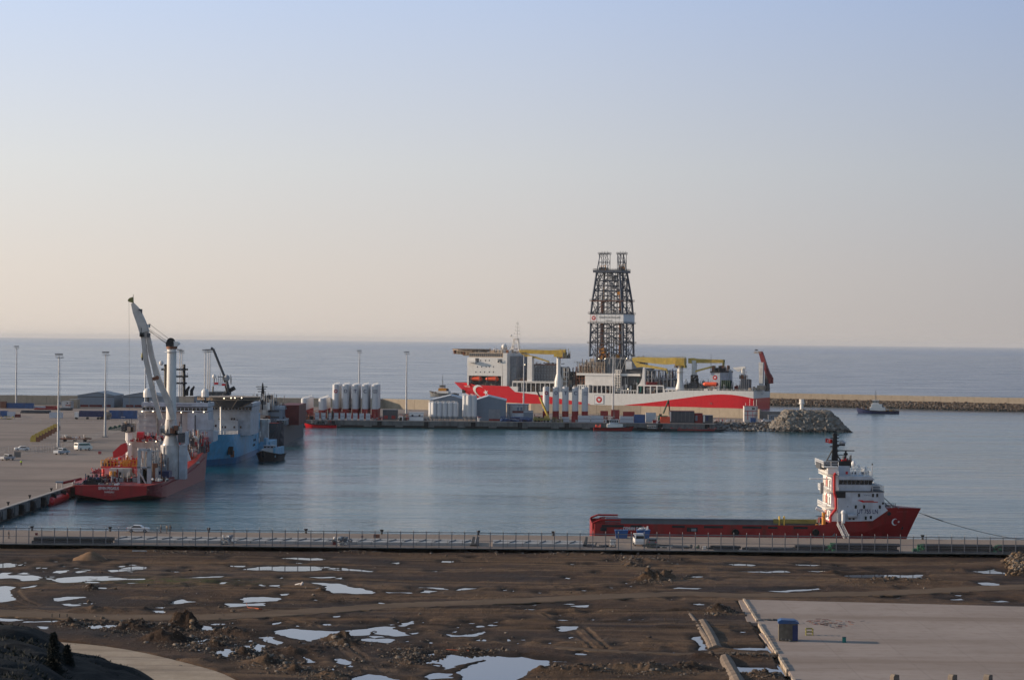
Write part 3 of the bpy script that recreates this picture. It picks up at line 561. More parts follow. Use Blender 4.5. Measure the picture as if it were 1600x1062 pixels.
# wider ground around the detailed part
b = MB()
for q in ([(-900, -300), (900, -300), (900, Y0+.3), (-900, Y0+.3)], [(-900, Y0+.3), (X0+.3, Y0+.3), (X0+.3, Y1), (-900, Y1)], [(X1-.6, Y0+.3), (900, Y0+.3), (900, Y1), (X1-.6, Y1)]):
    b.add([(x, y, ZG-.02) for x, y in q], [(0, 1, 2, 3)], 'mud')
tag(b.build('outer_ground'), kind='structure')
for (a0, a1, b0, b1), in PW:      # pools: flat water level, the mud closes over its rim
    mb = MB(); zp_ = ZG-.0006*(PW.index([(a0, a1, b0, b1)])); mb.add([(a0, b0, zp_), (a1, b0, zp_), (a1, b1, zp_), (a0, b1, zp_)], [(0, 1, 2, 3)], 'puddle'); tag(mb.build('puddle'), kind='structure')
def ribbon(name, pts, w, m, z, seed=0, step=1.0, jit=.5):
    q = random.Random(seed); b = MB(); L = []; 
    for (ax, ay), (bx, by) in zip(pts, pts[1:]):
        n_ = max(1, int(math.hypot(bx-ax, by-ay)/step))
        for i in range(n_): L.append((ax+(bx-ax)*i/n_, ay+(by-ay)*i/n_))
    L.append(pts[-1]); ring = []
    for i, (x, y) in enumerate(L):
        u = L[min(i+1, len(L)-1)]; v = L[max(i-1, 0)]; tx, ty = u[0]-v[0], u[1]-v[1]; l_ = math.hypot(tx, ty); tx /= l_; ty /= l_
        w0 = w/2+q.uniform(-jit, jit); w1 = w/2+q.uniform(-jit, jit)
        ring.append([(x+ty*w0, y-tx*w0, z-.12), (x+ty*(w0-.3), y-tx*(w0-.3), z+.03), (x, y, z+.06), (x-ty*(w1-.3), y+tx*(w1-.3), z+.03), (x-ty*w1, y+tx*w1, z-.12)])
    b.loft(ring, m); return tag(b.build(name), kind='structure')
for i, ((nm, pp, w, m_), pts) in enumerate(zip(TRK, TRACKPTS)): ribbon(nm, pts, w, m_, ZG+.17, i)
sheet('gravel_road', [tuple(G(a, b_, ZG)[:2]) for a, b_ in [(0, 985), (95, 1003), (130, 1006), (160, 1009), (200, 1015), (230, 1021), (265, 1029), (300, 1038), (330, 1046), (350, 1053), (372, 1064), (410, 1085), (250, 1150), (-50, 1150)]], ZG+.05, 'gravel')
padp = [tuple(G(a, b_, ZG+.3)[:2]) for a, b_ in [(1164, 936), (2000, 957), (2100, 1120), (1278, 1120)]]
sheet('concrete_pad', padp, ZG+.3, 'pad', thick=.7)
mat('kerbstone', (.42, .34, .26), .9, var=.2, scale=.8)
# pale formwork kerbs along the pad edge
b = MB(); pa = G(1164, 936, ZG+.3); pb = G(1278, 1120, ZG+.3); d_ = (pb-pa).normalized(); nl = Vector((-d_.y, d_.x, 0))
if nl.x > 0: nl = -nl
for i in range(36):
    a = pa+(pb-pa)*(i/36); e_ = pa+(pb-pa)*((i+.97)/36)
    if i in (25, 26, 9, 20): continue
    e_ = pa+(pb-pa)*((i+R.uniform(.8, .97))/36)
    q = [(a.x, a.y), (e_.x, e_.y), (e_.x+nl.x*.35, e_.y+nl.y*.35), (a.x+nl.x*.35, a.y+nl.y*.35)]; b.prism(q, ZG-.1, ZG+.46+R.uniform(0, .08), 'kerbstone', 'z')
tag(b.build('concrete_kerb'), 'pale concrete kerb along the edge of the big concrete slab', 'kerb')
for k, pp in enumerate([[(1154, 937), (1163, 936), (1187, 972), (1168, 972)], [(1186, 989), (1198, 986), (1226, 1017), (1208, 1016)], [(1221, 1031), (1236, 1028), (1262, 1062), (1240, 1062)]]):
    o = sheet('lower_slab', [tuple(G(a, b_, ZG+.22)[:2]) for a, b_ in pp], ZG+.2, 'pad', thick=.5)
# rubble scattered in the spoil berms
def rub(q):
    cs = [(110, 975, 30, 6), (150, 975, 40, 10), (200, 985, 50, 10), (260, 985, 50, 14), (300, 985, 60, 16), (340, 1000, 50, 12), (380, 1020, 50, 12), (300, 1010, 70, 10), (420, 1035, 50, 12), (470, 1048, 60, 10), (510, 1056, 40, 8), (530, 1005, 25, 8), (1018, 906, 26, 8), (1040, 902, 20, 8), (990, 884, 14, 3), (1120, 958, 30, 6), (1385, 908, 60, 5), (650, 1032, 40, 10), (640, 1020, 30, 6), (560, 862, 60, 3), (900, 865, 90, 3), (1190, 1028, 60, 3), (1190, 1055, 40, 6), (930, 1052, 130, 7), (1040, 1050, 80, 8), (740, 1018, 60, 3), (1000, 873, 50, 5), (300, 864, 80, 3), (1590, 882, 16, 12), (1590, 890, 16, 10), (142, 921, 9, 3), (800, 864, 500, 5), (800, 960, 700, 90), (300, 940, 300, 60), (620, 1020, 200, 30)]
    c = q.choice(cs); px = q.gauss(c[0], c[2]*.5); py = q.gauss(c[1], c[3]*.5); py = max(py, 860.5); p = G(px, py, ZG); 
    if not (X0 < p.x < X1 and Y0 < p.y < Y1): p = G(300, 985, ZG)
    big = 1590 == c[0]; r = q.uniform(.05, .18) if q.random() < .93 else q.uniform(.2, .42)
    if big: r = q.uniform(.2, .45)
    zz = ground_z(p.x, p.y)
    if zz < ZG-.1: r = .05
    return (p.x, p.y, zz+r*.1+(q.uniform(0, 1.4) if big else 0)), r, q.choice(['stone', 'darkstone', 'darkstone', 'darkstone', 'mudclod'] if not big else ['tanstone', 'mudclod', 'mudclod', 'stone'])
rocks('rubble', 9500, rub, None, 'loose stones and clods strewn over the wet building ground', 8)
# earth piles
def earth(px, py, wpx, h, lab, m='dirtpile'):
    p = G(px, py, ZG); w = wpx*p.y/F/2; q = random.Random(int(px)); rings = []
    for k in range(9):
        f = k/8; rings.append([(math.cos(a_*math.pi/16)*w*(1-f)*(1+.08*math.sin(a_*1.7+k))+.12*w*f, math.sin(a_*math.pi/16)*w*.8*(1-f), h*(f**.85)*(1+q.uniform(-.03, .03))-.15) for a_ in range(32)])
    b = MB(); b.loft(rings, m, True); tag(b.build('earth_pile', loc=(p.x, p.y, ZG), smooth=True), lab, 'earth pile')
earth(140, 874, 58, 1.9, 'conical brown earth pile just below the security fence')
# hillside in the foreground with its shrubs
CR = [(-400, 930), (-60, 966), (0, 972), (47, 978), (66, 986), (80, 995), (97, 1008), (110, 1019), (135, 1022), (156, 1025), (165, 1030), (173, 1035), (190, 1037), (205, 1042), (222, 1050), (241, 1062), (270, 1085), (330, 1120), (500, 1180), (900, 1230), (1700, 1260), (2400, 1270)]
cxs = [D(a, b_, 110) for a, b_ in CR]; cX = [p.x for p in cxs]; cZ = [p.z for p in cxs]
hx_ = np.concatenate([np.arange(-60, -10, .35), np.arange(-10, 61, 3.)]); hy_ = np.concatenate([np.arange(-12, 60, 3.), np.arange(60, 116, .7), np.arange(116, 215, 5.)]); rings = []
for y in hy_:
    r = []
    for x in hx_:
        u = x*110/max(y, 25) if y < 110 else x; zc = np.interp(u, cX, cZ)
        if y <= 110: z = 43.2+(zc-43.2)*(y/110)-math.sin(math.pi*max(y, 0)/110)*1.0 if y > 0 else 43.2
        else: z = zc-(y-110)*.28 if y < 125 else max(ZG-1, zc-4.2-(y-125)*.5)
        n_ = float(vnoise(np.array([x]), np.array([y]), 2.2, 77)[0])*.4+float(vnoise(np.array([x]), np.array([y]), .8, 78)[0])*.35
        r.append((x, y, z+(n_ if y > 20 else 0)*(.6 if 104 < y < 114 else 1)))
    rings.append(r)
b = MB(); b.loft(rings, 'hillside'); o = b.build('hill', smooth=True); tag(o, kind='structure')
def hill_z(x, y):
    u = x*110/max(y, 25); return 43.2+(np.interp(u, cX, cZ)-43.2)*(y/110)-math.sin(math.pi*y/110)*1.0
b = MB(); q = random.Random(9)
for _ in range(9000):
    y = q.uniform(55, 111); x = q.uniform(-.24, -.12)*y; z = hill_z(x, y)-.1; h = q.uniform(.06, .2); a = q.uniform(0, 6.28); w = q.uniform(.03, .08); lx, ly = q.uniform(-.2, .2), q.uniform(-.2, .2)
    b.add([(x-math.cos(a)*w, y-math.sin(a)*w, z), (x+math.cos(a)*w, y+math.sin(a)*w, z), (x+lx, y+ly, z+h)], [(0, 1, 2)], 'needle')
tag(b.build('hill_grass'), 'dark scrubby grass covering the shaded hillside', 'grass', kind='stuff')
def pine(px, ptop, pbot, y, lab, seed):
    q = random.Random(seed); p = D(px, pbot, y); tp = D(px, ptop, y); zb = min(hill_z(p.x, y), p.z) if y < 110 else p.z; h = tp.z-zb
    rt = empty('pine_tree', (p.x, y, zb-.1), 0, lab, 'tree'); b = MB(); b.cyl((0, 0, 0), (0, 0, h*.96), .09, .015, 'bark', 7)
    cr = MB()
    for k in range(46):
        z = h*(.06+.94*k/46); r = (h*.30)*(1-k/47)+.06
        for j in range(7):
            a = q.uniform(0, 6.28); rr = r*q.uniform(.5, 1.15); e_ = Vector((math.cos(a)*rr, math.sin(a)*rr, z-rr*.15+q.uniform(0, .2)*rr)); s_ = Vector((0, 0, z))
            b.cyl(s_, e_, .012, .004, 'bark', 3, False)
            for w_ in range(11):
                f = q.uniform(.25, 1); c = s_.lerp(e_, f); l_ = q.uniform(.06, .16); d_ = Vector((q.gauss(0, 1), q.gauss(0, 1), q.gauss(.2, .6))).normalized()*l_; e2_ = d_.orthogonal().normalized()*.022
                cr.add([c-e2_, c+e2_, c+d_], [(0, 1, 2)], 'needle')
    b.build('trunk', rt); cr.build('crown', rt)
pine(83, 984, 1062, 84, 'small dark pine sapling on the shaded slope beside the pale road', 1)
pine(105, 1004, 1060, 92, 'lower bushy pine just behind the sapling on the slope', 2)
# ---------------- drillship ----------------
DA = rad(-22)
ax_, ay_ = math.cos(DA), math.sin(DA)
DS = Frame(163.8-230*ax_, 1560-230*ay_, DA)
ds = empty('drillship', (DS.o.x, DS.o.y, 0), DA, 'long red and white drillship with a tall lattice derrick moored beyond the wave wall', 'ship')
def P(px, py, t=0): return DS.side(px, py, t)
def conv(L, t=0): return [P(a, b, t) for a, b in L]
def hw(s, f):          # half width of the hull at s, f=0 waterline .. 1 deck
    a = 1-(1-min(max(s, 0)/30, 1))**3.0; w = max(s-9, 0)/20; c = 1-(1-min(w, 1))**2.0
    k = c+(a-c)*f; return max(.15, 21*k)*(1-.05*max(0, (s-218)/12)*(1-f))
zdl = conv([(706, 597.2), (730, 597.6), (738, 601.3), (792, 603), (793.3, 611.6)]); zdr = conv([(793.4, 611.6), (870, 612), (922, 613.6), (962, 614.6), (1010, 615), (1060, 610), (1122, 610), (1179, 611)])
ZD = [(0, 15.2), (12, 15.2)]+[z for z in zdl if z[0] > 14]+zdr+[(232, zdr[-1][1])]
zrl = conv([(793.5, 611.8), (840, 618), (864, 623.5), (893, 628), (902, 631)]); zrr = conv([(955, 633), (968, 631.5), (994, 629.5), (1027, 626), (1061, 622), (1095, 617.7), (1110, 616.4), (1125, 615.8), (1142, 616.4), (1160, 619), (1179, 622.8)])
ZR = [(0, 14.9)]+[(a, b-.01) for a, b in ZD if a < zrl[0][0]-.3]+zrl+[(zrl[-1][0]+.5, .6), (zrr[0][0]-.5, .6)]+zrr+[(232, zrr[-1][1])]
def zd(s): return float(np.interp(s, [a for a, _ in ZD], [b for _, b in ZD]))
def zr(s): return min(float(np.interp(s, [a for a, _ in ZR], [b for _, b in ZR])), zd(s)-.02)
def hullY(s, z, side=-1):
    f = min(max(z/15, 0), 1); s0 = 20*(1-f)**1.1      # raked stem
    return 21+side*hw((s-s0)*230/(230-s0) if s > s0 else 0, f)
stn = sorted(set([0, 1, 2, 4, 6, 8, 10, 13, 16, 20, 24, 28, 32, 36, 40, 46, 55]+[round(a, 2) for a, _ in ZD if a > 46]+[round(a, 2) for a, _ in ZR if a > 46]+list(range(60, 230, 10))+[230]))
stn = [s for s in stn if 0 <= s <= 230]
rings = []
for s in stn:
    r = []; d = zd(s); k = zr(s)
    for side in (-1, 1):
        zs = [-1.0, 0, k*.35, k*.7, k, (k+d)/2, d]
        if side == 1: zs = zs[::-1]
        for z in zs:
            f = min(max(z/15, 0), 1); s0 = 20*(1-f)**1.1; ss = s0+s*(230-s0)/230 if z < 15.2 else s
            r.append((ss, 21+side*hw(s, f), z))
    rings.append(r)
b = MB(); b.loft(rings, ['shipred']*4+['white']*2+['dkgrey']+['white']*2+['shipred']*4)
zz = zr(230); d = zd(230); e_ = 230.02
b.add([(e_, 1, -1), (e_, 41, -1), (e_, 41.3, zz), (e_, .6, zz)], [(0, 1, 2, 3)], 'shipred'); b.add([(e_, .6, zz), (e_, 41.3, zz), (e_, 41.3, d), (e_, .6, d)], [(0, 1, 2, 3)], 'white')
b.build('hull', ds, smooth=True)
def hm(side=-1, off=.12):
    def f(s, z, k=0): return (s, hullY(s, z, side)+side*(off+.08*k), z)
    return f
def hpix(px, py):
    t = 0
    for _ in range(6): s, z = P(px, py, t); t = hullY(s, z)
    return s, z
cs, cz = hpix(748, 612.6)
b = MB(); crescent(b, cs, cz, 5.2, 'white_clean', hm()); b.build('crescent_and_star', ds)
ns, nz = hpix(729.6, 603.6); text('YAVUZ', 1.9, 'white_clean', lambda u, v: (lambda t: (t[0], t[1]-.25, t[2]))(hm()(ns+u, nz+v)), 'ship_name', ds, 6.5)
for px, py, r in [(1111, 630, .8), (818, 620, .6)]:
    s, z = P(px, py); b = MB(); b.cyl((s, -.2, z), (s, 0.1, z), r, None, 'faded' if r > .7 else 'white', 10); b.build('thruster_mark', ds)
s, z = 9.5, 9.0; yh = 21-hw(3.5, z/15); b = MB(); b.box(s-1.2, s+1, yh-.6, yh+.8, z-1.6, z+1.2, 'black'); b.build('anchor', ds)
# emblem panel on the side
s0, z1 = P(929, 617); s1, z0 = P(943.5, 631.3); b = MB(); b.box(s0, s1, -.12, .0, z0, z1, 'grey'); b.box(s0+.25, s1-.25, -.2, -.12, z0+.25, z1-.25, 'white_clean')
emblem(b, lambda u, w, k: (u, -.24-.06*k, w), (s0+s1)/2, (z0+z1)/2, 2.15); b.build('emblem_panel', ds)
def pbox(b, x0, x1, y0, y1, t0, t1, m):      # box from photo corners measured on its near face
    s0, za = P(x0, y1, t0); s1, zb = P(x1, y0, t0); b.box(s0, s1, t0, t1, za, zb, m); return s0, s1, za, zb
# accommodation block
b = MB(); s0, s1, za, zb = pbox(b, 730, 785.5, 558.5, 586.5, .3, 41.7, 'white'); sC, sD, _, zt = pbox(b, 785.5, 792.5, 551.5, 603, .3, 41.7, 'white')
zb_ = P(760, 603, .3)[1]; b.box(s0, s1, 9, 33, zb_-2, za, 'midgrey'); b.box(s0, s0+1.2, .3, 9, zb_+.4, za, 'white'); b.box(s0+26, s0+26.8, .5, 1.2, zb_-2, za, 'white')
b.build('accommodation_block', ds)
q = random.Random(2)
for y, xs_ in ((563, [751, 758.5, 764.5]), (572.8, [745.9, 752.5, 759.6, 764.5, 771]), (581, [743.5, 750.5, 757.2, 764.5, 771])):
    for x in xs_:
        s, z = P(x, y, .3); w_ = MB(); w_.box(s-.28, s+.28, .2, .3, z-.45, z+.45, 'glass'); w_.build('porthole', ds)
b = MB(); b.box(P(777, 560)[0], P(784, 560)[0], .22, .3, P(777, 566, .3)[1], P(777, 560.5, .3)[1], 'midgrey'); b.clutter(P(777, 560)[0], P(784, 560)[0], -.4, .2, P(777, 566, .3)[1], P(777, 561, .3)[1], 6, ['white', 'dkgrey'], 4, .4); b.build('winch_recess', ds)
b = MB(); pbox(b, 731, 742.5, 563.2, 566.2, -2.5, 6, 'white'); b.box(P(742.5, 563)[0], P(748, 563)[0], .2, .3, P(745, 565.5, .3)[1], P(745, 559.5, .3)[1], 'dkgrey'); b.build('bridge_wing', ds)
for x0, x1, xe in ((734.6, 753.5, 0), (759, 779, 1)):
    a0, zl = P(x0, 595, 2); a1, zh = P(x1, 588.3, 2); r = (zh-zl)/2; b = MB()
    b.cyl((a0+r, 2, zl+r), (a1-r*.6, 2, zl+r), r, None, 'orange', 12); b.cyl((a0, 2, zl+r), (a0+r, 2, zl+r), r*.35, r, 'orange', 12); b.cyl((a1-r*.6, 2, zl+r), (a1, 2, zl+r), r, r*.5, 'orange', 12); b.box(a1-r*2.4, a1-r*.9, 1.4, 2.6, zl+2*r-.15, zl+2*r+.5, 'orange')
    lb = b.build('lifeboat', ds, smooth=True); b = MB()
    for s in (a0+1.5, a1-1.5): b = MB(); b.bar((s, .6, zl-1.5), (s, .6, zh+.9), .35, 'dkgrey'); b.bar((s, .6, zh+.9), (s, 5, zh+1.2), .3, 'dkgrey'); b.build('davit', ds)
b = MB(); s0, s1 = P(733, 598)[0], P(784, 598)[0]; b.clutter(s0, s1, 1, 8, zb_-1, zb_+2.2, 60, ['midgrey', 'white', 'dkgrey', 'tan'], 5, .5); b.build('deck_machinery', ds)
# wheelhouse and top clutter under the helideck
b = MB(); s0, s1, za, zb = pbox(b, 733, 785, 551, 558.6, 3, 39, 'tan')
for i in range(16): x = s0+(s1-s0)*(i+.15)/16; b.box(x, x+(s1-s0)*.7/16, 2.9, 3, za+1.1, zb-.7, 'dkgrey')
b.build('wheelhouse', ds); b = MB(); b.clutter(P(752, 550)[0], P(791, 550)[0], 3, 36, P(760, 551)[1], P(760, 543)[1]+1, 90, ['tan', 'white', 'grey', 'dkgrey', 'brown'], 6, .6); b.build('roof_machinery', ds)
# helideck
hs, hz = P(737, 545.6, 21); b = MB(); rr = 12.6
oct_ = [(hs+rr*math.cos(math.pi/8+i*math.pi/4)*1.08, 21+rr*math.sin(math.pi/8+i*math.pi/4)*1.08) for i in range(8)]
b.prism(oct_, hz-.5, hz, 'tan', 'z'); o2 = [(hs+(x-hs)*1.1, 21+(y-21)*1.1) for x, y in oct_]
b.loft([[(x, y, hz-.1) for x, y in oct_], [(x, y, hz+.3) for x, y in o2]], 'tan', True); hd = b.build('helideck', ds)
b = MB()
for i in range(8):
    x, y = oct_[i]; x2, y2 = oct_[(i+1) % 8]; b.bar((x, y, hz-.6), (hs+(x-hs)*.55+4, 21+(y-21)*.5, hz-4.2), .35, 'tan'); b.bar((x, y, hz-1.4), (x2, y2, hz-1.4), .35, 'tan'); b.bar((x, y, hz-.5), (x2, y2, hz-2.6), .25, 'tan'); b.bar((x, y, hz-1.4), (x, y, hz-.5), .3, 'tan')
b.box(hs-8, hs+15, 10, 32, hz-2.2, hz-1.6, 'tan'); b.box(hs-3, hs+16, 12, 30, hz-4.6, hz-2.2, 'beige')
for i in range(9): b.box(hs-9+i*2.4, hs-8.5+i*2.4, 8.8, 33, hz-3.4+i*-.15, hz-.6, 'beige' if i % 3 else 'brown')
b.build('support_frame', hd)
s, z = P(788, 541.5, 12); b = MB(); b.ball((s, 12, z), 2.0, 'white', 16, 10); b.cyl((s, 12, z-5), (s, 12, z-1.6), .7, None, 'white', 8); b.build('radome', ds, smooth=True)
# signal mast
b = MB(); ms, mz = P(806, 553, 20); mt = P(806, 500, 20)[1]
Lg = [(-3.6, -2), (3.6, -2), (3.6, 2), (-3.6, 2)]
zm = P(806, 529, 20)[1]
for x, y in Lg: b.bar((ms+x, 20+y, mz), (ms+x*.4, 20+y*.4, zm), .45, 'white')
for k in range(4):
    f0, f1 = k/4, (k+1)/4; g0, g1 = 1-.6*f0, 1-.6*f1
    for i in range(4):
        (x, y), (u, v) = Lg[i], Lg[(i+1) % 4]; b.bar((ms+x*g0, 20+y*g0, mz+(zm-mz)*f0), (ms+u*g1, 20+v*g1, mz+(zm-mz)*f1), .22, 'white'); b.bar((ms+x*g1, 20+y*g1, mz+(zm-mz)*f1), (ms+u*g1, 20+v*g1, mz+(zm-mz)*f1), .22, 'white')
b.cyl((ms+.8, 20, zm), (ms+1.1, 20, mt), .35, .12, 'white', 6); b.box(ms-2.4, ms+3, 18, 22, zm, zm+.3, 'white')
for y_, w_ in ((522, 2.6), (517, 1.8), (511.5, 1.6), (506, .9)):
    z = P(806, y_, 20)[1]; b.box(ms+1-w_, ms+1+w_, 19.6, 20.4, z, z+.25, 'white'); b.cyl((ms+1-w_*.8, 20, z), (ms+1-w_*.8, 20, z+1.1), .16, None, 'grey', 5); b.cyl((ms+1+w_*.7, 20, z-.6), (ms+1+w_*.7, 20, z+.8), .2, None, 'white', 5)
z = P(798, 524, 20)[1]; b.box(ms-4.4, ms-.5, 19.5, 20.5, z-1.3, z-.7, 'white'); b.ball((ms-3.8, 20, z-.1), .8, 'white'); b.build('signal_mast', ds)
def ped(name, pts, t, dd, m='white', hl=8):      # crane pedestal lathe from (px, py, half width px)
    b = MB(); rs = []
    for px, py, w in pts: s, z = P(px, py, t); rs.append((s, z, w*.445))
    sx = rs[0][0]
    b.loft([[(sx+r*math.cos(2*math.pi*i/14), t+r*math.sin(2*math.pi*i/14), z) for i in range(14)] for _, z, r in rs], m, True)
    return b
def boom(b, L, t, w, m):      # box girder through (px, py, half height px)
    q = []
    for px, py, h in L: s, z = P(px, py, t); q.append((s, z, h*.445))
    b.prism([(s, z+h) for s, z, h in q]+[(s, z-h) for s, z, h in q[::-1]], t-w/2, t+w/2, m)
# forward crane
b = ped('', [(873, 557, 3.2), (873, 583, 3.2), (873, 584, 3.4), (873, 596, 6.6), (873, 612, 6.9)], 3.2, 1); cr = b.build('crane', ds, smooth=True)
b = MB(); boom(b, [(811.5, 547.8, 1.6), (826, 549.3, 3.2), (860, 550.3, 3.4), (884, 549.5, 3.6)], 3.2, 1.8, 'yellow'); bo = b.build('boom', cr)
b = MB(); boom(b, [(812, 549, 1.3), (820, 554.5, 2.0), (838, 558.5, 1.4), (858, 565, 1)], 3.2, 1.3, 'yellow'); b.build('knuckle_jib', bo)
b = MB(); s0, z0 = P(867, 557.5, 3.2); s1, z1 = P(884, 546, 3.2); b.box(s0, s1, 1.2, 5.4, z0, z1-2.2, 'yellow'); b.clutter(s0+2, s1+3, 1, 6, z0-1, z1+.8, 34, ['brown', 'dkgrey', 'olive', 'tan'], 7, .5); b.rail([(P(815, 546.4, 3.2)[0], 3.2, P(815, 546.4, 3.2)[1]), (s1, 3.2, z1)], .9, 'olive', .06, 2.2); b.build('slew_house', cr)
b = MB(); pbox(b, 823.5, 831.5, 556.5, 597, 2, 6, 'white'); b.build('boom_rest', ds)
# midship cranes
b = ped('', [(1063, 563, 4.8), (1063, 571, 4.8), (1063, 572, 4.3), (1063, 596, 4.3), (1063, 606, 7), (1063, 612, 7)], 4, 1); cr = b.build('crane', ds, smooth=True)
b = MB(); boom(b, [(988.5, 561, 2.2), (1000, 561.6, 3.8), (1040, 564.2, 5.2), (1057, 563.4, 5)], 4, 2, 'ltyellow'); bo = b.build('boom', cr)
b = MB(); boom(b, [(989, 562.5, 1.3), (995.5, 570, 4.2), (1003, 570.5, 2.3), (1042, 577, 1.6)], 4, 1.6, 'ltyellow'); b.bar(P3 := (P(1042, 577, 4)[0], 4, P(1042, 577, 4)[1]), (P3[0]+.5, 4, P3[2]-3), .7, 'olive'); b.build('knuckle_jib', bo)
b = MB(); s0, z0 = P(1056.5, 571, 4); s1, z1 = P(1071, 559, 4); b.box(s0, s1, 1.6, 6.4, z0, z1, 'yellow'); b.clutter(s0-1, s1+1, 1, 7, z0-1.5, z1+1, 30, ['brown', 'olive', 'yellow', 'grey'], 9, .5); b.rail([(P(990, 558, 4)[0], 4, P(990, 558.5, 4)[1]), (s1, 4, z1)], .9, 'olive', .06, 2.2)
zz_ = P(1063, 581, 4)[1]; b.cyl((P(1063, 580, 4)[0], 4, zz_-.2), (P(1063, 580, 4)[0], 4, zz_), 3, None, 'tan', 12); b.build('slew_house', cr)
tt = 34
b = MB(); s, z = P(1085, 563, tt); zb2 = P(1085, 600, tt)[1]; b.cyl((s, tt, zb2), (s, tt, z), 1.9, None, 'white', 12); cr = b.build('crane', ds)
b = MB(); boom(b, [(1076, 563.4, 3.8), (1084, 563.6, 4.6), (1088, 563.6, 3.4), (1110, 564.2, 2.9), (1131, 564.3, 2.6)], tt, 2, 'ltyellow'); b.bar((P(1131, 562, tt)[0], tt, P(1131, 562, tt)[1]), (P(1130, 572, tt)[0], tt, P(1130, 574, tt)[1]), 1.2, 'olive'); b.build('boom', cr)
b = MB(); boom(b, [(1087, 580, 1.6), (1092, 578.4, 1.4), (1110, 573.6, 1.3), (1118, 572.6, 1.3)], 20, 1.4, 'olive'); b.cyl((P(1116, 573, 20)[0], 20, P(1116, 600, 20)[1]), (P(1116, 573, 20)[0], 20, P(1116, 573, 20)[1]), .9, None, 'dkgrey', 8); b.build('stores_crane', ds)
# derrick
def leg(px, t): return P(px, 500, t)[0]
T0, T1 = 10.0, 32.0
LV = [(557, 921.5, 973.8, 0), (536, 922, 973.5, 1), (520, 922.6, 973.2, 0), (505, 923, 973, 1), (490, 923.4, 972.6, 1), (470, 925.5, 971, 1), (454, 928, 970, 0), (438, 930.4, 968.8, 0), (422, 932.8, 967.6, 1)]
lv = []
for y, xa, xb, _ in LV:
    z = P((xa+xb)/2, y, T0)[1]; sa = P(xa, y, T0)[0]; sb = P(xb, y, T0)[0]; k = 0 if y > 480 else (470-y)/48
    k = max(k, 0); ta = T0+3.2*k; tb = T1-3.2*k
    if k > 0: sa = P(xa, y, ta)[0]; sb = P(xb, y, ta)[0]
    lv.append((z, sa, sb, ta, tb))
dr = MB()
def corners(L): z, a, c, u, v = L; return [(a, u, z), (c, u, z), (c, v, z), (a, v, z)]
for (A, B_) in zip(lv, lv[1:]):
    ca, cb = corners(A), corners(B_)
    for i in range(4): dr.bar(ca[i], cb[i], 1.15, 'derrick')
    for i in range(4):
        p0, p1, q0, q1 = map(Vector, (ca[i], ca[(i+1) % 4], cb[i], cb[(i+1) % 4])); m0 = (p0+p1)/2; m1 = (q0+q1)/2
        dr.bar(q0, q1, .4, 'derrick'); dr.bar(m0, m1, .34, 'derrick')
        for u, v in (((p0, m1), (p1, m1)) if i%2==0 else ((m0, q0), (m0, q1))): dr.bar(u, v, .42, 'derrick')
        h0 = (p0+q0)/2; h1 = (p1+q1)/2; dr.bar(h0, h1, .2, 'derrick')
        for u, v in ((p0, q1), (p1, q0)): dr.bar(u, v, .3, 'derrick')
for (A, B_) in zip(lv, lv[1:]):
    z, a, c, u, v = A
    for f in (.3, .62): dr.bar((a+(c-a)*f, u+2, z), (B_[1]+(B_[2]-B_[1])*f, B_[3]+2, B_[0]), .4, 'derrick'); dr.bar((a+(c-a)*f, v-2, z), (B_[1]+(B_[2]-B_[1])*f, B_[4]-2, B_[0]), .4, 'derrick')
dk = dr.build('derrick', ds)
for li, (A, (y, _, _, pf)) in enumerate(zip(lv, LV)):
    if not pf: continue
    z, a, c, u, v = A; b = MB(); w = 1.6 if y != 422 else 2.2
    for q_ in ((a-w, c+w, u-w, u+.8), (a-w, c+w, v-.8, v+w), (a-w, a+.8, u, v), (c-.8, c+w, u, v)): b.box(q_[0], q_[1], q_[2], q_[3], z-.25, z+.1, 'brown' if y in (470,) else 'dkgrey')
    b.rail([(a-w, u-w, z), (c+w, u-w, z), (c+w, v+w, z), (a-w, v+w, z), (a-w, u-w, z)], 1.1, 'dkgrey', .07, 2)
    if y == 422: b.box(a-w, c+w, u-w, v+w, z-1.6, z-.3, 'derrick')
    if y in (536, 470): b.clutter(a, c, u, v, z, z+2.6, 26, ['dkgrey', 'derrick', 'brown', 'grey'], li, .5)
    b.build('platform', dk)
zt_, a, c, u, v = lv[-1]
for (xa, xb) in ((936.5, 953), (965, 978.5)):
    tC = (u+v)/2 if 1 else 0; s0 = P(xa, 405, tC)[0]; s1 = P(xb, 405, tC)[0]; z1 = P(xa, 397, tC)[1]; b = MB(); b.cage(s0+.8, s1-.8, tC-2.6, tC+2.6, zt_, z1, 2, 2, .3, 'derrick', True)
    b.box(s0, s1, tC-3, tC+3, z1-.3, z1, 'dkgrey'); b.rail([(s0, tC-3, z1), (s1, tC-3, z1), (s1, tC+3, z1), (s0, tC+3, z1), (s0, tC-3, z1)], 1.1, 'dkgrey', .07); b.clutter(s0+1, s1-1, tC-2.6, tC+2.6, zt_, zt_+4.4, 30, ['derrick', 'dkgrey', 'amber', 'black'], int(xa), .6); zz = P(xa, 410, tC)[1]; b.box(s0+.6, s1-.6, tC-2.8, tC+2.8, zz-.2, zz, 'derrick')
    for i in range(3): b.cyl((s0+2+i*2, (u+v)/2, z1), (s0+2+i*2, (u+v)/2, z1+2.2), .12, None, 'dkgrey', 4)
    b.build('crown_block_frame', dk)
b = MB(); b.bar((a, u, zt_), (a+1.5, u+2, P(936, 398, 21)[1]), .5, 'derrick'); b.bar((c, u, zt_), (c-2, u+2, P(979, 398, 21)[1]), .5, 'derrick'); b.bar((c, v, zt_), (c-2, v-2, P(979, 398, 21)[1]), .5, 'derrick'); b.build('crown_brace', dk)
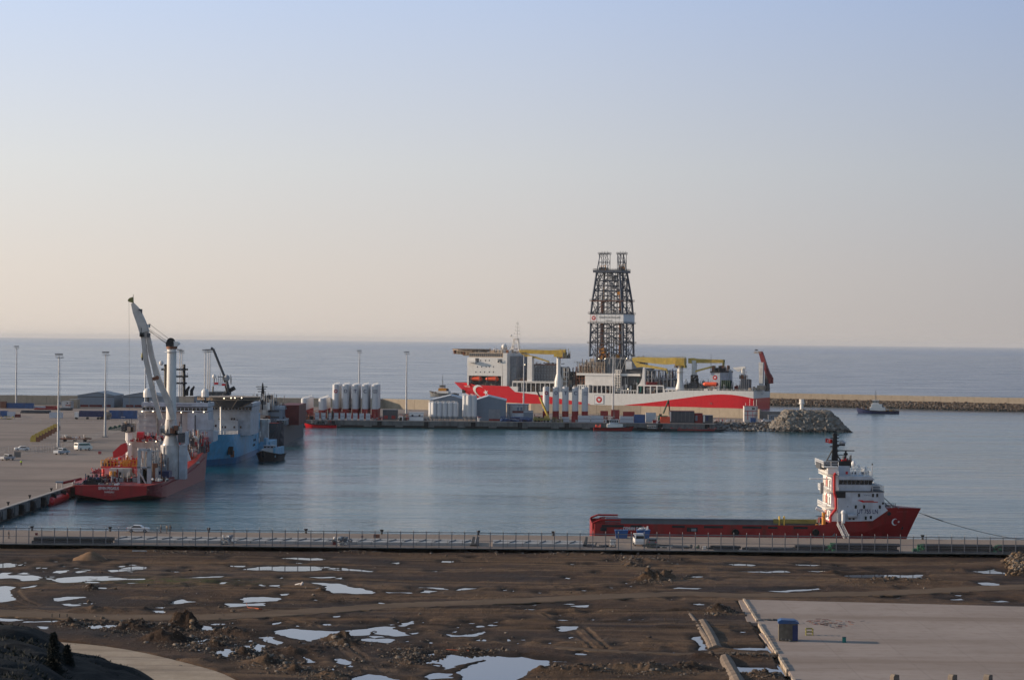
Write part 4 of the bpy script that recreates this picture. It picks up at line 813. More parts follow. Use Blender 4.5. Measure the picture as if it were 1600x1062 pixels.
# banner round the derrick
z1 = P(945, 489.8, T0)[1]; z0 = P(945, 504.7, T0)[1]; sa, sb = lv[3][1]-.6, lv[3][2]+.6; b = MB(); b.box(sa, sb, T0-1.1, T0-.9, z0, z1, 'white_clean'); b.box(sb, sb+.2, T0-1.1, T1+1, z0, z1, 'white_clean'); b.box(sa, sb, T1+.9, T1+1.1, z0, z1, 'white_clean')
for i in range(1, 9): x = sa+(sb-sa)*i/9; b.box(x-.05, x+.05, T0-1.14, T0-1.1, z0, z1, 'grey')
hz = (z1-z0)*.33; ex = sa+3.3; b.box(sa+.8, sa+5.6, T0-1.16, T0-1.1, (z0+z1)/2-2.3, (z0+z1)/2+2.7, 'faded'); b.box(sa+1, sa+5.4, T0-1.2, T0-1.16, (z0+z1)/2-2.1, (z0+z1)/2+2.5, 'white_clean')
emblem(b, lambda x, w, k: (x, T0-1.25-.05*k, w), ex-.1, (z0+z1)/2+.2, 1.5); bn = b.build('banner', dk)
text('TÜRKİYE PETROLLERİ', 1.7, 'dkgrey', lambda x, y: (sa+15+x, T0-1.2, (z0+z1)/2+.5+y), 'lettering', bn, 16)
text('TPAO', 1.1, 'dkgrey', lambda x, y: (sa+14.5+x, T0-1.2, (z0+z1)/2-1.7+y), 'lettering', bn, 5)
# guide columns, pipes and travelling gear in the derrick
b = MB(); zb0 = lv[0][0]-2
for px, r, m_, zt2 in ((941, 1.15, 'brown', 470), (943.5, .5, 'tan', 424), (969, .8, 'brown', 450), (948.5, .35, 'dkgrey', 424), (951, .3, 'grey', 424), (956, .3, 'grey', 424), (959, .45, 'midgrey', 430), (964, .35, 'dkgrey', 424), (972.5, .7, 'derrick', 424), (979, .6, 'derrick', 440), (934, .6, 'derrick', 440)):
    s = P(px, 500, 20)[0]; b.cyl((s, 20, zb0), (s, 20, P(px, zt2, 20)[1]), r, None, m_, 8)
b.clutter(lv[0][1]+3, lv[0][2]-3, T0+3, T1-3, zb0, zb0+7, 50, ['brown', 'dkgrey', 'amber', 'grey', 'derrick'], 11, .7); s = P(968, 455, 20)[0]; zq = P(968, 461, 20)[1]; b.box(s-1.2, s+1.2, 19, 21, zq, zq+4, 'amber'); s = P(941.5, 546, 18)[0]; zq = P(941, 552, 18)[1]; b.box(s-2, s+2, 16, 20, zq, zq+4, 'amber')
for y_ in (432, 446, 484, 512, 526): s = P(960, y_, 20)[0]; z = P(960, y_, 20)[1]; b.box(s-3, s+3, 17, 23, z-.2, z, 'grey'); b.box(s-.9, s+.9, 19, 21, z-2.6, z, 'grey')
b.build('drilling_gear', dk)
# substructure and drill floor
zb1 = P(930, 601, 6)[1]; zt1 = P(930, 585.5, 6)[1]
b = MB(); pbox(b, 900.5, 1000, 584, 586, 4, 38, 'white'); pbox(b, 914, 960, 586, 602, 4.4, 37, 'white'); pbox(b, 965, 1002, 576, 600, 7, 36, 'dkgrey'); pbox(b, 944, 966, 561, 584, 7, 36, 'midgrey'); pbox(b, 978, 987, 564.5, 576.5, 5, 30, 'white_shade'); pbox(b, 966, 1003, 581.5, 584, 5, 36, 'dkgrey'); b.build('substructure', ds)
b = MB(); s0, z0 = P(901, 601, 5); s1, z1 = P(914, 586, 5); b.cage(s0, s1, 5, 20, z0, z1, 3, 3, .3, 'brown'); b.clutter(s0, s1, 6, 20, z0, z1, 24, ['brown', 'dkgrey', 'tan', 'grey'], 13, .7); b.build('pipe_frame', ds)
b = MB(); s0, z0 = P(897, 584, 5); s1, z1 = P(945, 568, 5); b.cage(s0+4, s1, 5, 18, z0, z1, 9, 2, .3, 'tan', True); b.clutter(s0, s1, 6, 34, z0, z1+3.5, 260, ['tan', 'dkgrey', 'brown', 'midgrey', 'galv', 'midgrey', 'white'], 14, .65, .45); b.rail([(s0, 5, z1), (s1, 5, z1)], 1.2, 'tan', .08); b.build('process_modules', ds)
b = MB(); s0, z0 = P(920, 566, 9); s1, z1 = P(997, 553, 9); b.clutter(s0, s1, 9, 34, z0-2, z1, 220, ['tan', 'dkgrey', 'derrick', 'midgrey', 'galv', 'black'], 15, .7, .5)
s2, z2 = P(958, 575, 6.6); b.cage(P(945, 575, 6.6)[0], P(978, 575, 6.6)[0], 6.6, 10, P(950, 584, 6.6)[1], P(950, 560, 6.6)[1], 4, 1, .45, 'grey', True); b.build('drill_floor', ds)
b = MB(); s0, z0 = P(961, 612, 3); s1, z1 = P(969, 578, 3); b.cage(s0, s1, 3, 6, z0, z1, 2, 9, .35, 'white'); b.build('stair_tower', ds)
b = MB(); s0, z0 = P(965, 612, 6); s1, z1 = P(1003, 588, 6); b.box(s0, s1, 12, 34, z0, z1, 'dkgrey'); b.clutter(s0, s1, 5, 12, z0, z1+1, 130, ['midgrey', 'dkgrey', 'grey', 'teal', 'galv', 'black', 'white'], 16, .6, .5); b.build('deck_machinery', ds)
def openframe(x0, x1, y0, y1, n, t=.05, bar=.45, name='bulwark_frame', seed=1, back='dkgrey'):
    b = MB(); s0, z0 = P(x0, y1, t); s1, z1 = P(x1, y0, t)
    for i in range(n+1): s = s0+(s1-s0)*i/n; b.box(s-bar/2, s+bar/2, t, t+.6, z0, z1, 'white')
    b.box(s0, s1, t, t+.6, z1, z1+bar, 'white'); b.box(s0, s1, t+6, t+6.3, z0, z1, back); b.clutter(s0+.5, s1-.5, t+1, t+6, z0, z1, int(n*7), ['dkgrey', 'tan', 'grey', 'brown', 'black'], seed, .45); return b.build(name, ds)
openframe(919.5, 960, 602, 614, 6, seed=21); openframe(970, 994, 610.5, 615.5, 6, seed=22); openframe(996, 1036.5, 603.6, 614.8, 4, bar=.8, seed=23); openframe(1038, 1056, 609.5, 615, 3, bar=.7, seed=24)
b = MB(); pbox(b, 902, 919.5, 601, 614, 1, 8, 'white')
for i in range(5): pbox(b, 903+i*3.2, 904+i*3.2, 602, 608, .9, 1, 'midgrey')
b.build('louvre_house', ds)
openframe(800.5, 866, 597.5, 611.6, 9, t=1, bar=.4, seed=25, back='midgrey')
b = MB(); pbox(b, 793.6, 809, 603.8, 612, .1, 5, 'white'); b.build('bulwark_box', ds)
b = MB(); pbox(b, 800.5, 868, 595.8, 597.6, 1, 34, 'white'); b.clutter(P(801, 596, 3)[0], P(822, 596, 3)[0], 3, 12, P(801, 596, 3)[1], P(801, 590, 3)[1], 16, ['tan', 'white', 'brown'], 27, .7); b.build('mezzanine_deck', ds)
# riser and pipe racks forward of the derrick
b = MB(); s0, z0 = P(831, 596, 8); s1, z1 = P(868, 571, 8); b.box(s0, s1, 16, 36, z0, z1-1, 'midgrey'); b.cage(s0, s1, 8, 16, z0, z1, 8, 3, .35, 'grey', True); b.cage(s0, s1, 10, 14, z0+1, z1, 16, 1, .3, 'white_shade', True); b.box(s0, s1, 8, 16, z1, z1+.9, 'brown'); b.clutter(s0, s1, 8, 34, z1+.9, z1+2.4, 40, ['brown', 'tan', 'dkgrey'], 28, .5); b.build('riser_rack', ds)
b = MB(); s0, z0 = P(878, 610, 6); s1, z1 = P(900, 572, 6); b.box(s0+2, s1, 14, 34, z0, z1-4, 'dkgrey'); b.clutter(s0, s1, 5, 14, z0, z1, 120, ['dkgrey', 'tan', 'midgrey', 'brown', 'black'], 29, .7, .5); s2 = P(880, 590, 5)[0]; b.cage(s2, s2+3, 4, 7, z0, P(880, 574, 5)[1], 1, 5, .4, 'white'); b.build('pipe_rack', ds)
b = MB(); s0, z0 = P(793, 600, 12); b.box(s0+.2, s0+9, 6, 36, z0-3, P(800, 556, 12)[1], 'grey'); b.clutter(s0+2, P(830, 590)[0], 8, 34, P(800, 597, 12)[1], P(800, 566, 12)[1], 60, ['midgrey', 'dkgrey', 'grey', 'tan'], 30, .8, .4); b.build('engine_casing', ds)
# white fin and hook modules aft of the derrick
b = MB(); b.prism([P(*q_, 1) for q_ in [(1004.5, 574), (1007.3, 574), (1007.3, 603), (996, 603), (1000, 598), (1003, 590)]], 1, 4, 'white'); b.build('boom_rest', ds)
b = MB(); s0, z0 = P(1008, 604, 8); s1, z1 = P(1050, 579, 8); b.cage(s0, s1, 6, 20, z0, z1, 7, 2, .4, 'galv'); b.clutter(s0, s1, 7, 34, z0, z1+1, 190, ['dkgrey', 'midgrey', 'grey', 'tan', 'dullred', 'blue', 'black', 'white'], 31, .65, .45); s2 = P(1015, 600, 5)[0]; b.box(s2-3, s2+5, 5, 8, z0, z0+3.4, 'dullred'); b.build('riser_stack', ds)
b = MB(); s0, z0 = P(1068, 609, 8); s1, z1 = P(1100, 592, 8); b.clutter(s0, s1, 5, 34, z0, z1, 120, ['dkgrey', 'midgrey', 'black', 'grey', 'tan', 'derrick'], 32, .7, .5); s2, zz2 = P(1080, 586.5, 6); s3 = P(1088, 587, 6)[0]; b.cage(s2, s3, 6, 9, z0, zz2, 1, 3, .6, 'black', True); b.box(s2-2, s3, 5.8, 9, z0, z0+5, 'dkgrey'); b.build('deck_machinery', ds)
# funnel casing
b = MB(); s0, s1, z0, z1 = pbox(b, 1110, 1125, 582.2, 609.5, 6, 36, 'white_shade'); b.box(s0-.3, s1+.3, 5.7, 36.3, z1, z1+1, 'black'); emblem(b, lambda x, w, k: (x, 5.9-.06*k, w), *P(1117.2, 589.8, 6), 1.55); fc = b.build('funnel_casing', ds)
b = MB(); zq = P(1115, 571, 12)[1]
for i in range(9): x = s0+1+(s1-s0-2)*(i % 3)/2; y = 9+(i//3)*10; b.cyl((x, y, z1+1), (x, y, zq-(i % 2)*1.5), 1.0, None, 'black' if i % 4 else 'brown', 8)
b.clutter(s0, s1, 7, 35, z1+1, zq, 50, ['black', 'dkgrey', 'brown', 'dkgrey'], 33, .6, .6); b.build('exhaust_stacks', fc)
b = MB(); s, z = P(1111, 560, 10); b.cyl((s, 10, P(1111, 582, 10)[1]), (s, 10, P(1111, 553, 10)[1]), .25, .1, 'dkgrey', 5); b.box(s-1.2, s+1.2, 9.8, 10.2, P(1111, 563, 10)[1], P(1111, 562.4, 10)[1], 'dkgrey'); b.build('radio_mast', fc)
a0, zl = P(1098.5, 603, 1.6); a1, zh = P(1122, 596.8, 1.6); r = (zh-zl)/2; b = MB(); b.cyl((a0+r, 1.6, zl+r), (a1-r*.6, 1.6, zl+r), r, None, 'orange', 12); b.cyl((a0, 1.6, zl+r), (a0+r, 1.6, zl+r), r*.4, r, 'orange', 12); b.cyl((a1-r*.6, 1.6, zl+r), (a1, 1.6, zl+r), r, r*.6, 'faded', 12); b.build('lifeboat', ds, smooth=True)
b = MB(); s0, z0 = P(1098, 609.6, 4); s1, z1 = P(1140, 598, 4); b.clutter(s0, s1, 3, 10, z0, z1-1, 60, ['white', 'dkgrey', 'tan', 'midgrey'], 34, .5); b.box(P(1101, 608, 2)[0], P(1107, 608, 2)[0], .3, 1.5, z0-.5, z0+1, 'white'); b.box(P(1115, 608, 2)[0], P(1121, 608, 2)[0], .3, 1.5, z0-.5, z0+1, 'white'); b.build('deck_machinery', ds)
for x0, x1, y0, n_ in ((1126, 1141, 594, 5), (1156, 1171, 592, 5)):
    s0, z0 = P(x0, 610, 4); s1, z1 = P(x1, y0, 4); b = MB()
    for i in range(n_): x = s0+(s1-s0)*(i+.5)/n_; b.cyl((x, 5.5, z0), (x, 5.5, z1), (s1-s0)/n_*.5, None, 'derrick' if x0 > 1150 else 'dkgreen', 10); b.cyl((x, 9, z0), (x, 9, z1-.3), (s1-s0)/n_*.5, None, 'dkgrey', 10)
    b.clutter(s0, s1, 4, 9, z0, z0+3, 14, ['white', 'dkgrey'], x0, .4); b.build('mud_tanks', ds)
b = MB(); s0, z0 = P(1141, 610, 6); s1, z1 = P(1156, 598, 6); b.clutter(s0, s1, 5, 30, z0, z1+1, 50, ['dkgrey', 'dullred', 'midgrey', 'hatchred', 'grey'], 36, .6); s0, z0 = P(1171, 610, 6); s1, z1 = P(1180, 602, 6); b.clutter(s0, s1, 4, 20, z0, z1, 20, ['brown', 'tan', 'dkgrey'], 37, .6); s, z = P(1141, 577, 24); b.cyl((s, 24, P(1141, 600, 24)[1]), (s, 24, z), .9, None, 'white_shade', 8); b.build('deck_machinery', ds)
b = MB(); s, z = P(1161, 575, 18); b.cyl((s, 18, P(1161, 600, 18)[1]), (s, 18, z), 1.1, 1.1, 'white', 10); b.clutter(s-2.5, s+3, 16, 20, P(1161, 592, 18)[1], z, 18, ['white', 'brown', 'grey'], 38, .5)
boom(b, [(1146, 574.5, .8), (1150, 575.8, 2), (1160, 574.6, 2.2), (1165, 575, 1.8)], 18, 1.4, 'white'); boom(b, [(1148, 575, .9), (1153, 579.5, .9), (1160, 577, .9)], 18, 1, 'white'); b.build('knuckle_crane', ds)
mat('hatchred2', (.20, .02, .025), .55)
# aft crane with raised red jib
tq = 30
b = MB(); s0, z0 = P(1185.5, 609, 12); s1, z1 = P(1192.5, 566, 12); zk = P(1189, 585, 12)[1]
b.prism([(s0+.4, z0), (s1-.4, z0), (s1-.2, zk), (s1, z1), (s0-.2, z1), (s0, zk)], 12, 15, 'white_stained'); b.box(s0-1, s1+1, 11, 16, z0, z0+3, 'tan'); cr = b.build('aft_crane', ds)
b = MB(); pbox(b, 1194.6, 1200.5, 582.5, 611, 18, 22, 'dkgrey'); b.clutter(P(1192, 600, 15)[0], P(1203, 600, 15)[0], 12, 22, z0, z0+3, 14, ['tan', 'dkgrey'], 41, .5); b.build('crane_post', cr)
b = MB(); a_ = P(1187.5, 550, 17); c_ = P(1197, 580, 17); d_ = P(1205, 599, 17)
b.prism([P(*q_, 16) for q_ in [(1185, 549.5), (1190.5, 549), (1193.5, 557), (1199, 574), (1202.5, 583), (1205.5, 587), (1205.5, 597), (1202, 599), (1199.5, 592), (1193.5, 577), (1188.5, 563)]], 16, 18.4, 'hatchred2'); b.clutter(P(1200, 590, 16)[0], P(1207, 590, 16)[0], 15, 19, P(1205, 599, 16)[1], P(1205, 582, 16)[1], 26, ['dullred', 'hatchred'], 42, .5)
b.build('jib', cr); b = MB(); b.truss((P(1178.5, 550.5, 17)[0], 17, P(1178.5, 550.5, 17)[1]), (P(1190, 551, 17)[0], 17, P(1190, 550.5, 17)[1]), 2, 1.2, 4, .2, 'tan'); b.truss((P(1180, 547, 17)[0], 17, P(1180, 546.6, 17)[1]), (P(1184, 547, 17)[0], 17, P(1184, 546.8, 17)[1]), 2, .5, 2, .2, 'dkgrey'); b.build('jib_head', cr)
b = MB(); b.rail([(P(1010, 604, 1)[0], 0.4, zd(180)+.02), (229.6, .4, zd(225)), (229.6, 41.5, zd(228))], 1.1, 'white', .07, 3); b.build('railing', ds)
for px, py in ((888.5, 0), (935.5, 560.5), (945.3, 560.3), (979, 559.8), (981, 607.5), (992, 0), (1112, 0), (820, 569.5)):
    if py: s, z = P(px, py, 2.5); b = MB(); b.ball((s, 2.5, z), .3, 'lamp', 6, 4); b.build('deck_lamp', ds)
text('YAVUZ', 1.2, 'slate', lambda u, v: (230.2, 21+u, zd(229)-2.2+v), 'ship_name', ds, 6)
# ---------------- supply vessel at the near quay ----------------
UY = 506.0
US = Frame(0, UY, 0); u0 = D(925, 838, UY).x; US.o = Vector((u0, UY, 0))
us = empty('supply_vessel', (u0, UY, 0), 0, 'red supply vessel with white bridge and long open cargo deck at the near quay', 'ship')
def P(px, py, t=0): return US.side(px, py, t)
BW = 15.5
tip = P(1439, 793.5, BW/2); SL = tip[0]
top = [(925.5, 817.5), (1150, 819.5), (1262, 820.5), (1290, 819), (1299, 814.8), (1345, 813.8), (1364, 813.2), (1389, 795.2), (1405, 794.5)]
TP = [P(a, b, 0) for a, b in top]+[tip, (tip[0]+1, tip[1])]
def utop(s): return float(np.interp(s, [a for a, _ in TP], [b for _, b in TP]))
sstem = P(1413, 834, 7)[0]
def uhw(s, f):
    L0 = sstem+(SL-sstem)*f**1.2; k = min(max((L0-s)/(20+4*f), 0), 1); return max(.08, BW/2*(1-(1-k)**(2.4 if f > .5 else 1.9)))
rings = []
for s in sorted(set([0, .6, 6, 12, 20, 30, 40]+[round(a, 2) for a, _ in TP if 0 < a < SL]+[50, 52, 54, 56, 58, 60, 61, 62, 63, 64, 65, 66, 67, 68, 69, 70, 71, SL-.6, SL-.2, SL])):
    r = []; d = utop(s)
    for side in (-1, 1):
        fs = [-.15, 0, .3, .6, .85, 1]; 
        if side == 1: fs = fs[::-1]
        for f in fs:
            g = max(f, 0); L0 = sstem+(SL-sstem)*g**1.2; ss = s if s < 50 else 50+(s-50)*(L0-50)/(SL-50); dd = utop(s)
            r.append((ss, BW/2+side*uhw(ss, g)*(.96 if s < .5 else 1), f*dd if f >= 0 else -.8))
    rings.append(r)
mat('hullred', (.30, .013, .012), .45, var=.12, dirt=(.13, .022, .015), damt=.8)
dz = P(1000, 826, 0)[1]
# open cargo deck: shell sides stay, inner deck sits low
b = MB(); sF = P(1296, 815)[0]
for R_ in (rings,):
    n = len(R_[0])
    for i in range(len(R_)-1):
        for j in range(n-1):
            if j == 5 and R_[i+1][5][0] <= sF+.1: continue
            k = [R_[i][j], R_[i][j+1], R_[i+1][j+1], R_[i+1][j]]; b.add(k, [(0, 1, 2, 3)], 'hullred')
b.add([rings[0][j] for j in range(12)], [tuple(range(12))], 'hullred')
bx = P(1437, 842, 7)[0]; b.ball((sstem-.5, BW/2, -.2), 1.3, 'hullred', 10, 6); b.cyl((sstem-3, BW/2, -.3), (sstem+1.8, BW/2, -.2), 1.2, .8, 'hullred', 10); b.build('hull', us, smooth=True)
b = MB(); b.box(.7, sF, .3, BW-.3, dz-1.6, dz-1.3, 'dkgrey'); b.build('cargo_deck', us)
b = MB(); zf = utop(10); sE = P(1262, 820)[0]; b.box(3.5, sE+5, BW-1.6, BW-.05, dz-1.3, zf+.05, 'midgrey'); b.box(3.5, sE+5, BW-2.0, BW, zf+.05, zf+.25, 'slate'); b.box(sE-6, sE+4.5, BW-2.05, BW-1.6, zf-.6, zf+.35, 'olive'); b.build('cargo_rail', us)
b = MB(); b.box(3.5, sE+6, .12, 1.5, dz-1.3, zf-.35, 'midgrey')
for x0, x1 in ((940, 975), (985, 1003), (1050, 1070), (1100, 1130), (1160, 1190), (1200, 1215), (1240, 1262)): s0 = P(x0, 820)[0]; s1 = P(x1, 820)[0]; b.box(s0, s1, -.06, .14, zf-.75, zf-.25, 'black')
b.build('cargo_rail', us)
s0, z0 = P(1073, 830); s1, z1 = P(1090, 823.5); b = MB(); b.box(s0, s1, -.06, .1, z0, z1, 'black'); b.box(s0+1, s1-.3, -.1, -.06, z0+.1, z1-.25, 'grey'); b.build('side_hatch', us)
b = MB(); a_ = [(0.2, zf-1.2), (0.2, zf+.1), (1.8, zf+.75), (6.3, zf+.75)]; 
for t in (.3, BW-.4): b = MB(); b.path([(x, t, z) for x, z in a_], .22, 'hullred', 5); b.path([(1.4, t, zf-.5), (2.6, t, zf+.2), (6.3, t, zf+.2)], .16, 'hullred', 5); b.build('stern_guard_frame', us)
s0, z0 = P(938, 829); b = MB(); b.box(s0, s0+1.4, -.06, .05, z0, z0+.8, 'black'); b.build('stern_mark', us)
text('OSMAN GAZİ', 1.0, 'white_clean', lambda u, v: (P(990, 825)[0]+u, -.09, P(990, 825.6)[1]+v), 'ship_name', us, 4.6)
for px in (1149, 1274): s, z = P(px, 831); b = MB(); b.cyl((s, -.9, z), (s, .1, z), .75, None, 'rubber', 12); b.build('tyre_fender', us)
# superstructure
b = MB(); SH = [(1309.5, 815), (1309.5, 767), (1381, 767.8), (1383.5, 793), (1388, 797), (1364, 813.5)]
b.prism([P(*q_) for q_ in SH], .35, BW-.35, 'white_shade'); b.prism([P(*q_) for q_ in [(1309, 768.2), (1309, 766.6), (1382, 767.4), (1382, 768.6)]], .15, BW-.15, 'dkgrey'); b.build('deckhouse', us)
for x, y, w_, h_ in [(1317, 773.5, .3, .5), (1342.5, 773.5, .3, .5), (1364.5, 773.6, .3, .5), (1371, 773.6, .3, .5), (1337.5, 791.6, .3, .5), (1350.5, 791.6, .3, .5), (1375, 791.7, .3, .5), (1380, 786, .3, .3), (1339.4, 804, .22, .35), (1328, 808.8, .3, .5), (1334, 808.8, .3, .5), (1353, 809, .3, .5), (1361, 808, .3, .5), (1325, 791, .15, .1)]:
    s, z = P(x, y); b = MB(); b.box(s-w_*.75, s+w_*.75, .29, .35, z-h_*.75, z+h_*.75, 'glass'); b.build('porthole', us)
s, z = P(1311.5, 769); b = MB(); b.box(s-1, s+1.4, .25, .36, z-1.2, z+.3, 'black'); b.build('side_recess', us)
text('UT 755 LN', 1.35, 'navy', lambda u, v: (P(1356, 799)[0]+u, .28, P(1356, 799.2)[1]+v), 'lettering', us, 4.5)
b = MB(); s0, z0 = P(1340, 784.6); s1, z1 = P(1372, 781.4); b.prism([(s0, z1), (s0+1.2, z0), (s0+1.7, z0), (s0+1.2, z1)], .28, .34, 'red'); b.box(s0+1.6, s1, .3, .34, z0, z0+.22, 'faded'); b.box(s0+1.4, s0+3.6, .3, .34, z0+.25, z0+.42, 'faded'); b.build('red_stripe', us)
text('TPIC', .4, 'slate', lambda u, v: (P(1356, 773.6)[0]+u, .28, P(1356, 773.6)[1]+v), 'lettering', us, 1.7)
# bridge deck
b = MB(); q_ = [P(1311, 767), P(1311, 757.5), P(1364, 757.8), P(1361, 767)]; b.prism(q_, .9, BW-.9, 'white_shade'); b.build('bridge_base', us)
b = MB(); b.prism([P(*v) for v in [(1311, 758), (1311, 749), (1366, 749.2), (1363, 758.2)]], 1.1, BW-1.1, 'grey')
s0, z0 = P(1312, 757); s1, z1 = P(1365, 750.2); 
for i in range(8): x = s0+(s1-s0)*(i+.12)/8; b.prism([(x-.1, z0+.1), (x+(s1-s0)*.1-.1, z0+.1), (x+(s1-s0)*.1, z1), (x, z1)], .95, 1.1, 'glass')
for i in range(7): t = 1.6+i*(BW-3.4)/7; b.box(s0-.15, s0-.02, t, t+1.2, z0+.1, z1, 'glass')
b.build('wheelhouse', us)
b = MB(); b.prism([P(*v, .6) for v in [(1310.5, 749.3), (1310.5, 743.6), (1361, 744), (1367.5, 749.6)]], .6, BW-.6, 'white_shade'); b.build('wheelhouse_roof', us)
b = MB(); s0, z0 = P(1364, 767); s1, z1 = P(1381, 758); b.rail([(s0, .6, z0), (s1, .6, z0), (s1, BW-.6, z0)], 1.1, 'white', .05, 1.2); b.box(s0, s0+2, 3, BW-3, z0, z0+1, 'grey'); b.build('foredeck_rail', us)
b = MB(); b.prism([P(*v, 4) for v in [(1310, 744), (1310, 727.5), (1328, 728), (1328, 744)]], 4, BW-4, 'white_shade'); s, z = P(1323, 738.4, 4); b.box(s-.25, s+.25, 3.9, 4, z-.3, z+.3, 'red'); b.build('top_house', us)
# aft stair towers and decks, sunlit tone put in by a brighter white
b = MB(); 
for y0, y1, x0, dx_ in ((815, 794, 1293, 1.3), (793, 768, 1294, 1.3), (767, 742, 1293, 1.1), (741, 728, 1297, 2.4)):
    s0, z0 = P(x0+14, y0, .6); s1, z1 = P(1310, y1, .6); b.box(s0-dx_, s1+.1, 1.0, BW-1.0, z0, z1-.35, 'white_clean'); b.box(s0-dx_-1, s1, .5, BW-.5, z1-.35, z1-.15, 'white'); b.rail([(s1, .6, z1), (s0-dx_-1, .6, z1), (s0-dx_-1, BW-.6, z1)], 1.0, 'white_clean', .05, 1.3)
    for t in (3, 6.2, 9.5, 12.3): b.box(s0-dx_-.08, s0-dx_, t, t+.8, z0+.5, z0+2.2, 'tan' if t > 3 else 'glass')
    b.box(s0-dx_-.1, s0-dx_-.02, 7.6, 8.3, z0+.6, z1-.8, 'red')
b.build('aft_house', us)
b = MB(); L = [(1306, 739), (1303.5, 742), (1303.5, 770), (1306, 777), (1306, 795), (1300, 803), (1297.5, 806), (1297.5, 815)]
b.path([(P(*v, .3)[0], .3, P(*v, .3)[1]) for v in L], .3, 'red', 7); b.build('red_pipe', us)
b = MB(); s, z = P(1291, 748, 1); b.box(s-3.4, s+2.8, 2, 3, z-.15, z+.05, 'white'); b.box(P(1285, 755)[0], P(1290, 755)[0], 3, 4, P(1285, 772)[1], P(1285, 755)[1], 'grey'); b.build('bridge_wing', us)
# black monkey island, mast, radar
b = MB(); s0, z0 = P(1297, 730, 5); s1, z1 = P(1330, 721, 5); sm = P(1302, 722, 5)[0]; b.box(sm-.5, s1, 5, BW-5, z0, z1+.1, 'black'); b.box(sm-3, sm+1, 4, BW-4, z0-.4, z0+1.0, 'dkgrey'); b.cyl((s1-1.5, 6, z1), (s1-1.5, 6, z1+1.2), .35, None, 'dkgrey', 6); b.build('monkey_island', us)
b = MB(); m0 = P(1304, 727, 7.5); m1 = P(1304.5, 676, 7.5); mx_ = m0[0]; b.prism([(mx_-.75, m0[1]), (mx_+.75, m0[1]), (mx_+.4, m1[1]), (mx_-.35, m1[1])], 7.1, 7.9, 'black'); b.bar((mx_-2.6, 7.5, m0[1]-.5), (mx_-.3, 7.5, P(1304, 700, 7.5)[1]), .2, 'black'); b.bar((mx_+2, 7.5, m0[1]+.4), (mx_+.3, 7.5, P(1304, 709, 7.5)[1]), .22, 'black')
z = P(1310, 694.3, 7.5)[1]; b.box(mx_, P(1320, 694, 7.5)[0], 7, 8, z-.25, z+.1, 'black'); b.ball((P(1315.5, 691, 7.5)[0], 7.5, z+.5), .55, 'galv'); b.ball((P(1318.5, 691, 7.5)[0], 7.5, z+.4), .4, 'galv')
z = P(1310, 710.4, 7.5)[1]; b.box(mx_, P(1322, 710, 7.5)[0], 7.3, 7.7, z-.1, z+.05, 'black')
for i, y in enumerate((680, 685, 690, 698, 705)): z = P(1304, y, 7.5)[1]; b.box(mx_-.6-(i % 2)*.5, mx_+.9, 7.2, 7.8, z, z+.25, 'dkgrey')
b.build('mast', us)
b = MB(); z = P(1322, 703.8, 7)[1]; s0 = P(1309, 703, 7)[0]; s1 = P(1335, 703, 7)[0]; b.box(s0, s1, 6.9, 7.2, z-.1, z+.12, 'black'); sc_ = P(1321.5, 707, 7)[0]; b.cyl((sc_, 7, P(1321, 721, 7)[1]), (sc_, 7, z), .22, .22, 'black', 6); b.box(sc_-.4, sc_+.4, 6.7, 7.3, z-1, z-.5, 'black'); b.build('radar', us)
b = MB(); s, z = P(1322.5, 715, 6.5); b.clutter(s-1.2, s+1.2, 5.5, 7.5, z-1.3, z+.8, 14, ['red', 'faded', 'dkgrey'], 3, .3); b.build('fire_monitor', us)
b = MB(); s, z = P(1295, 688, 7.5)
fl = [[(s-.75+1.6*i/8, 7.5+.18*math.sin(i*.9), z-.45-.02*i+(.9 if k else 0)+.05*math.sin(i)) for i in range(9)] for k in (0, 1)]; b.loft(fl, 'red'); f_ = b.build('flag', us)
b = MB(); crescent(b, s-.1, z, .22, 'white_clean', lambda x, y: (x, 7.5+.18*math.sin((x-s+.75)/1.6*8*.9)-.03, y)); b.build('crescent_and_star', f_)
b = MB(); b.bar((s+.85, 7.5, z+.45), (mx_, 7.5, P(1304, 681, 7.5)[1]), .03, 'black'); b.build('halyard', us)
for i, (x, y, r) in enumerate([(1333.5, 724, .5), (1342, 728, .3), (1352.8, 731, .28), (1357, 737, .2), (1363, 725, .18)]):
    s, z = P(x, y, 3+i*2); zb = P(x, 744, 3+i*2)[1]; b = MB(); b.cyl((s, 3+i*2, zb), (s, 3+i*2, z), .09, None, 'white', 5); b.ball((s, 3+i*2, z), r, 'white_clean' if i < 3 else 'dkgrey', 8, 6, 1.3); b.build('antenna', us)
s0, z0 = P(1330, 743.8, 1); s1 = P(1361, 743.8, 1)[0]; b = MB(); b.rail([(s0, .9, z0), (s1, .9, z0), (s1, BW-.9, z0), (s0, BW-.9, z0)], 1.0, 'white', .05, 1.4); b.clutter(s0, s1, 4, 11, z0, z0+1.4, 16, ['white', 'dkgrey', 'grey'], 8, .25); b.build('roof_rail', us)
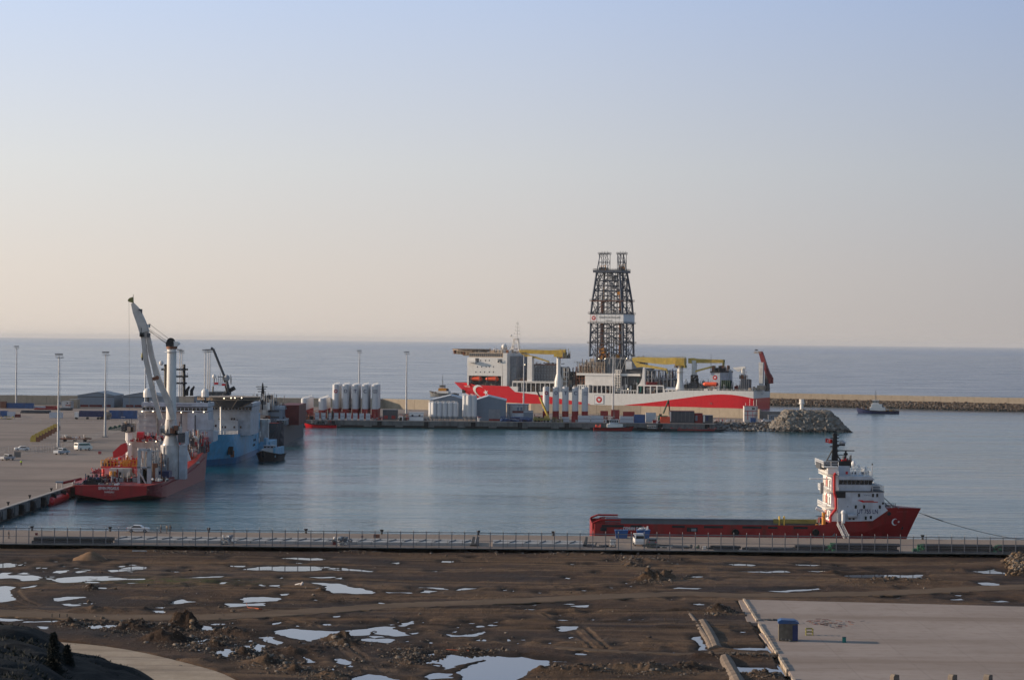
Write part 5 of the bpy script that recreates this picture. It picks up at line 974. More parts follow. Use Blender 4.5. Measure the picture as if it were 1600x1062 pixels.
# forecastle gear, bow marks, gangway, davit
b = MB(); s0, z0 = P(1389, 794.4, 2); s1 = P(1434, 793.4, 4)[0]; b.clutter(s0, s1-4, 3.5, BW-3.5, z0-.1, z0+.75, 40, ['dkgrey', 'tan', 'white', 'black', 'grey'], 9, .3); b.bar((P(1383, 777, 2)[0], 5, P(1383, 777, 2)[1]), (P(1399, 792, 2)[0], 5, P(1399, 792, 2)[1]), .12, 'dkgrey'); b.bar((P(1384, 785, 2)[0], 5, P(1384, 785, 2)[1]), (P(1392, 793, 2)[0], 5, P(1392, 793, 2)[1]), .1, 'dkgrey'); b.build('mooring_gear', us)
def um(px, py):
    t = 0
    for _ in range(8):
        s, z = P(px, py, t); t = BW/2-uhw(s, min(max(z/utop(s), 0), 1))
    return s, z
def umap(s, z, k=0): return (s, BW/2-uhw(s, min(max(z/utop(s), 0), 1))-.1, z)
cs, cz = um(1398, 815); b = MB(); crescent(b, cs, cz, .78, 'white_clean', umap); b.build('crescent_and_star', us)
s, z = um(1410, 799); text('OSMAN GAZİ', .5, 'faded', lambda u, v: umap(s+u, z+v), 'ship_name', us, 2.9)
for px, py in ((1389, 802), (1408, 824)): s, z = um(px, py); b = MB(); y = umap(s, z)[1]; b.cyl((s, y-.1, z), (s, y+.5, z), .45, None, 'black', 8); b.build('hawse_hole', us)
b = MB(); a_ = (P(1311, 816, -.5)[0], -.6, P(1311, 816, -.5)[1]); c_ = D(1321, 843, 501); c_ = (c_.x-u0, 501-UY-2.2, 3.1)
b.truss(a_, c_, 1.0, .9, 12, .07, 'galv'); b.build('gangway', us)
b = MB(); s, z = P(1284, 800, 2); b.cyl((P(1287, 819, 2)[0], 2, dz-1.3), (P(1287, 819, 2)[0], 2, P(1287, 800, 2)[1]), .45, None, 'amber', 8); b.path([(P(*v, 2)[0], 2, P(*v, 2)[1]) for v in [(1275, 793.5), (1285, 798), (1288, 803), (1291, 808)]], .33, 'white_clean', 6); b.clutter(P(1275, 818, 2)[0], P(1295, 818, 2)[0], 1, 6, dz-1, P(1280, 803, 2)[1], 30, ['black', 'white', 'amber', 'dkgrey', 'red'], 12, .35); b.build('deck_crane', us)
for x in (1217.5, 1225): s, z = P(x, 817, BW-2); b = MB(); b.bar((s, BW-2, dz-1), (s, BW-2, P(x, 806, BW-2)[1]), .3, 'ltyellow'); b.build('stop_post', us)
b = MB(); s, z = P(1317, 805, .2); b.cyl((s, -.4, z-1.6), (s, -.4, z+.5), .42, None, 'white_clean', 8); b.ball((s, -.4, z+.7), .55, 'white_clean'); b.cyl((s+1, -.3, z), (s+3, -.3, z), .5, None, 'white_shade', 10); b.build('life_raft', us)
# mooring line from the bow to the quay beyond the frame
a_ = um(1432, 799); A = Vector((u0+a_[0], UY+5.5, a_[1])); Bq = D(1604, 844, 499); n = 30; b = MB(); pts = []
for i in range(n+1): f = i/n; p = A.lerp(Bq, f); p.z -= 1.6*4*f*(1-f)*.45; pts.append(tuple(p))
b.path(pts, .06, 'black', 5); b.path(pts[2:8], .12, 'black', 5); tag(b.build('mooring_line'), 'black mooring line sagging from the bow of the red supply vessel', 'rope')
# ---------------- construction ship with the tall mast crane ----------------
LX, LY = -109.8, 633.0
LS = Frame(LX, LY, math.pi/2); ls = empty('crane_ship', (LX, LY, 0), math.pi/2, 'red construction ship with a tall white mast crane, stern towards the near quay', 'ship')
# local x = towards the bow, local y = to port (screen-left is +y)
def E(px, py, x): return LS.end(px, py, x)         # (y, z) on the plane at x
HBm = 12.3
dk_pts = [(0, 4.3), (10, 4.5), (36, 4.7), (60, 5.4), (80, 6.6), (100, 9.0), (118, 11.5), (135, 12.5)]
def lz(s): return float(np.interp(s, [a for a, _ in dk_pts], [b for _, b in dk_pts]))
def lhw(s, f):
    aft = 1-.20*(1-min(s/14, 1))**2*(1) ; aft *= (1-.35*(1-f)*(1-min(s/16, 1)))
    k = min(max((138-8*(1-f)-s)/32, 0), 1); return max(.2, HBm*aft*(1-(1-k)**2.2))
mat('lsred_sheen', (.27, .022, .026), .45, var=.1, dirt=(.25, .07, .07), damt=.6); mat('sternred', (.36, .006, .01), .4, var=.08, dirt=(.12, .01, .01), damt=.5)  # one hull red in two tones; the pink side holds reflected sky
rings = []
for s in [0, 2, 4, 7, 10, 14, 20, 30, 40, 50, 60, 70, 80, 90, 100, 106, 112, 117, 121, 125, 128, 131, 134, 136, 138]:
    d = lz(s); r = []
    for side in (1, -1):
        fs = [-.2, 0, .25, .6, 1]; fs = fs if side == 1 else fs[::-1]
        for f in fs:
            zz = f*d if f > 0 else f*2; lift = max(0, 1-s/16)*1.7*(abs(side))
            y = side*lhw(s, max(f, 0)); zz2 = max(zz, lift) if f < .5 else zz
            r.append((s, y, zz2))
    rings.append(r)
b = MB(); b.loft(rings, ['lsred_sheen']*4+['dullred']+['lsred_sheen']*4); yy = lhw(0, 1)
b.add([(0, yy, 4.3), (0, -yy, 4.3), (0, -yy, 1.8), (0, 0, .25), (0, yy, 1.8)], [(0, 1, 2, 3, 4)], 'sternred'); b.loft([[(0, yy*.98, 1.8), (14, lhw(14, 0), .1)], [(0, 0, .25), (14, 0, -1)], [(0, -yy*.98, 1.8), (14, -lhw(14, 0), .1)]], 'hatchred'); b.build('hull', ls)
b = MB(); 
for side in (-1, 1):
    L = [(s, side*(lhw(s, .75)+.12), lz(s)*.78) for s in (12, 20, 40, 60, 80, 100)]; b.path(L, .22, 'dullred', 5)
b.build('rubbing_strake', ls)
text('SEVEN PEGASUS', 1.1, 'white', lambda u, v: (-.08, -u+.6, 3.5+v), 'ship_name', ls, 5.6)
text('NASSAU', .7, 'white', lambda u, v: (-.08, -u+.4, 2.5+v), 'home_port', ls, 2.6); text('IMO 9401295', .5, 'faded', lambda u, v: (-.08, -u+.3, 1.75+v), 'lettering', ls, 3.2)
def on_side(s, f, side=-1, off=.1): return (s, side*(lhw(s, f)+off), lz(s)*f)
for (s0_, f0, tx, w_) in ((11, .72, 'SEVEN PEGASUS', 9), (9, .5, 'NASSAU', 4)): text(tx, .8, 'faded', lambda u, v: (s0_+u, -(lhw(s0_+u, f0)+.12), lz(s0_)*f0+v), 'ship_name', ls, w_)
def lbox(b, x0, x1, px0, px1, py0, py1, m):     # box whose aft face at x0 fills the photo rectangle
    y1, z1 = E(px0, py0, x0); y0, z0 = E(px1, py1, x0); b.box(x0, x1, y0, y1, z0, z1, m); return y0, y1, z0, z1
b = MB(); q = random.Random(5)
b.box(1, 60, -10, 10, 3.0, 3.3, 'dullred'); b.box(12, 30, -9.5, 2, 3.3, 3.36, 'green'); b.build('working_deck', ls)
def lclut(name, x0, x1, px0, px1, py0, py1, n, ms, seed, k=.5):
    y1, z1 = E(px0, py0, x0); y0, z0 = E(px1, py1, x0); b = MB(); b.clutter(x0, x1, y0, y1, z0, z1, n, ms, seed, k); return b.build(name, ls)
lclut('stern_machinery', 2, 9, 130, 156, 739, 757, 50, ['black', 'dkgrey', 'black', 'dkgrey', 'navy'], 1, .55); lclut('mooring_winch', .8, 4, 112, 130, 751, 758, 22, ['tan', 'white', 'grey', 'dkgrey'], 2, .35)
lclut('hose_heap', .8, 3, 152, 186, 752, 758, 30, ['white', 'tan', 'grey'], 3, .3); lclut('deck_machinery', 9, 20, 156, 176, 735, 757, 36, ['dullred', 'hatchred', 'grey', 'brown'], 4, .5); lclut('green_winch', 14, 20, 184, 210, 745, 757, 26, ['green', 'green', 'dkgreen'], 5, .6)
lclut('deck_machinery', 3, 8, 236, 262, 744, 752, 16, ['tan', 'dkgrey', 'white'], 6, .35); lclut('pink_tarpaulin_gear', 10, 16, 139, 155, 727, 740, 12, ['faded', 'white', 'faded'], 7, .5)
b = MB(); y0, y1, z0, z1 = lbox(b, 22, 26, 171, 203, 731.5, 746, 'white_shade_dull'); b.box(21.9, 22, y0+2.5, y0+4.6, z0, z1-1, 'black'); b.build('control_cabin', ls)
b = MB(); b.cyl((20, E(176, 741, 20)[0], E(176, 746, 20)[1]), (20, E(176, 741, 20)[0], E(176, 736, 20)[1]), .9, None, 'amber', 10); b.build('amber_tank', ls)
# red ROV deck with knuckle crane
b = MB(); y0, y1, z0, z1 = lbox(b, 26, 40, 158, 213, 728.5, 731.5, 'red'); b.rail([(26, y1, z1), (26, y0, z1)], 1.8, 'amber', .09, .9); lclut('deck_machinery', 28, 40, 160, 178, 714, 729, 46, ['amber', 'dkgrey', 'red', 'dullred', 'tan', 'black'], 8, .5); lclut('red_winch', 28, 40, 186, 214, 711, 729, 46, ['red', 'red', 'dullred', 'amber'], 9, .55); b.build('raised_deck', ls)
b = MB(); Z = lambda px, py, x: (x,)+E(px, py, x)
b.prism([E(*v, 30) for v in [(176, 706), (189, 694), (196, 691.5), (198, 696), (198, 705), (190, 712), (177, 716)]], 30, 32, 'red', 'x'); b.build('folded_jib', ls)
for px in (161, 175, 207): y, z = E(px, 732, 27); b = MB(); b.bar((27, y, 3.3), (27, y, z), .6, 'red'); b.build('deck_pillar', ls)
# A-frame and pipe tower
b = MB(); 
for px0, px1 in ((215, 219), (230, 235.5)): lbox(b, 8, 9.2, px0, px1, 703, 756, 'galv')
lbox(b, 8, 9.2, 217, 234, 700.5, 704, 'galv'); lbox(b, 8, 9.2, 214, 236, 729, 731, 'galv'); b.path([Z(228, 756, 8), Z(217, 735, 8)], .25, 'white_shade_dull'); b.build('a_frame', ls); lclut('pipe_handler', 8.5, 12, 216, 234, 712, 756, 60, ['tan', 'galv', 'white', 'grey', 'brown'], 10, .35)
b = MB(); lbox(b, 18, 24, 242, 264, 736, 746, 'navy'); b.build('blue_container', ls)
# mid block
b = MB(); y0, y1, z0, z1 = lbox(b, 46, 60, 200, 249, 688.5, 730, 'white_shade_dull'); b.build('mid_block', ls); lclut('roof_machinery', 47, 58, 214, 252, 676, 689, 50, ['red', 'dkgrey', 'navy', 'black', 'dullred', 'white'], 11, .5)
y, z = E(220, 683, 47); b = MB(); b.cyl((47, y+1, z), (47, y-1, z), 1.7, None, 'red', 12); b.build('cable_reel', ls)
b = MB(); y, z = E(201.5, 688, 44); b.cyl((44, y, 3), (44, y, z), .85, None, 'white', 10); b.cyl((44, y, z), (44, y, E(201, 673, 44)[1]), 1.05, 1.0, 'white', 10); zz = E(201, 673.5, 44)[1]; b.cyl((44, y, zz-.2), (44, y, zz), 1.8, None, 'dkgrey', 12); b.clutter(42.5, 46, y-2, y+2, zz, E(201, 650, 44)[1], 26, ['white', 'tan', 'grey', 'dkgrey'], 12, .45, .4)
for i in range(6): z_ = zz+.6+i*.7; b.box(43.5, 44.2, y+1.2, y+2.4, z_, z_+.12, 'white_shade_dull')
b.build('deck_crane', ls)
# accommodation at the bow
b = MB(); X_ = 116
y0, y1, z0, z1 = lbox(b, X_, X_+14, 215, 306, 643, 688, 'white_shade_dull'); ya, yb, za, zb = lbox(b, X_-1, X_+12, 293, 325, 643.5, 676, 'white_shade'); lbox(b, X_-2, X_+10, 299, 333, 674.5, 690, 'white_shade'); lbox(b, X_-2.1, X_-1.9, 299, 333, 671.5, 672.2, 'dkgrey'); lbox(b, X_-1.6, X_, 325, 333.5, 655.5, 675, 'white_shade'); b.build('accommodation_block', ls)
b = MB(); y0, y1, z0, z1 = lbox(b, X_-1.5, X_+12, 222, 324.5, 635.5, 643, 'white_shade'); n = 17
for i in range(n):
    if i in (5, 6, 7, 8): pass
    a_ = y0+(y1-y0)*(i+.1)/n; b.box(X_-1.58, X_-1.5, a_, a_+(y1-y0)*.78/n, z0+.35, z1-.15, 'glass')
lbox(b, X_-2, X_+13, 221, 325.5, 628.5, 635.5, 'white_shade'); y0, y1, z0, z1 = lbox(b, X_-2.05, X_-2, 276, 300, 631.6, 632.4, 'navy'); b.build('bridge', ls)
for px, py in ((222, 642.5), (239, 642.3), (283, 644), (301.5, 643.4), (318.5, 643.4), (202.5, 693.5), (228, 689.5), (243.6, 689.3), (256.5, 694.6)):
    x = X_-2.4 if py < 660 else (42 if px < 240 else 36); y, z = E(px, py, x); b = MB(); b.ball((x, y, z), .16 if py > 660 else .2, 'lamp', 6, 4); b.build('deck_lamp', ls)
for px, py, r in ((231, 615, 1.5), (320.5, 614.6, 1.25)):
    y, z = E(px, py, X_+4); b = MB(); b.ball((X_+4, y, z+.4), r, 'white', 12, 8); b.cyl((X_+4, y, z-1.1), (X_+4, y, z+.4), r, None, 'white', 12); b.cyl((X_+4, y, z-3), (X_+4, y, z-1.1), .5, None, 'dkgrey', 6); b.build('radome', ls)
def tmast(pxs, py0, py1, arms, x, name='mast'):
    b = MB()
    for px in pxs: b.bar(Z(px, py1, x), Z(px, py0, x), .7, 'black')
    for px0, px1, py in arms: b.bar(Z(px0, py, x), Z(px1, py, x), .4, 'black'); b.clutter(x-.3, x+.3, E(px1, py, x)[0], E(px0, py, x)[0], E(px0, py, x)[1], E(px0, py-6, x)[1], 5, ['dkgrey', 'galv'], int(py), .18)
    return b.build(name, ls)
tmast((258.6, 287.5), 569, 628, [(252, 294, 577), (262, 294, 588), (262, 292, 598.5)], X_+6)
y, z = E(252, 567, X_+6); b = MB(); b.ball((X_+6, y, z), .75, 'white', 10, 8, 1.1); b.build('radome', ls)
for px in (291, 298.5): b = MB(); y, z = E(px, 616, X_+8); b.prism([E(*v, X_+8) for v in [(px-2, 618), (px-1.5, 609), (px+4, 602.5), (px+5, 605), (px+2.5, 611), (px+2.5, 618)]], X_+8, X_+9.5, 'black', 'x'); b.build('exhaust_pipe', ls)
b = MB(); lbox(b, X_+2, X_+8, 244, 304, 619, 629, 'grey'); lbox(b, X_+1.5, X_+2, 280, 303, 619, 629, 'tan'); b.clutter(X_+1, X_+7, E(325, 620, X_)[0], E(226, 620, X_)[0], E(226, 629, X_)[1], E(226, 620, X_)[1], 60, ['tan', 'dkgrey', 'white', 'black', 'brown', 'grey'], 15, .35); b.build('monkey_island', ls)
lclut('deck_machinery', 90, 110, 282, 309, 672, 696, 90, ['grey', 'white', 'tan', 'dkgrey', 'dullred', 'midgrey'], 16, .5); lclut('deck_machinery', 98, 112, 290, 320, 690, 708, 70, ['dullred', 'tan', 'grey', 'dkgrey', 'white'], 17, .5)
b = MB(); b.path([Z(286, 694, 56), Z(295, 720, 56)], .8, 'white', 8); b.build('service_crane_jib', ls)
b = MB(); y0, y1, z0, z1 = lbox(b, 80, 86, 288, 308, 722, 724.5, 'white_shade_dull')
for px in (290, 296, 301, 306): y, z = E(px, 723, 80); b.bar((80, y, lz(80)-.5), (80, y, z), .45, 'white_shade_dull')
b.build('boat_platform', ls)
y, z = E(300, 711, 78); b = MB(); b.cyl((74, y, z), (81, y, z), 1.3, None, 'orange', 12); b.ball((74, y, z), 1.3, 'orange', 12, 6); b.ball((81, y, z), 1.3, 'orange', 12, 6); b.build('lifeboat', ls, smooth=True)
b = MB(); y, z = E(337, 689, 118); b.prism([(100, -11.9), (122, -11.6), (130, -9.5), (128, -8.5), (118, -10), (100, -11)], lz(110)+.3, lz(110)+2.6, 'shipred', 'z'); b.build('bow_bulwark', ls)
# the mast crane
cx0 = 38.0; yc, zt = E(268.5, 541, cx0); zb = 4; m_y = yc
def crz(py): return E(268, py, cx0)[1]
b = MB(); b.cyl((cx0, yc, zb), (cx0, yc, crz(695)), 3.0, None, 'white_stained', 20); b.cyl((cx0, yc, crz(695)), (cx0, yc, crz(679)), 2.5, 1.5, 'white_stained', 20); b.cyl((cx0, yc, crz(679)), (cx0, yc, crz(676)), 2.6, None, 'dkgrey', 20); b.cyl((cx0, yc, crz(676)), (cx0, yc, crz(655)), 2.1, 1.6, 'white_stained', 16); b.box(cx0-2, cx0+2, yc-4.6, yc-2.7, zb, crz(695), 'white_shade'); cr = b.build('crane', ls, smooth=True)
b = MB(); b.cyl((cx0, yc, crz(660)), (cx0, yc, zt), 1.5, 1.32, 'white', 20); b.cyl((cx0, yc, crz(545)), (cx0, yc, crz(541)), 1.6, None, 'brown', 16); b.cyl((cx0, yc, crz(550)), (cx0, yc, crz(549.4)), 2.1, None, 'galv', 16); b.build('tower', cr, smooth=True)
b = MB(); y, z = E(267, 534, cx0); b.cyl((cx0-.3, y, z), (cx0+.3, y, z), 1.2, None, 'black', 12); b.box(cx0-1, cx0+1, yc-.7, yc+1.6, zt, zt+1.3, 'black'); b.prism([E(*v, cx0) for v in [(271, 541), (271.5, 533), (279, 534), (281.5, 537), (276, 541)]], cx0-1, cx0+1, 'white', 'x'); b.build('sheave_head', cr)
hx0 = cx0-2.4
def leg_(name, pts, w, m='white_shade_dull'):
    b = MB(); L = [(hx0,)+E(px, py, hx0) for px, py in pts]
    for (a_, c_), (w0, w1) in zip(zip(L, L[1:]), zip(w, w[1:])):
        d = (Vector(c_)-Vector(a_)).normalized(); n_ = Vector((0, -d.z, d.y))
        ring = [[tuple(Vector(p)+n_*ww*s1+Vector((ww*.9*s2, 0, 0))) for s1, s2 in ((-1, -1), (1, -1), (1, 1), (-1, 1))] for p, ww in ((a_, w0), (c_, w1))]
        b.loft(ring, m, True); b.add(ring[0], [(0, 1, 2, 3)], m); b.add(ring[1], [(0, 1, 2, 3)], m)
    return b.build(name, cr)
bo = leg_('boom', [(206.8, 473.5), (213.6, 486), (221, 504), (226, 519)], (.4, 1.1, 1.25, 1.3)); leg_('boom_leg', [(221.5, 512), (224.3, 530), (227.2, 557), (234.7, 593), (243.5, 629), (251, 655)], (.65, .62, .66, .68, .66, .6)); leg_('boom_leg', [(228, 514), (232.3, 530), (237.3, 557), (247.7, 593), (263.5, 629), (271, 655)], (.6, .62, .7, .8, .85, .6))
b = MB(); lbox(b, hx0-.4, hx0+.4, 238, 249, 590.5, 593, 'brown'); b.cyl(Z(241, 591.5, hx0-.8), Z(241, 591.5, hx0+.8), .6, None, 'brown', 8); b.cyl(Z(245.5, 590, hx0-.8), Z(245.5, 590, hx0+.8), .65, None, 'brown', 8); b.build('cross_member', cr)
b = MB(); b.prism([E(*v, hx0) for v in [(200, 469), (203, 465.5), (208, 464), (208.4, 473), (205, 472.5), (201, 471)]], hx0-.8, hx0+.8, 'olive', 'x'); b.bar(Z(208, 465, hx0), Z(208.4, 460, hx0), .12, 'dkgrey'); b.build('boom_head', cr)
b = MB(); b.clutter(hx0-1.2, hx0-.4, E(226, 515, hx0)[0], E(219, 515, hx0)[0], E(222, 526, hx0)[1], E(222, 512, hx0)[1], 12, ['black', 'dkgrey'], 20, .3); b.clutter(hx0-.6, hx0+.6, E(234, 515, hx0)[0], E(227, 515, hx0)[0], E(230, 512, hx0)[1], E(230, 503, hx0)[1], 12, ['dkgrey', 'galv', 'white'], 21, .3)
for px, py in ((219.8, 486), (214, 493.5), (232.5, 523.5)): b.box(hx0-1, hx0+.6, E(px, py, hx0)[0]-.4, E(px, py, hx0)[0]+.4, E(px, py, hx0)[1]-.6, E(px, py, hx0)[1]+.6, 'dkgrey' if px != 213.5 else 'olive')
b.build('boom_sheaves', cr)
b = MB()
for (a0, a1), (c0, c1) in (((233, 514), (264, 535)), ((233, 516), (261, 538)), ((233, 517), (262, 537)), ((234, 517.5), (263, 538)), ((232, 505), (270, 534))): b.bar(Z(a0, a1, hx0), Z(c0, c1, cx0-.5), .07, 'black')
b.bar(Z(201.5, 470, hx0), Z(202.5, 640, hx0), .05, 'black'); b.bar(Z(222.5, 525, hx0), Z(222.5, 553, hx0), .09, 'black'); b.bar(Z(229, 538, hx0), Z(241, 588, hx0), .07, 'black'); b.bar(Z(241, 594, hx0), Z(243, 640, hx0), .07, 'black'); b.build('wire_ropes', cr)
b = MB(); y, z = E(222.3, 554, hx0); b.cyl((hx0, y, z-.8), (hx0, y, z+.5), .42, .25, 'olive', 8); b.cyl((hx0, y, z-1.7), (hx0, y, z-.8), .2, .32, 'black', 8); b.build('hook_block', cr)
b = MB(); lbox(b, cx0-3.2, cx0-1, 278, 288, 676, 691, 'dkgrey'); lbox(b, cx0-3, cx0, 289, 293, 674, 694, 'white_shade'); b.clutter(cx0-3.4, cx0-1.6, E(286, 660, cx0)[0], E(252, 660, cx0)[0], crz(676), crz(655), 26, ['white_stained', 'brown', 'grey', 'dkgrey', 'tan'], 22, .4); b.build('slew_machinery', cr)
lclut('deck_machinery', 100, 112, 286, 318, 672, 704, 130, ['grey', 'white_shade_dull', 'tan', 'dkgrey', 'dullred', 'midgrey', 'hatchred'], 31, .45)
lclut('starboard_gear', 60, 92, 276, 292, 696, 716, 90, ['grey', 'white_shade_dull', 'tan', 'dkgrey', 'brown'], 32, .4)
lclut('deck_winches', 10, 22, 150, 185, 742, 753, 60, ['dullred', 'tan', 'grey', 'dkgrey', 'white', 'hatchred', 'black'], 33, .35)
lclut('roof_machinery', 40, 46, 200, 248, 684, 690, 40, ['grey', 'dkgrey', 'white', 'brown', 'dullred'], 34, .35)
lclut('hose_reels', 12, 24, 186, 214, 738, 753, 50, ['tan', 'grey', 'white_shade_dull', 'dkgrey', 'hatchred'], 35, .35)
lclut('tower_gear', 14, 30, 212, 250, 700, 752, 130, ['white_shade_dull', 'tan', 'grey', 'galv', 'brown'], 36, .35)
lclut('crane_base_gear', 26, 36, 228, 252, 690, 742, 90, ['white_shade_dull', 'tan', 'grey', 'dkgrey', 'galv'], 37, .4)
b = MB()
for px in (216, 226, 236, 246):
    b.bar(Z(px, 750, 24), Z(px, 700, 24), .3, 'white_shade_dull')
for py in (705, 716, 727, 738): b.bar(Z(214, py, 24), Z(248, py, 24), .22, 'white_shade_dull')
for i in range(4): b.bar(Z(216+i*8, 750-i*8, 24), Z(224+i*8, 716-i*4, 24), .16, 'galv')
b.build('lattice_tower', ls)
b = MB()
for (x_, px, a_, c_) in ((114, 283, 648, 690), (114, 305, 648, 690), (115, 246, 645, 688), (115, 262, 645, 688)): b.bar(Z(px, c_, x_), Z(px, a_, x_), .3, 'dkgrey')
for py in (652, 661, 670, 680): b.rail([Z(216, py, 115.6), Z(248, py, 115.6)], .9, 'galv', .05, 2)
b.build('access_ladders', ls)
# red float added for the red-lit patch between stern and quay
b = MB(); b.cyl((LX-13.2, LY-18, .9), (LX-13.2, LY+3, .9), 1.25, None, 'red', 12); b.cyl((LX-13.2, LY-19, .9), (LX-13.2, LY-18, .9), .5, 1.25, 'red', 12); tag(b.build('red_light_float', smooth=True), 'long red float added for the red-lit patch by the crane ship stern', 'fender')
# ---------------- blue offshore ship ----------------
BY = 800.0
BS = Frame(-111.2, BY, math.pi/2); bs = empty('offshore_ship', (-111.2, BY, 0), math.pi/2, 'bright blue offshore ship with white upperworks, helideck and dark folded crane', 'ship')
def mkE(fr):
    def E(px, py, x): return fr.end(px, py, x)
    def Z(px, py, x): return (x,)+fr.end(px, py, x)
    def lbox(b, x0, x1, px0, px1, py0, py1, m): y1, z1 = E(px0, py0, x0); y0, z0 = E(px1, py1, x0); b.box(x0, x1, y0, y1, z0, z1, m); return y0, y1, z0, z1
    return E, Z, lbox
E, Z, lbox = mkE(BS)
def shipbow(L, hb, zt, bow, flare=1.0, stern=0.0, bowlen=30, m=('hullblue',), z0=-.8, zstep=None, parent=None, name='hull', deck='grey', rake=6):
    # hull with its bow at x=0 pointing to -x
    rings = []
    for s in [0, .5, 1.5, 3, 5, 8, 12, 16, 20, 25, 30, 40, L*.5, L*.7, L*.85, L-6, L-2, L]:
        r = []
        for side in (1, -1):
            fs = [-.1, 0, .2, .45, .75, 1]; fs = fs if side == 1 else fs[::-1]
            for f in fs:
                g = max(f, 0); k = min(s/bowlen, 1); w = hb*(1-(1-k)**(1.5+1.3*g*flare)); w *= 1-stern*max(0, (s-(L-14))/14)**2
                zz = zt(s)*f if f >= 0 else z0; r.append((s+rake*(1-g)*(1-s/L), side*max(w, .12), zz))
        rings.append(r)
    b = MB(); ms = list(m)
    cols = ms if len(ms) == 5 else [ms[0]]*5
    b.loft(rings, cols+[deck]+cols[::-1]); b.add([rings[-1][i] for i in range(12)], [tuple(range(12))], ms[-1]); return b.build(name, parent)
mat('hullb2', (.035, .16, .33), .45, var=.12, dirt=(.10, .16, .2), damt=.5)
bz = lambda s: 11.5-min(s, 40)*.03
shipbow(138, 12.2, bz, 1, m=('hatchred', 'hullb2', 'hullblue', 'hullblue', 'hullblue'), parent=bs, bowlen=34)
y, z = E(349, 705, 40); b = MB(); b.box(22, 24.5, -11.9, -10.2, 3.6, 6.4, 'black'); b.box(23, 24, -12.3, -11, 2.6, 5, 'brown'); b.build('anchor', bs)
b = MB(); y0, y1, z0, z1 = lbox(b, 42, 70, 324, 391, 641, 680, 'white_shade'); lbox(b, 40, 42, 333, 372, 656, 681, 'white_shade'); b.build('accommodation_block', bs)
for px, py in ((337, 680-15), (343, 655), (362, 654.5), (366, 654.5), (347, 667), (352, 667), (366, 667), (376, 667), (371, 657)):
    y, z = E(px, py, 41.9); b = MB(); x_ = 39.9 if py > 657 and px < 372 else 41.9; y, z = E(px, py, x_); b.box(x_, x_+.12, y-.3, y+.3, z-.4, z+.4, 'glass'); b.build('porthole', bs)
b = MB(); y0, y1, z0, z1 = lbox(b, 40, 66, 309, 393.5, 635, 641.5, 'white_shade'); n = 16
for i in range(n): a_ = y0+(y1-y0)*(i+.12)/n; b.box(39.92, 40, a_, a_+(y1-y0)*.76/n, z0+.25, z1-.1, 'glass')
lbox(b, 39.4, 67, 307.5, 394.5, 629, 635, 'white_shade'); b.build('bridge', bs)
hy, hz = E(353, 620.0, 30); b = MB(); r_ = 10.6; oc = [(30+r_*math.cos(math.pi/8+i*math.pi/4), hy-1+(r_+1.2)*math.sin(math.pi/8+i*math.pi/4)) for i in range(8)]
b.prism(oc, hz-.3, hz+.15, 'tan', 'z'); o2 = [(30+(x-30)*1.1, hy-1+(y-hy+1)*1.1) for x, y in oc]; b.loft([[(x, y, hz-.1) for x, y in oc], [(x, y, hz+.25) for x, y in o2]], 'grey', True); o3 = [(33+(x-30)*.4, hy+(y-hy)*.42) for x, y in oc]
b.loft([[(x, y, hz-.35) for x, y in oc], [(x, y, hz-3.9) for x, y in o3]], 'dkgrey', True); hd = b.build('helideck', bs)
b = MB()
for i in range(8): b.bar((*oc[i], hz-.3), (*o3[i], hz-3.8), .3, 'tan'); b.bar((*oc[i], hz-.8), (*oc[(i+1) % 8], hz-.8), .25, 'tan')
b.bar(Z(345, 680, 28), Z(345, 634, 28), .5, 'white'); b.build('support_frame', hd)
for px, py in ((350, 622), (361, 621.5), (367, 621.5), (377.5, 621.4)): y, z = E(px, py, 19); b = MB(); b.ball((19, y, z), .2, 'lamp', 6, 4); b.build('deck_lamp', hd)
b = MB(); b.path([Z(329.5, 544, 62), Z(333, 545, 62), Z(342, 567, 62), Z(351, 589, 62)], .5, 'dkgrey', 6); b.path([Z(351, 589, 62), Z(354, 600, 62), Z(357.5, 617, 62)], .9, 'dkgrey', 6); b.path([Z(357, 611, 62), Z(367, 605.5, 62)], .8, 'black', 6); b.clutter(60, 64, E(362, 615, 62)[0], E(350, 615, 62)[0], E(355, 622, 62)[1], E(355, 610, 62)[1], 16, ['black', 'dkgrey'], 3, .5); b.build('folded_crane', bs)
for px, py, r in ((354.5, 590.5, 1.05), (334.6, 588, .75)):
    y, z = E(px, py, 60); b = MB(); b.ball((60, y, z), r, 'grey' if r > 1 else 'white', 12, 8, 1.15); b.bar((60, y, z-r-2.6), (60, y, z-r), .35, 'dkgrey'); b.build('radome', bs)
b = MB(); y0, y1, z0, z1 = lbox(b, 59, 59.3, 332.5, 352.5, 597, 602.6, 'white_clean'); lbox(b, 58.9, 59, 334.5, 341, 597.4, 600.4, 'shipred'); lbox(b, 58.9, 59, 346.5, 352.3, 599.4, 602.4, 'shipred'); b.bar(Z(333, 603, 59.2), Z(332.6, 612, 59.2), .4, 'black'); b.bar(Z(352, 603, 59.2), Z(354, 612, 59.2), .4, 'black'); b.build('name_board', bs)
b = MB(); 
for px, py in ((341, 586), (344, 582), (347, 588), (338, 590), (360, 585), (361.5, 588)): b.bar(Z(px, 600, 60.5), Z(px, py, 60.5), .14, 'dkgrey')
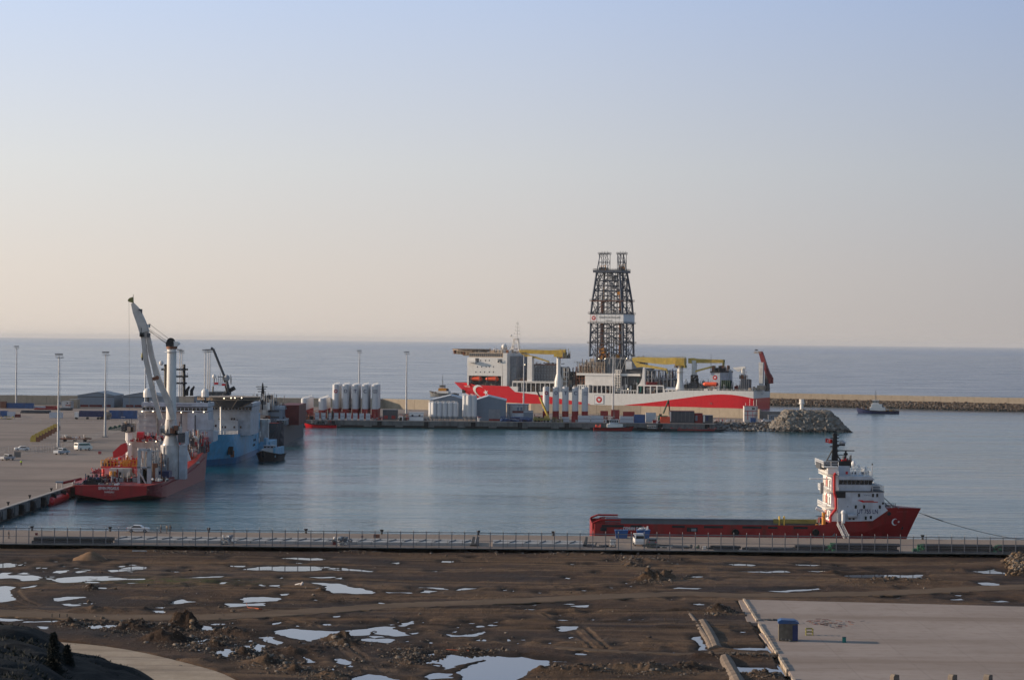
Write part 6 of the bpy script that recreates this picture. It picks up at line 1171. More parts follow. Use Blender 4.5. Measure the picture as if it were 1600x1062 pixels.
b.bar(Z(341, 589, 60.5), Z(349, 589, 60.5), .16, 'dkgrey'); b.clutter(56, 64, E(352, 612, 60)[0], E(322, 612, 60)[0], E(340, 628, 60)[1], E(340, 613, 60)[1], 50, ['dkgrey', 'black', 'midgrey', 'olive'], 4, .5); lbox(b, 66, 80, 326, 352, 612, 628, 'dkgrey'); b.clutter(44, 66, E(391, 628, 44)[0], E(322, 628, 44)[0], E(340, 630, 44)[1], E(340, 617, 44)[1], 120, ['dkgrey', 'grey', 'white', 'tan', 'black'], 19, .3, .5); b.build('mast_platform', bs)
for px, y0 in ((395.5, 634), (385, 622)): pass
b = MB(); y, z = E(389, 660.5, 72); b.cyl((68, y, z), (76, y, z), 1.35, None, 'faded', 12); b.ball((68, y, z), 1.35, 'faded', 12, 6); b.build('lifeboat', bs, smooth=True)
b = MB(); lbox(b, 66, 80, 374, 397, 668, 671, 'grey'); lbox(b, 66, 67, 374, 379, 652, 669, 'brown'); lbox(b, 66, 80, 374, 396, 650, 652, 'white_shade'); b.build('boat_deck', bs)
y0 = -12.2
b = MB(); b.box(93, 108, -12.25, 8, 9, 15.8, 'ltblue'); b.box(93.5, 96, -12.35, -12.2, 2.5, 9.5, 'ltblue'); lbox(b, 78, 92, 387, 396, 655, 680, 'ltblue'); b.build('aft_bulwark', bs)
for i, (px, py) in enumerate(((391, 694), (394, 694), (391, 698), (394, 698))): b = MB(); x_ = 84+i*2.2; b.cyl((x_, -12.5, 4.2+(i % 2)*1.8), (x_, -12, 4.2+(i % 2)*1.8), .5, None, 'black', 8); b.build('side_opening', bs)
b = MB(); lbox(b, 108, 112, 405, 418.5, 658, 692, 'white_stained'); lbox(b, 107.5, 113, 400.5, 420, 655, 661, 'white_stained'); lbox(b, 107.9, 108, 401, 405, 660, 690, 'tan'); lbox(b, 104, 130, 398, 422, 690, 704, 'ltblue'); b.clutter(104, 108, E(406, 690, 104)[0], E(401, 690, 104)[0], E(402, 692, 104)[1], E(402, 660, 104)[1], 26, ['white', 'tan', 'grey'], 5, .5, .5); b.build('pipe_tower', bs)
b = MB(); b.rail([(3, -2, bz(3)), (20, -10, bz(20)), (36, -12, bz(36))], 1.2, 'white', .07, 2); b.build('railing', bs)
# ---------------- grey cargo ship ----------------
GY = 968.0
GS = Frame(-108.4, GY, math.pi/2); gs = empty('cargo_ship', (-108.4, GY, 0), math.pi/2, 'dark grey cargo ship with rust-stained white stern tower and dark red hatch', 'ship'); E, Z, lbox = mkE(GS)
mat('hullgrey', (.055, .06, .075), .5, var=.15, dirt=(.09, .05, .045), damt=.6)
rings = []
for s in (0, 2, 5, 9, 14, 20, 40, 80, 100, 118, 126, 132):
    r = []
    for side in (1, -1):
        fs = [-.1, 0, .3, .6, 1]; fs = fs if side == 1 else fs[::-1]
        for f in fs:
            g = max(f, 0); k = min(s/14, 1); w = 11.6*(.55+.45*g+(.45-.45*g)*k)*(.9+.1*k); k2 = min((132-s)/20, 1); w *= 1-(1-k2)**2; r.append((s+(3*(1-g) if s < 14 else 0), side*max(w, .3), 9.6*f if f >= 0 else -.6))
    rings.append(r)
b = MB(); b.loft(rings, ['hullgrey']*4+['dullred']+['hullgrey']*4); b.add(rings[0], [tuple(range(10))], 'hullgrey'); b.build('hull', gs)
b = MB(); lbox(b, 26, 60, 439, 467, 632.5, 664, 'hatchred'); b.build('cargo_hatch', gs)
b = MB()
for s in range(62, 120, 8): b.box(s, s+7.4, -10, 10, 9.7, 11.6, 'hatchred')
b.box(24, 122, -11.7, -11.3, 9.6, 10.8, 'black'); b.build('hatch_covers', gs)
b = MB(); y0, y1, z0, z1 = lbox(b, 8, 14, 400, 418, 632, 656, 'white_stained'); b.build('funnel', gs, smooth=False)
b = MB(); lbox(b, 12, 20, 400, 443, 634, 640, 'white_shade'); lbox(b, 12, 20, 402, 437, 645, 650, 'white_shade'); lbox(b, 10, 22, 406, 441, 639, 658, 'slate'); lbox(b, 9, 24, 418, 446, 654.5, 657, 'white_shade'); lbox(b, 9.9, 10, 420, 436, 640.5, 643.5, 'dkgrey'); lbox(b, 9.9, 10, 420, 436, 650, 653, 'dkgrey'); lbox(b, 12, 24, 418, 447, 657, 664, 'grey'); b.build('stern_house', gs)
b = MB(); b.clutter(4, 14, E(424, 656, 8)[0], E(390, 656, 8)[0], E(400, 655, 8)[1], E(400, 640, 8)[1], 60, ['tan', 'grey', 'dkgrey', 'brown', 'white_shade'], 6, .7, .4); b.clutter(10, 18, E(426, 632, 10)[0], E(394, 632, 10)[0], E(400, 634, 10)[1], E(400, 616, 10)[1], 90, ['tan', 'grey', 'dkgrey', 'white', 'midgrey'], 7, .6, .5); b.clutter(14, 22, E(444, 634, 10)[0], E(420, 634, 10)[0], E(430, 640, 10)[1], E(430, 628, 10)[1], 50, ['slate', 'grey', 'dkgrey', 'white'], 8, .5); b.clutter(6, 20, E(430, 632, 8)[0], E(392, 632, 8)[0], E(400, 640, 8)[1], E(400, 612, 8)[1], 120, ['dkgrey', 'black', 'white', 'grey', 'tan'], 17, .3, .55); b.clutter(8, 22, E(446, 650, 8)[0], E(416, 650, 8)[0], E(430, 662, 8)[1], E(430, 644, 8)[1], 90, ['white', 'slate', 'grey', 'dkgrey'], 18, .35, .5); b.build('upper_decks', gs)
b = MB(); m0 = Z(411, 630, 16); m1 = Z(410.5, 598, 16); b.prism([(m0[1]-1.2, m0[2]), (m0[1]+1.2, m0[2]), (m1[1]+.15, m1[2]), (m1[1]-.15, m1[2])], 15.3, 16.5, 'black', 'x')
for px0, px1, py in ((400, 418, 604), (402, 416, 607.5), (403, 415, 611.5)): b.bar(Z(px0, py, 16), Z(px1, py, 16), .22, 'black')
b.build('mast', gs); b = MB(); b.clutter(14, 18, E(419, 628, 15)[0], E(405, 628, 15)[0], E(410, 630, 15)[1], E(410, 617, 15)[1], 40, ['black', 'dkgrey', 'dkgrey'], 9, .4); b.cyl(Z(422, 628, 17), Z(422, 617, 17), 1.4, None, 'dkgrey', 10); b.build('exhaust_trunk', gs)
b = MB(); b.clutter(18, 70, -11, 11, 9.7, 12.5, 60, ['dkgrey', 'hatchred', 'grey'], 10, .5); b.bar((50, -8, 12), (50, -8, E(451, 618, 50)[1]), .2, 'dkgrey'); b.build('deck_machinery', gs)
# ---------------- tugs, boats ----------------
def boat(name, lab, loc, rz, L, hbm, z1, hullm, house, mast=6, sheer=.6, cat='tug', extra=None, stripe=None):
    rt = empty(name, loc, rz, lab, cat); rings = []; deck = lambda s: z1+sheer*max(0, (s/L-.45)*2)**2      # bow towards +x
    for s in [0, .04, .12, .3, .5, .65, .78, .87, .93, .97, 1]:
        r = []
        for side in (1, -1):
            fs = [-.3, 0, .5, 1]; fs = fs if side == 1 else fs[::-1]
            for f in fs:
                k = min((1-s)/.45, 1); w = hbm*(1-(1-k)**2.2)*(.82+.18*max(f, 0))*(.86+.14*min(s/.12, 1)); r.append((L*(s-.5)-(1-max(f, 0))*L*.05*(s > .5)*(s), side*max(w, .08), deck(s*L)*f if f > 0 else f))
        rings.append(r)
    b = MB(); b.loft(rings, [hullm]*3+['midgrey']+[hullm]*3); b.add(rings[0], [tuple(range(8))], hullm); b.build('hull', rt)
    b = MB(); b.path([(x, y, z+.05) for x, y, z in [r[3] for r in rings]], .2, 'rubber', 5); b.path([(x, y, z+.05) for x, y, z in [r[4] for r in rings]], .2, 'rubber', 5); b.build('rubbing_fender', rt)
    if stripe: b = MB(); b.path([(x, y-.06 if y < 0 else y+.06, z*.62) for x, y, z in [r[5] for r in rings[:8]]], .07, stripe, 4); b.build('hull_stripe', rt)
    for i, (x0, x1, w, za, zb, m, win) in enumerate(house):
        b = MB(); b.box(x0, x1, -w, w, za, zb, m)
        if win:
            n = max(2, int((x1-x0)/.9))
            for k in range(n):
                xa = x0+(x1-x0)*(k+.15)/n; xb = x0+(x1-x0)*(k+.85)/n
                for sd_ in (-1, 1): b.box(xa, xb, sd_*w-.03, sd_*w+.03, za+(zb-za)*.4, zb-.25, 'glass')
            for k in range(3): ya = -w+2*w*(k+.12)/3; b.box(x1-.03, x1+.03, ya, ya+w*.5, za+(zb-za)*.4, zb-.25, 'glass'); b.box(x0-.03, x0+.03, ya, ya+w*.5, za+(zb-za)*.4, zb-.25, 'glass')
            b.box(x0-.3, x1+.3, -w-.3, w+.3, zb, zb+.15, m)
        b.build('wheelhouse' if win else 'deckhouse', rt)
    if mast:
        x0, x1, w, za, zb, m, win = house[-1]; c = (x0+x1)/2; b = MB(); b.cyl((c, 0, zb), (c, 0, zb+mast), .22, .08, 'dkgrey', 6)
        for k, f in enumerate((.35, .55, .75)): b.box(c-.1, c+.1, -1.2+.3*k, 1.2-.3*k, zb+mast*f, zb+mast*f+.12, 'dkgrey'); b.box(c-.7, c+.7, -.1, .1, zb+mast*f, zb+mast*f+.12, 'dkgrey')
        b.bar((c-1, 0, zb), (c, 0, zb+mast*.5), .12, 'dkgrey'); b.build('mast', rt)
    if extra: extra(rt)
    return rt
p = G(1371, 645.8, 0)
def ex1(rt):
    b = MB(); b.cyl((-3.5, -1.6, 2), (-3.5, -1.6, 6), .5, .4, 'navy', 8); b.cyl((-3.5, 1.6, 2), (-3.5, 1.6, 6), .5, .4, 'navy', 8); b.build('exhaust_funnel', rt); b = MB(); b.clutter(-12, -5, -3, 3, 1.6, 3.2, 18, ['amber', 'dkgrey', 'tan'], 2, .4); b.clutter(5, 11, -2.5, 2.5, 2.6, 4.4, 14, ['dkgrey', 'brown', 'grey'], 3, .4); b.build('deck_machinery', rt)
t1 = boat('tug', 'dark blue tug under way in front of the outer breakwater', (p.x, p.y, 0), rad(172), 28, 4.6, 1.7, 'navy', [(-5, 5, 3.2, 1.6, 4.2, 'white', False), (-3, 4.2, 2.8, 4.2, 6.2, 'white', False), (-.8, 3.2, 2.2, 6.2, 8.6, 'white', True)], 7, 1.8, extra=ex1)
p = G(693, 619, 0)
t2 = boat('tug', 'orange and white tug on the open sea off the drillship bow', (p.x, p.y, 0), rad(165), 24, 4.3, 2.2, 'midgrey', [(-5, 5, 3.1, 2, 4.4, 'white', False), (-3, 3.6, 2.7, 4.4, 6.6, 'amber', False), (-1, 2.8, 2.1, 6.6, 9, 'white_stained', True)], 9, 1.6, extra=ex1)
b = MB(); pw = G(1390, 647, 0)
p = D(959, 672.5, 1175)
def ex2(rt):
    b = MB(); b.clutter(-9.5, -6.5, -1.6, 1.6, 1.5, 3.2, 10, ['orange', 'shipred'], 4, .5); b.build('rescue_boat', rt); b = MB(); b.clutter(2, 8, -1.6, 1.6, 1.4, 3, 16, ['dkgrey', 'white', 'blue'], 5, .3); b.build('deck_machinery', rt)
boat('tug', 'small red and white tug moored below the stacked white containers', (p.x, 1174.5, 0), rad(0), 20.5, 2.9, 1.5, 'hullred', [(-3.5, 4.5, 2.2, 1.4, 3.4, 'white', False), (-2.2, 2.2, 1.7, 3.4, 5.6, 'white_shade', True)], 4.5, .7, extra=ex2)
p = D(500, 668, 1172)
def ex3(rt): b = MB(); b.clutter(-6, 5, -1.6, 1.6, 1.3, 4.5, 40, ['dkgrey', 'black', 'dullred', 'grey'], 6, .35, .5); b.box(-7, 5, -1.9, -1.7, 1.2, 1.9, 'dkgrey'); b.build('deck_machinery', rt)
boat('workboat', 'low red workboat moored at the near corner of the silo quay', (p.x, 1174, 0), rad(180), 16.5, 2.6, 1.5, 'shipred', [(-2, 1.5, 1.5, 1.4, 3.4, 'dkgrey', True)], 5, .8, 'boat', ex3, 'white')
p = D(1031, 672, 1172)
def ex4(rt): b = MB(); b.clutter(-5, 3, -1.3, 1.3, 1.0, 2.0, 20, ['faded', 'white', 'white_shade', 'dkgrey'], 7, .3); b.build('deck_machinery', rt)
boat('workboat', 'small workboat with pink and white deck gear below the green excavator', (p.x-3, 1174.6, 0), rad(180), 17, 2.2, 1.1, 'black', [(-1, 3, 1.3, 1.0, 2.7, 'white_stained', True)], 0, .5, 'boat', ex4)
p = D(1086, 672, 1172)
b = MB(); b.prism([(-15, 0), (-13.6, -.5), (12, -.5), (15.5, .9), (15, 1.4), (-15, 1.4)], -3, 3, 'black'); b.box(-9, 10, -3.05, -3.01, .5, 1.2, 'dullred'); rt = empty('barge', (p.x, 1174.6, 0), 0, 'low black barge with a dull red side strip beyond the workboats', 'barge'); b.build('hull', rt); b = MB(); b.clutter(-12, 12, -2, 2, 1.4, 2.2, 24, ['dullred', 'dkgrey', 'black'], 8, .4); b.build('deck_gear', rt)
# small black pilot boat beside the blue ship
p = G(408, 722, 0)
def ex5(rt): b = MB(); b.clutter(-9, -1, -3, 3, 1.8, 5.2, 46, ['faded', 'white', 'blue', 'white_shade', 'dkgrey'], 9, .45); b.box(-10, 6, 2.6, 3.4, 1.6, 5, 'ltblue'); b.box(-11, -7, -3.8, -2.8, 2, 8, 'ltblue'); b.build('deck_machinery', rt)
boat('pilot_boat', 'black hulled pilot boat tied alongside the blue ship', (p.x+1.8, p.y+12, 0), rad(-96), 24, 4.3, 2.3, 'black', [(-4, 3, 2.4, 2, 4.4, 'white', False), (-1.5, 2, 1.9, 4.4, 5.6, 'white_shade', True)], 0, 1.4, 'boat', ex5)
# ---------------- silo terminal on the mole ----------------
def silo(name, r, h, hred, lab, cat='silo'):
    rt = empty(name, (0, -5000, 0), 0, lab, cat); b = MB()
    b.cyl((0, 0, hred), (0, 0, h), r, None, 'silo_white', 20, False); b.cyl((0, 0, h), (0, 0, h+.18), r, r*.9, 'silo_white', 20); b.build('shell', rt, smooth=True)
    b = MB(); b.cyl((0, 0, 0), (0, 0, hred), r+.02, None, 'dullred2', 20, False); b.build('red_skirt', rt, smooth=True)
    b = MB(); b.bar((r*.3, 0, h+.3), (r*.3, 0, h+1.1), .1, 'white'); b.bar((-r*.5, 0, h), (-r*.5, 0, h+.9), .1, 'white'); b.bar((-r*.5, 0, h+.9), (r*.3, 0, h+1.1), .06, 'white'); b.bar((r*.7, -r*.75, hred), (r*.7, -r*.75, h), .12, 'galv'); b.build('roof_rail', rt)
    return rt
mat('silo_white', (.64, .64, .65), .4, var=.03, dirt=(.45, .42, .4), damt=.2); mat('dullred2', (.32, .02, .02), .5, dirt=(.2, .04, .03), damt=.4)
def on_cyl(r, z0): return lambda u, v: (r*math.sin(u/r), -r*math.cos(u/r), z0+v)
SY = 1230
zt = D(540, 601, SY).z; h = zt-ZM; hr = D(540, 638.4, SY).z-ZM; r = 1.72
cxs = [524.3, 539.9, 555, 570.4, 585.6]
base = silo('silo', r, h, hr, 'plain white silo in the rows behind the five lettered silos')
first = True; grp = 'plain white silos behind the lettered row'
for k in range(1, 6):
    for i, px in enumerate(cxs):
        p = D(px, 640, SY); loc = (p.x, SY+4.2*k, ZM)
        if first: base.location = loc; base['group'] = grp; first = False
        else: copy_tree(base, loc, group=grp)
def mark_silo(px, Y, what, lab, grp, h, hr, r, zm):
    p = D(px, 640, Y); s = silo('silo', r, h, hr, lab); s.location = (p.x, Y, ZM); s['group'] = grp; f = on_cyl(r+.3, zm)
    if what == 'E':
        b = MB(); emblem(b, lambda x, w, k: (lambda q_: (q_[0], q_[1]-.05*k, q_[2]))(f(x, w)), .15, 0, 1.0, 'hatchemb'); b.build('emblem', s)
    elif what == '=':
        b = MB()
        for v, wd in ((.72, 1.3), (0, 1.45), (-.72, 1.05)):
            for j in range(8): ua = -wd+2*wd*j/8; ub = -wd+2*wd*(j+1)/8; b.add([f(ua+.25, v-.13), f(ub+.25, v-.13), f(ub+.25, v+.13), f(ua+.25, v+.13)], [(0, 1, 2, 3)], 'navy' if Y == SY else 'slate')
        b.build('painted_bars', s)
    else: text(what, 2.7, 'navy', lambda u, v: f(u, v), 'painted_letter', s, 1.75)
mat('hatchemb', (.35, .01, .03), .5)
G1 = 'lettered tall silos behind the left container row'; G2 = 'lettered silos in front of the drillship'
for px, w_, lab in zip(cxs, ['E', 'O', 'T', 'C', '='], ['tall white silo with a round red emblem at the big silo block', 'tall white silo lettered O in the big silo block', 'tall white silo lettered T in the big silo block', 'tall white silo lettered C in the big silo block', 'tall white silo with three dark bars in the big silo block']):
    mark_silo(px, SY, w_, lab, G1, h, hr, r, D(540, 611, SY).z-ZM)
h2 = D(880, 605, SY).z-ZM; hr2 = D(880, 642, SY).z-ZM
for px, w_, lab in zip([853, 868.3, 883.3, 898.7, 913.8], ['E', 'O', 'T', 'C', '='], ['white silo with round red emblem standing before the drillship hull', 'white silo lettered O standing before the drillship hull', 'white silo lettered T standing before the drillship hull', 'white silo lettered C standing before the drillship hull', 'white silo with faint grey bars standing before the drillship hull']):
    mark_silo(px, SY+.01, w_, lab, G2, h2, hr2, 1.72, D(880, 614, SY).z-ZM)
h3 = D(475, 622.6, 1215).z-ZM; hr3 = D(475, 640, 1215).z-ZM; s3 = silo('silo', 1.6, h3, hr3, 'shorter plain white silo in the two low rows beside the silo block'); first = True
for px in (475, 502.5):
    for k in range(9):
        p = D(px, 640, 1215); loc = (p.x, 1215+5*k, ZM)
        if first: s3.location = loc; first = False; s3['group'] = 'shorter silos beside the big silo block'
        else: copy_tree(s3, loc, group='shorter silos beside the big silo block')
# bolted steel silos on legs in front of the sheds
def legsilo(r, h, lab):
    rt = empty('silo', (0, -5000, 0), 0, lab, 'silo'); b = MB(); b.cyl((0, 0, 2.2), (0, 0, h), r, None, 'silo_white', 18, False); b.cyl((0, 0, h), (0, 0, h+.35), r, r*.5, 'silo_white', 18); b.cyl((0, 0, .9), (0, 0, 2.2), .35, r, 'silo_white', 18); b.build('shell', rt, smooth=True)
    for k in range(4): a = math.pi/4+k*math.pi/2; b = MB(); b.bar((r*.92*math.cos(a), r*.92*math.sin(a), 0), (r*.92*math.cos(a), r*.92*math.sin(a), 2.6), .22, 'grey'); b.build('leg', rt)
    b = MB(); b.rail([(-r, -r*.5, h), (-r*.3, -r, h), (r*.6, -r*.8, h)], 1, 'white', .05, 1); b.build('roof_rail', rt); return rt
Y = 1196; hh_ = D(690, 629, Y).z-ZM; s4 = legsilo(1.42, hh_, 'short white silo on legs tucked behind the first of its low row'); s4['group'] = 'short white silos on legs'
for i, px in enumerate((673.5, 678.2, 686.8, 695.2, 703.6, 711.8)):
    p = D(px, 640, Y); loc = (p.x, Y+(2.5 if i == 0 else 0), ZM)
    if i == 0: s4.location = loc
    else: copy_tree(s4, loc, group='short white silos on legs')['label'] = 'short white silo on legs, %s in the low row before the shed' % ['', 'first', 'second', 'third', 'fourth', 'last'][i]
hh_ = D(735, 618, Y).z-ZM; s5 = legsilo(1.5, hh_, 'tall white silo on legs, set back and farthest from the grey gable shed'); s5['group'] = 'three tall white silos on legs'
for i, px in enumerate((726.8, 733, 740.5)):
    p = D(px, 640, Y); loc = (p.x, Y+(2 if i == 0 else 0), ZM)
    if i == 0: s5.location = loc
    else: copy_tree(s5, loc, group='three tall white silos on legs')['label'] = 'tall white silo on legs, %s' % ['', 'middle one of the three beside the grey shed', 'the one touching the grey gable shed'][i]
# ---------------- sheds and buildings ----------------
def shed(name, px0, px1, pyr, pye0, pye1, Y, dep, zb, m, roofm, lab, doors=(), pxr=None, band=False, cat='warehouse'):
    x0 = D(px0, 600, Y).x; x1 = D(px1, 600, Y).x; zr_ = D((px0+px1)/2, pyr, Y).z; ze = (D(px0, pye0, Y).z+D(px1, pye1, Y).z)/2; xr = D(pxr, 600, Y).x if pxr else (x0+x1)/2
    rt = empty(name, (x0, Y, zb), 0, lab, cat); w = x1-x0; ze -= zb; zr2 = zr_-zb; xr -= x0
    b = MB(); b.prism([(0, 0), (w, 0), (w, ze), (xr, zr2), (0, ze)], 0, dep, m); b.build('walls', rt)
    b = MB(); o = .3; b.prism([(-.3, ze-.1), (xr, zr2), (xr, zr2+.3), (-.3, ze+.2)], -o, dep+o, roofm); b.prism([(w+.3, ze-.1), (w+.3, ze+.2), (xr, zr2+.3), (xr, zr2)], -o, dep+o, roofm); b.build('roof', rt)
    for (a, c, y0, y1, mm) in doors:
        b = MB(); b.box(D(a, 600, Y).x-x0, D(c, 600, Y).x-x0, -.12, -.02, D(a, y1, Y).z-zb, D(a, y0, Y).z-zb, mm); b.build('door', rt)
    if band: b = MB(); b.box(0, w, -.15, -.03, ze-1.0, ze-.6, 'dkgrey'); b.build('wall_band', rt)
    return rt
shed('warehouse', 743.8, 791, 619.3, 625, 626.5, 1200, 34, ZM, 'slate', 'white_shade', 'slate grey gable shed with wide door beside the tall silos on legs', [(764, 782, 639, 654, 'grey'), (764.5, 781.5, 654.3, 657, 'dullred')], 763)
shed('warehouse', 672, 735, 618, 625, 627, 1226, 30, ZM, 'slate', 'white_shade', 'pale grey gable shed behind the short silos on legs', [], 704)
shed('warehouse', 121.5, 178.5, 612.7, 617.4, 618.2, 1380, 34, ZQ, 'slate', 'slate', 'long grey warehouse with dark red door panels by the wave wall', [(126, 138.5, 632, 635.4, 'hatchred'), (140, 160, 632, 635.4, 'hatchred'), (165, 173.5, 632, 635.4, 'hatchred')], 152, True)
shed('warehouse', 192.3, 254, 613.6, 618, 619, 1380, 34, ZQ, 'slate', 'slate', 'second grey warehouse partly hidden by the crane ship bridge', [(197, 209, 632.3, 635.7, 'hatchred'), (211, 222, 632.3, 635.7, 'hatchred')], 221, True)
def block(name, px0, px1, py0, py1, Y, dep, m, lab, cat, zb=ZM, parts=(), roof=None, group=None):
    x0 = D(px0, 640, Y).x; x1 = D(px1, 640, Y).x; z1 = D((px0+px1)/2, py0, Y).z; rt = empty(name, ((x0+x1)/2, Y, zb), 0, lab, cat, group); w = (x1-x0)/2; h = z1-zb
    b = MB(); b.box(-w, w, 0, dep, 0, h, m); b.build('walls', rt)
    b = MB(); b.box(-w-.2, w+.2, -.2, dep+.2, h, h+.2, roof or 'grey'); b.build('roof', rt)
    for nm, a, c, y0, y1, mm in parts: b = MB(); b.box(D(a, 640, Y).x-(x0+x1)/2, D(c, 640, Y).x-(x0+x1)/2, -.08, -.01, D(a, y1, Y).z-zb, D(a, y0, Y).z-zb, mm); b.build(nm, rt)
    return rt
block('site_building', 792, 826, 632, 643, 1226, 12, 'white_stained', 'low cream building with a blue-grey roof behind the grey shed', 'building', parts=[('door', 813, 816, 636, 642, 'slate'), ('window', 808, 811, 636, 641, 'slate')], roof='blue')
block('site_cabin', 801, 833, 642, 656, 1204, 5, 'white_shade', 'white cabins toned as in bluish shade behind the blue tarpaulins', 'cabin', parts=[('recess', 800.5, 818, 641, 645, 'hatchred'), ('panel', 818, 833, 644, 655, 'slate')])
block('site_building', 598, 621, 640.5, 654, 1196, 7, 'dkgrey', 'dark flat-roofed building beside the big silo block', 'building', parts=[('door', 600, 606, 649, 654, 'dullred'), ('door', 612, 618, 649, 654, 'dullred')], roof='midgrey')
block('site_cabin', 639.5, 661.5, 644.6, 654.6, 1192, 5, 'white_clean', 'white site cabin with blue trim between two masts', 'cabin', parts=[('trim', 640, 661, 649.6, 650.8, 'navy'), ('window', 643, 646, 647.5, 650, 'glass'), ('window', 654, 657, 647.5, 650, 'glass')], roof='white_shade')
block('open_warehouse', 1047.5, 1085, 642.6, 658.5, 1194, 9, 'dkgrey', 'dark open-fronted steel shed near the mole end', 'shed', parts=[('front_post', 1047.2, 1048.6, 643, 658, 'white')]+[('front_post', 1053+i*6, 1053.5+i*6, 643, 658, 'midgrey') for i in range(6)], roof='hatchred')
block('site_cabin', 1086, 1098, 646, 658.6, 1196, 5, 'dullred', 'dull red steel cabin beside the dark open shed', 'cabin', parts=[('window', 1086.5, 1090, 649, 657, 'slate')], roof='hatchred')
block('site_cabin', 1099, 1114, 649, 659.5, 1194, 4, 'dkgrey', 'dark cabin with pale end wall at the tip of the mole quay', 'cabin', parts=[('end_panel', 1099, 1101.5, 649, 659, 'white'), ('window', 1103, 1107, 650, 657, 'navy')], roof='slate')
rt = block('control_building', 1163, 1184, 634.5, 655.5, 1222, 6, 'white_stained', 'small white control building with pink-red trims near the boulders', 'building', parts=[('window', 1175, 1179.5, 637, 639.5, 'glass'), ('trim', 1163, 1184, 641.4, 642.4, 'faded'), ('trim', 1163, 1184, 648, 648.8, 'faded'), ('stair_trim', 1168, 1169, 641, 655, 'red'), ('stair_trim', 1176, 1176.6, 641, 655, 'red')], roof='faded')
b = MB(); x_ = 0; h_ = D(1170, 634.5, 1222).z-ZM
for px, py in ((1165.5, 629), (1172, 623), (1178, 625), (1182.5, 624)): X = D(px, 640, 1222).x-rt.location.x; b.bar((X, 2, h_), (X, 2, D(px, py, 1222).z-ZM), .12, 'white')
b.build('roof_antenna', rt)
block('boundary_cabin', 1201, 1219, 648.6, 655.5, 1226, 3, 'grey', 'low grey wall cabin with two small windows beside the boulders', 'cabin', parts=[('window', 1205, 1206, 650.5, 652.5, 'glass'), ('window', 1212, 1213, 650.5, 652.5, 'glass')])
block('yard_office', 96, 111, 627, 634, 1350, 8, 'faded2' if 0 else 'white_stained', 'pinkish white yard office before the wave wall', 'building', ZQ, [('window', 104, 106, 628.5, 630.5, 'glass'), ('trim', 102, 110, 632.3, 633.8, 'dullred'), ('trim', 91.5, 95, 628, 631.5, 'navy')])
block('yard_office', 107, 121, 624, 632, 1360, 8, 'beige', 'cream yard office beside the long grey warehouse', 'building', ZQ, [('window', 112.5, 114.5, 625.5, 627.5, 'teal')])
# ---------------- containers ----------------
CN = {}
def container(px0, px1, py0, py1, m, lab, Y=None, zb=ZM, group=None, dep=2.45, stackz=0):
    if Y is None: Y = G((px0+px1)/2, py1, zb).y
    x0 = D(px0, py1, Y).x; x1 = D(px1, py1, Y).x; h = D(px0, py0, Y).z-(zb+stackz) if not stackz else 2.55; w = x1-x0
    rt = empty('shipping_container', ((x0+x1)/2, Y, zb+stackz), 0, lab, 'container', group); b = MB(); b.box(-w/2+.1, w/2-.1, .08, dep-.08, .12, h-.12, m)
    n = max(3, int(w/.9))
    for i in range(n): x = -w/2+.2+(w-.4)*(i+.5)/n; b.box(x-.12, x+.12, .02, .08, .2, h-.2, m)
    b.build('box', rt); b = MB()
    for x in (-w/2, w/2-.14): b.box(x, x+.14, 0, dep, 0, h, m)
    for z_ in (0, h-.13): b.box(-w/2+.14, w/2-.14, 0, .1, z_, z_+.13, m); b.box(-w/2+.14, w/2-.14, dep-.1, dep, z_, z_+.13, m)
    b.build('frame', rt); return rt
mat('contwhite', (.52, .55, .60), .5, var=.05, dirt=(.4, .38, .36), damt=.3)
def stack(px0, px1, py0, py1, m, Y, n, lay, lab, group, zb=ZM, gap=1.2):
    z1 = D((px0+px1)/2, py0, Y).z; hh = (z1-zb)/lay; x0 = D(px0, 640, Y).x; x1 = D(px1, 640, Y).x; w = (x1-x0)/n; src = None
    for k in range(lay):
        for i in range(n):
            loc = (x0+w*(i+.5), Y, zb+hh*k)
            if src is None:
                src = empty('shipping_container', loc, 0, lab, 'container', group); ww = w-gap; b = MB(); b.box(-ww/2+.1, ww/2-.1, .08, 2.4, .1, hh-.14, m); c_ = max(3, int(ww/.9))
                for j in range(c_): x = -ww/2+.2+(ww-.4)*(j+.5)/c_; b.box(x-.1, x+.1, .03, .08, .18, hh-.2, m)
                b.build('box', src); b = MB()
                for x in (-ww/2, ww/2-.12): b.box(x, x+.12, 0, 2.45, 0, hh-.02, m)
                b.box(-ww/2+.12, ww/2-.12, 0, .1, 0, .14, 'navy'); b.box(-ww/2+.12, ww/2-.12, 0, .1, hh-.15, hh-.02, m); b.build('frame', src)
            else:
                o = copy_tree(src, loc)
                if n*lay == 2: o['label'] = lab.replace('lower', 'upper')
                elif n > 2: o['label'] = lab.replace('lower row, first', ('lower' if k == 0 else 'upper')+' row, '+ORD[i])
                else: o['label'] = lab.replace('lower, nearer', ('lower, ' if k == 0 else 'upper, ')+('nearer' if i == 0 else 'farther'))
ORD = ['first', 'second', 'third', 'fourth', 'fifth', 'sixth', 'seventh', 'eighth', 'last']
stack(490, 580, 645, 655, 'contwhite', 1190, 9, 2, 'small white container, lower row, first from the dark loading arms', 'white containers before the big silo block')
stack(903, 943.5, 649, 659, 'contwhite', 1190, 2, 2, 'long white container, lower, nearer to the barred silo', 'long white containers by the barred silo', gap=.3)
stack(968.5, 990.5, 650, 660, 'contwhite', 1190, 1, 2, 'lower white container of the pair under the red containers', 'white containers under the red ones', gap=.2)
stack(878, 890, 651, 659, 'contwhite', 1191, 1, 2, 'lower short white container at the foot of the drillship silos', 'short white containers by the yellow crane', gap=.2)
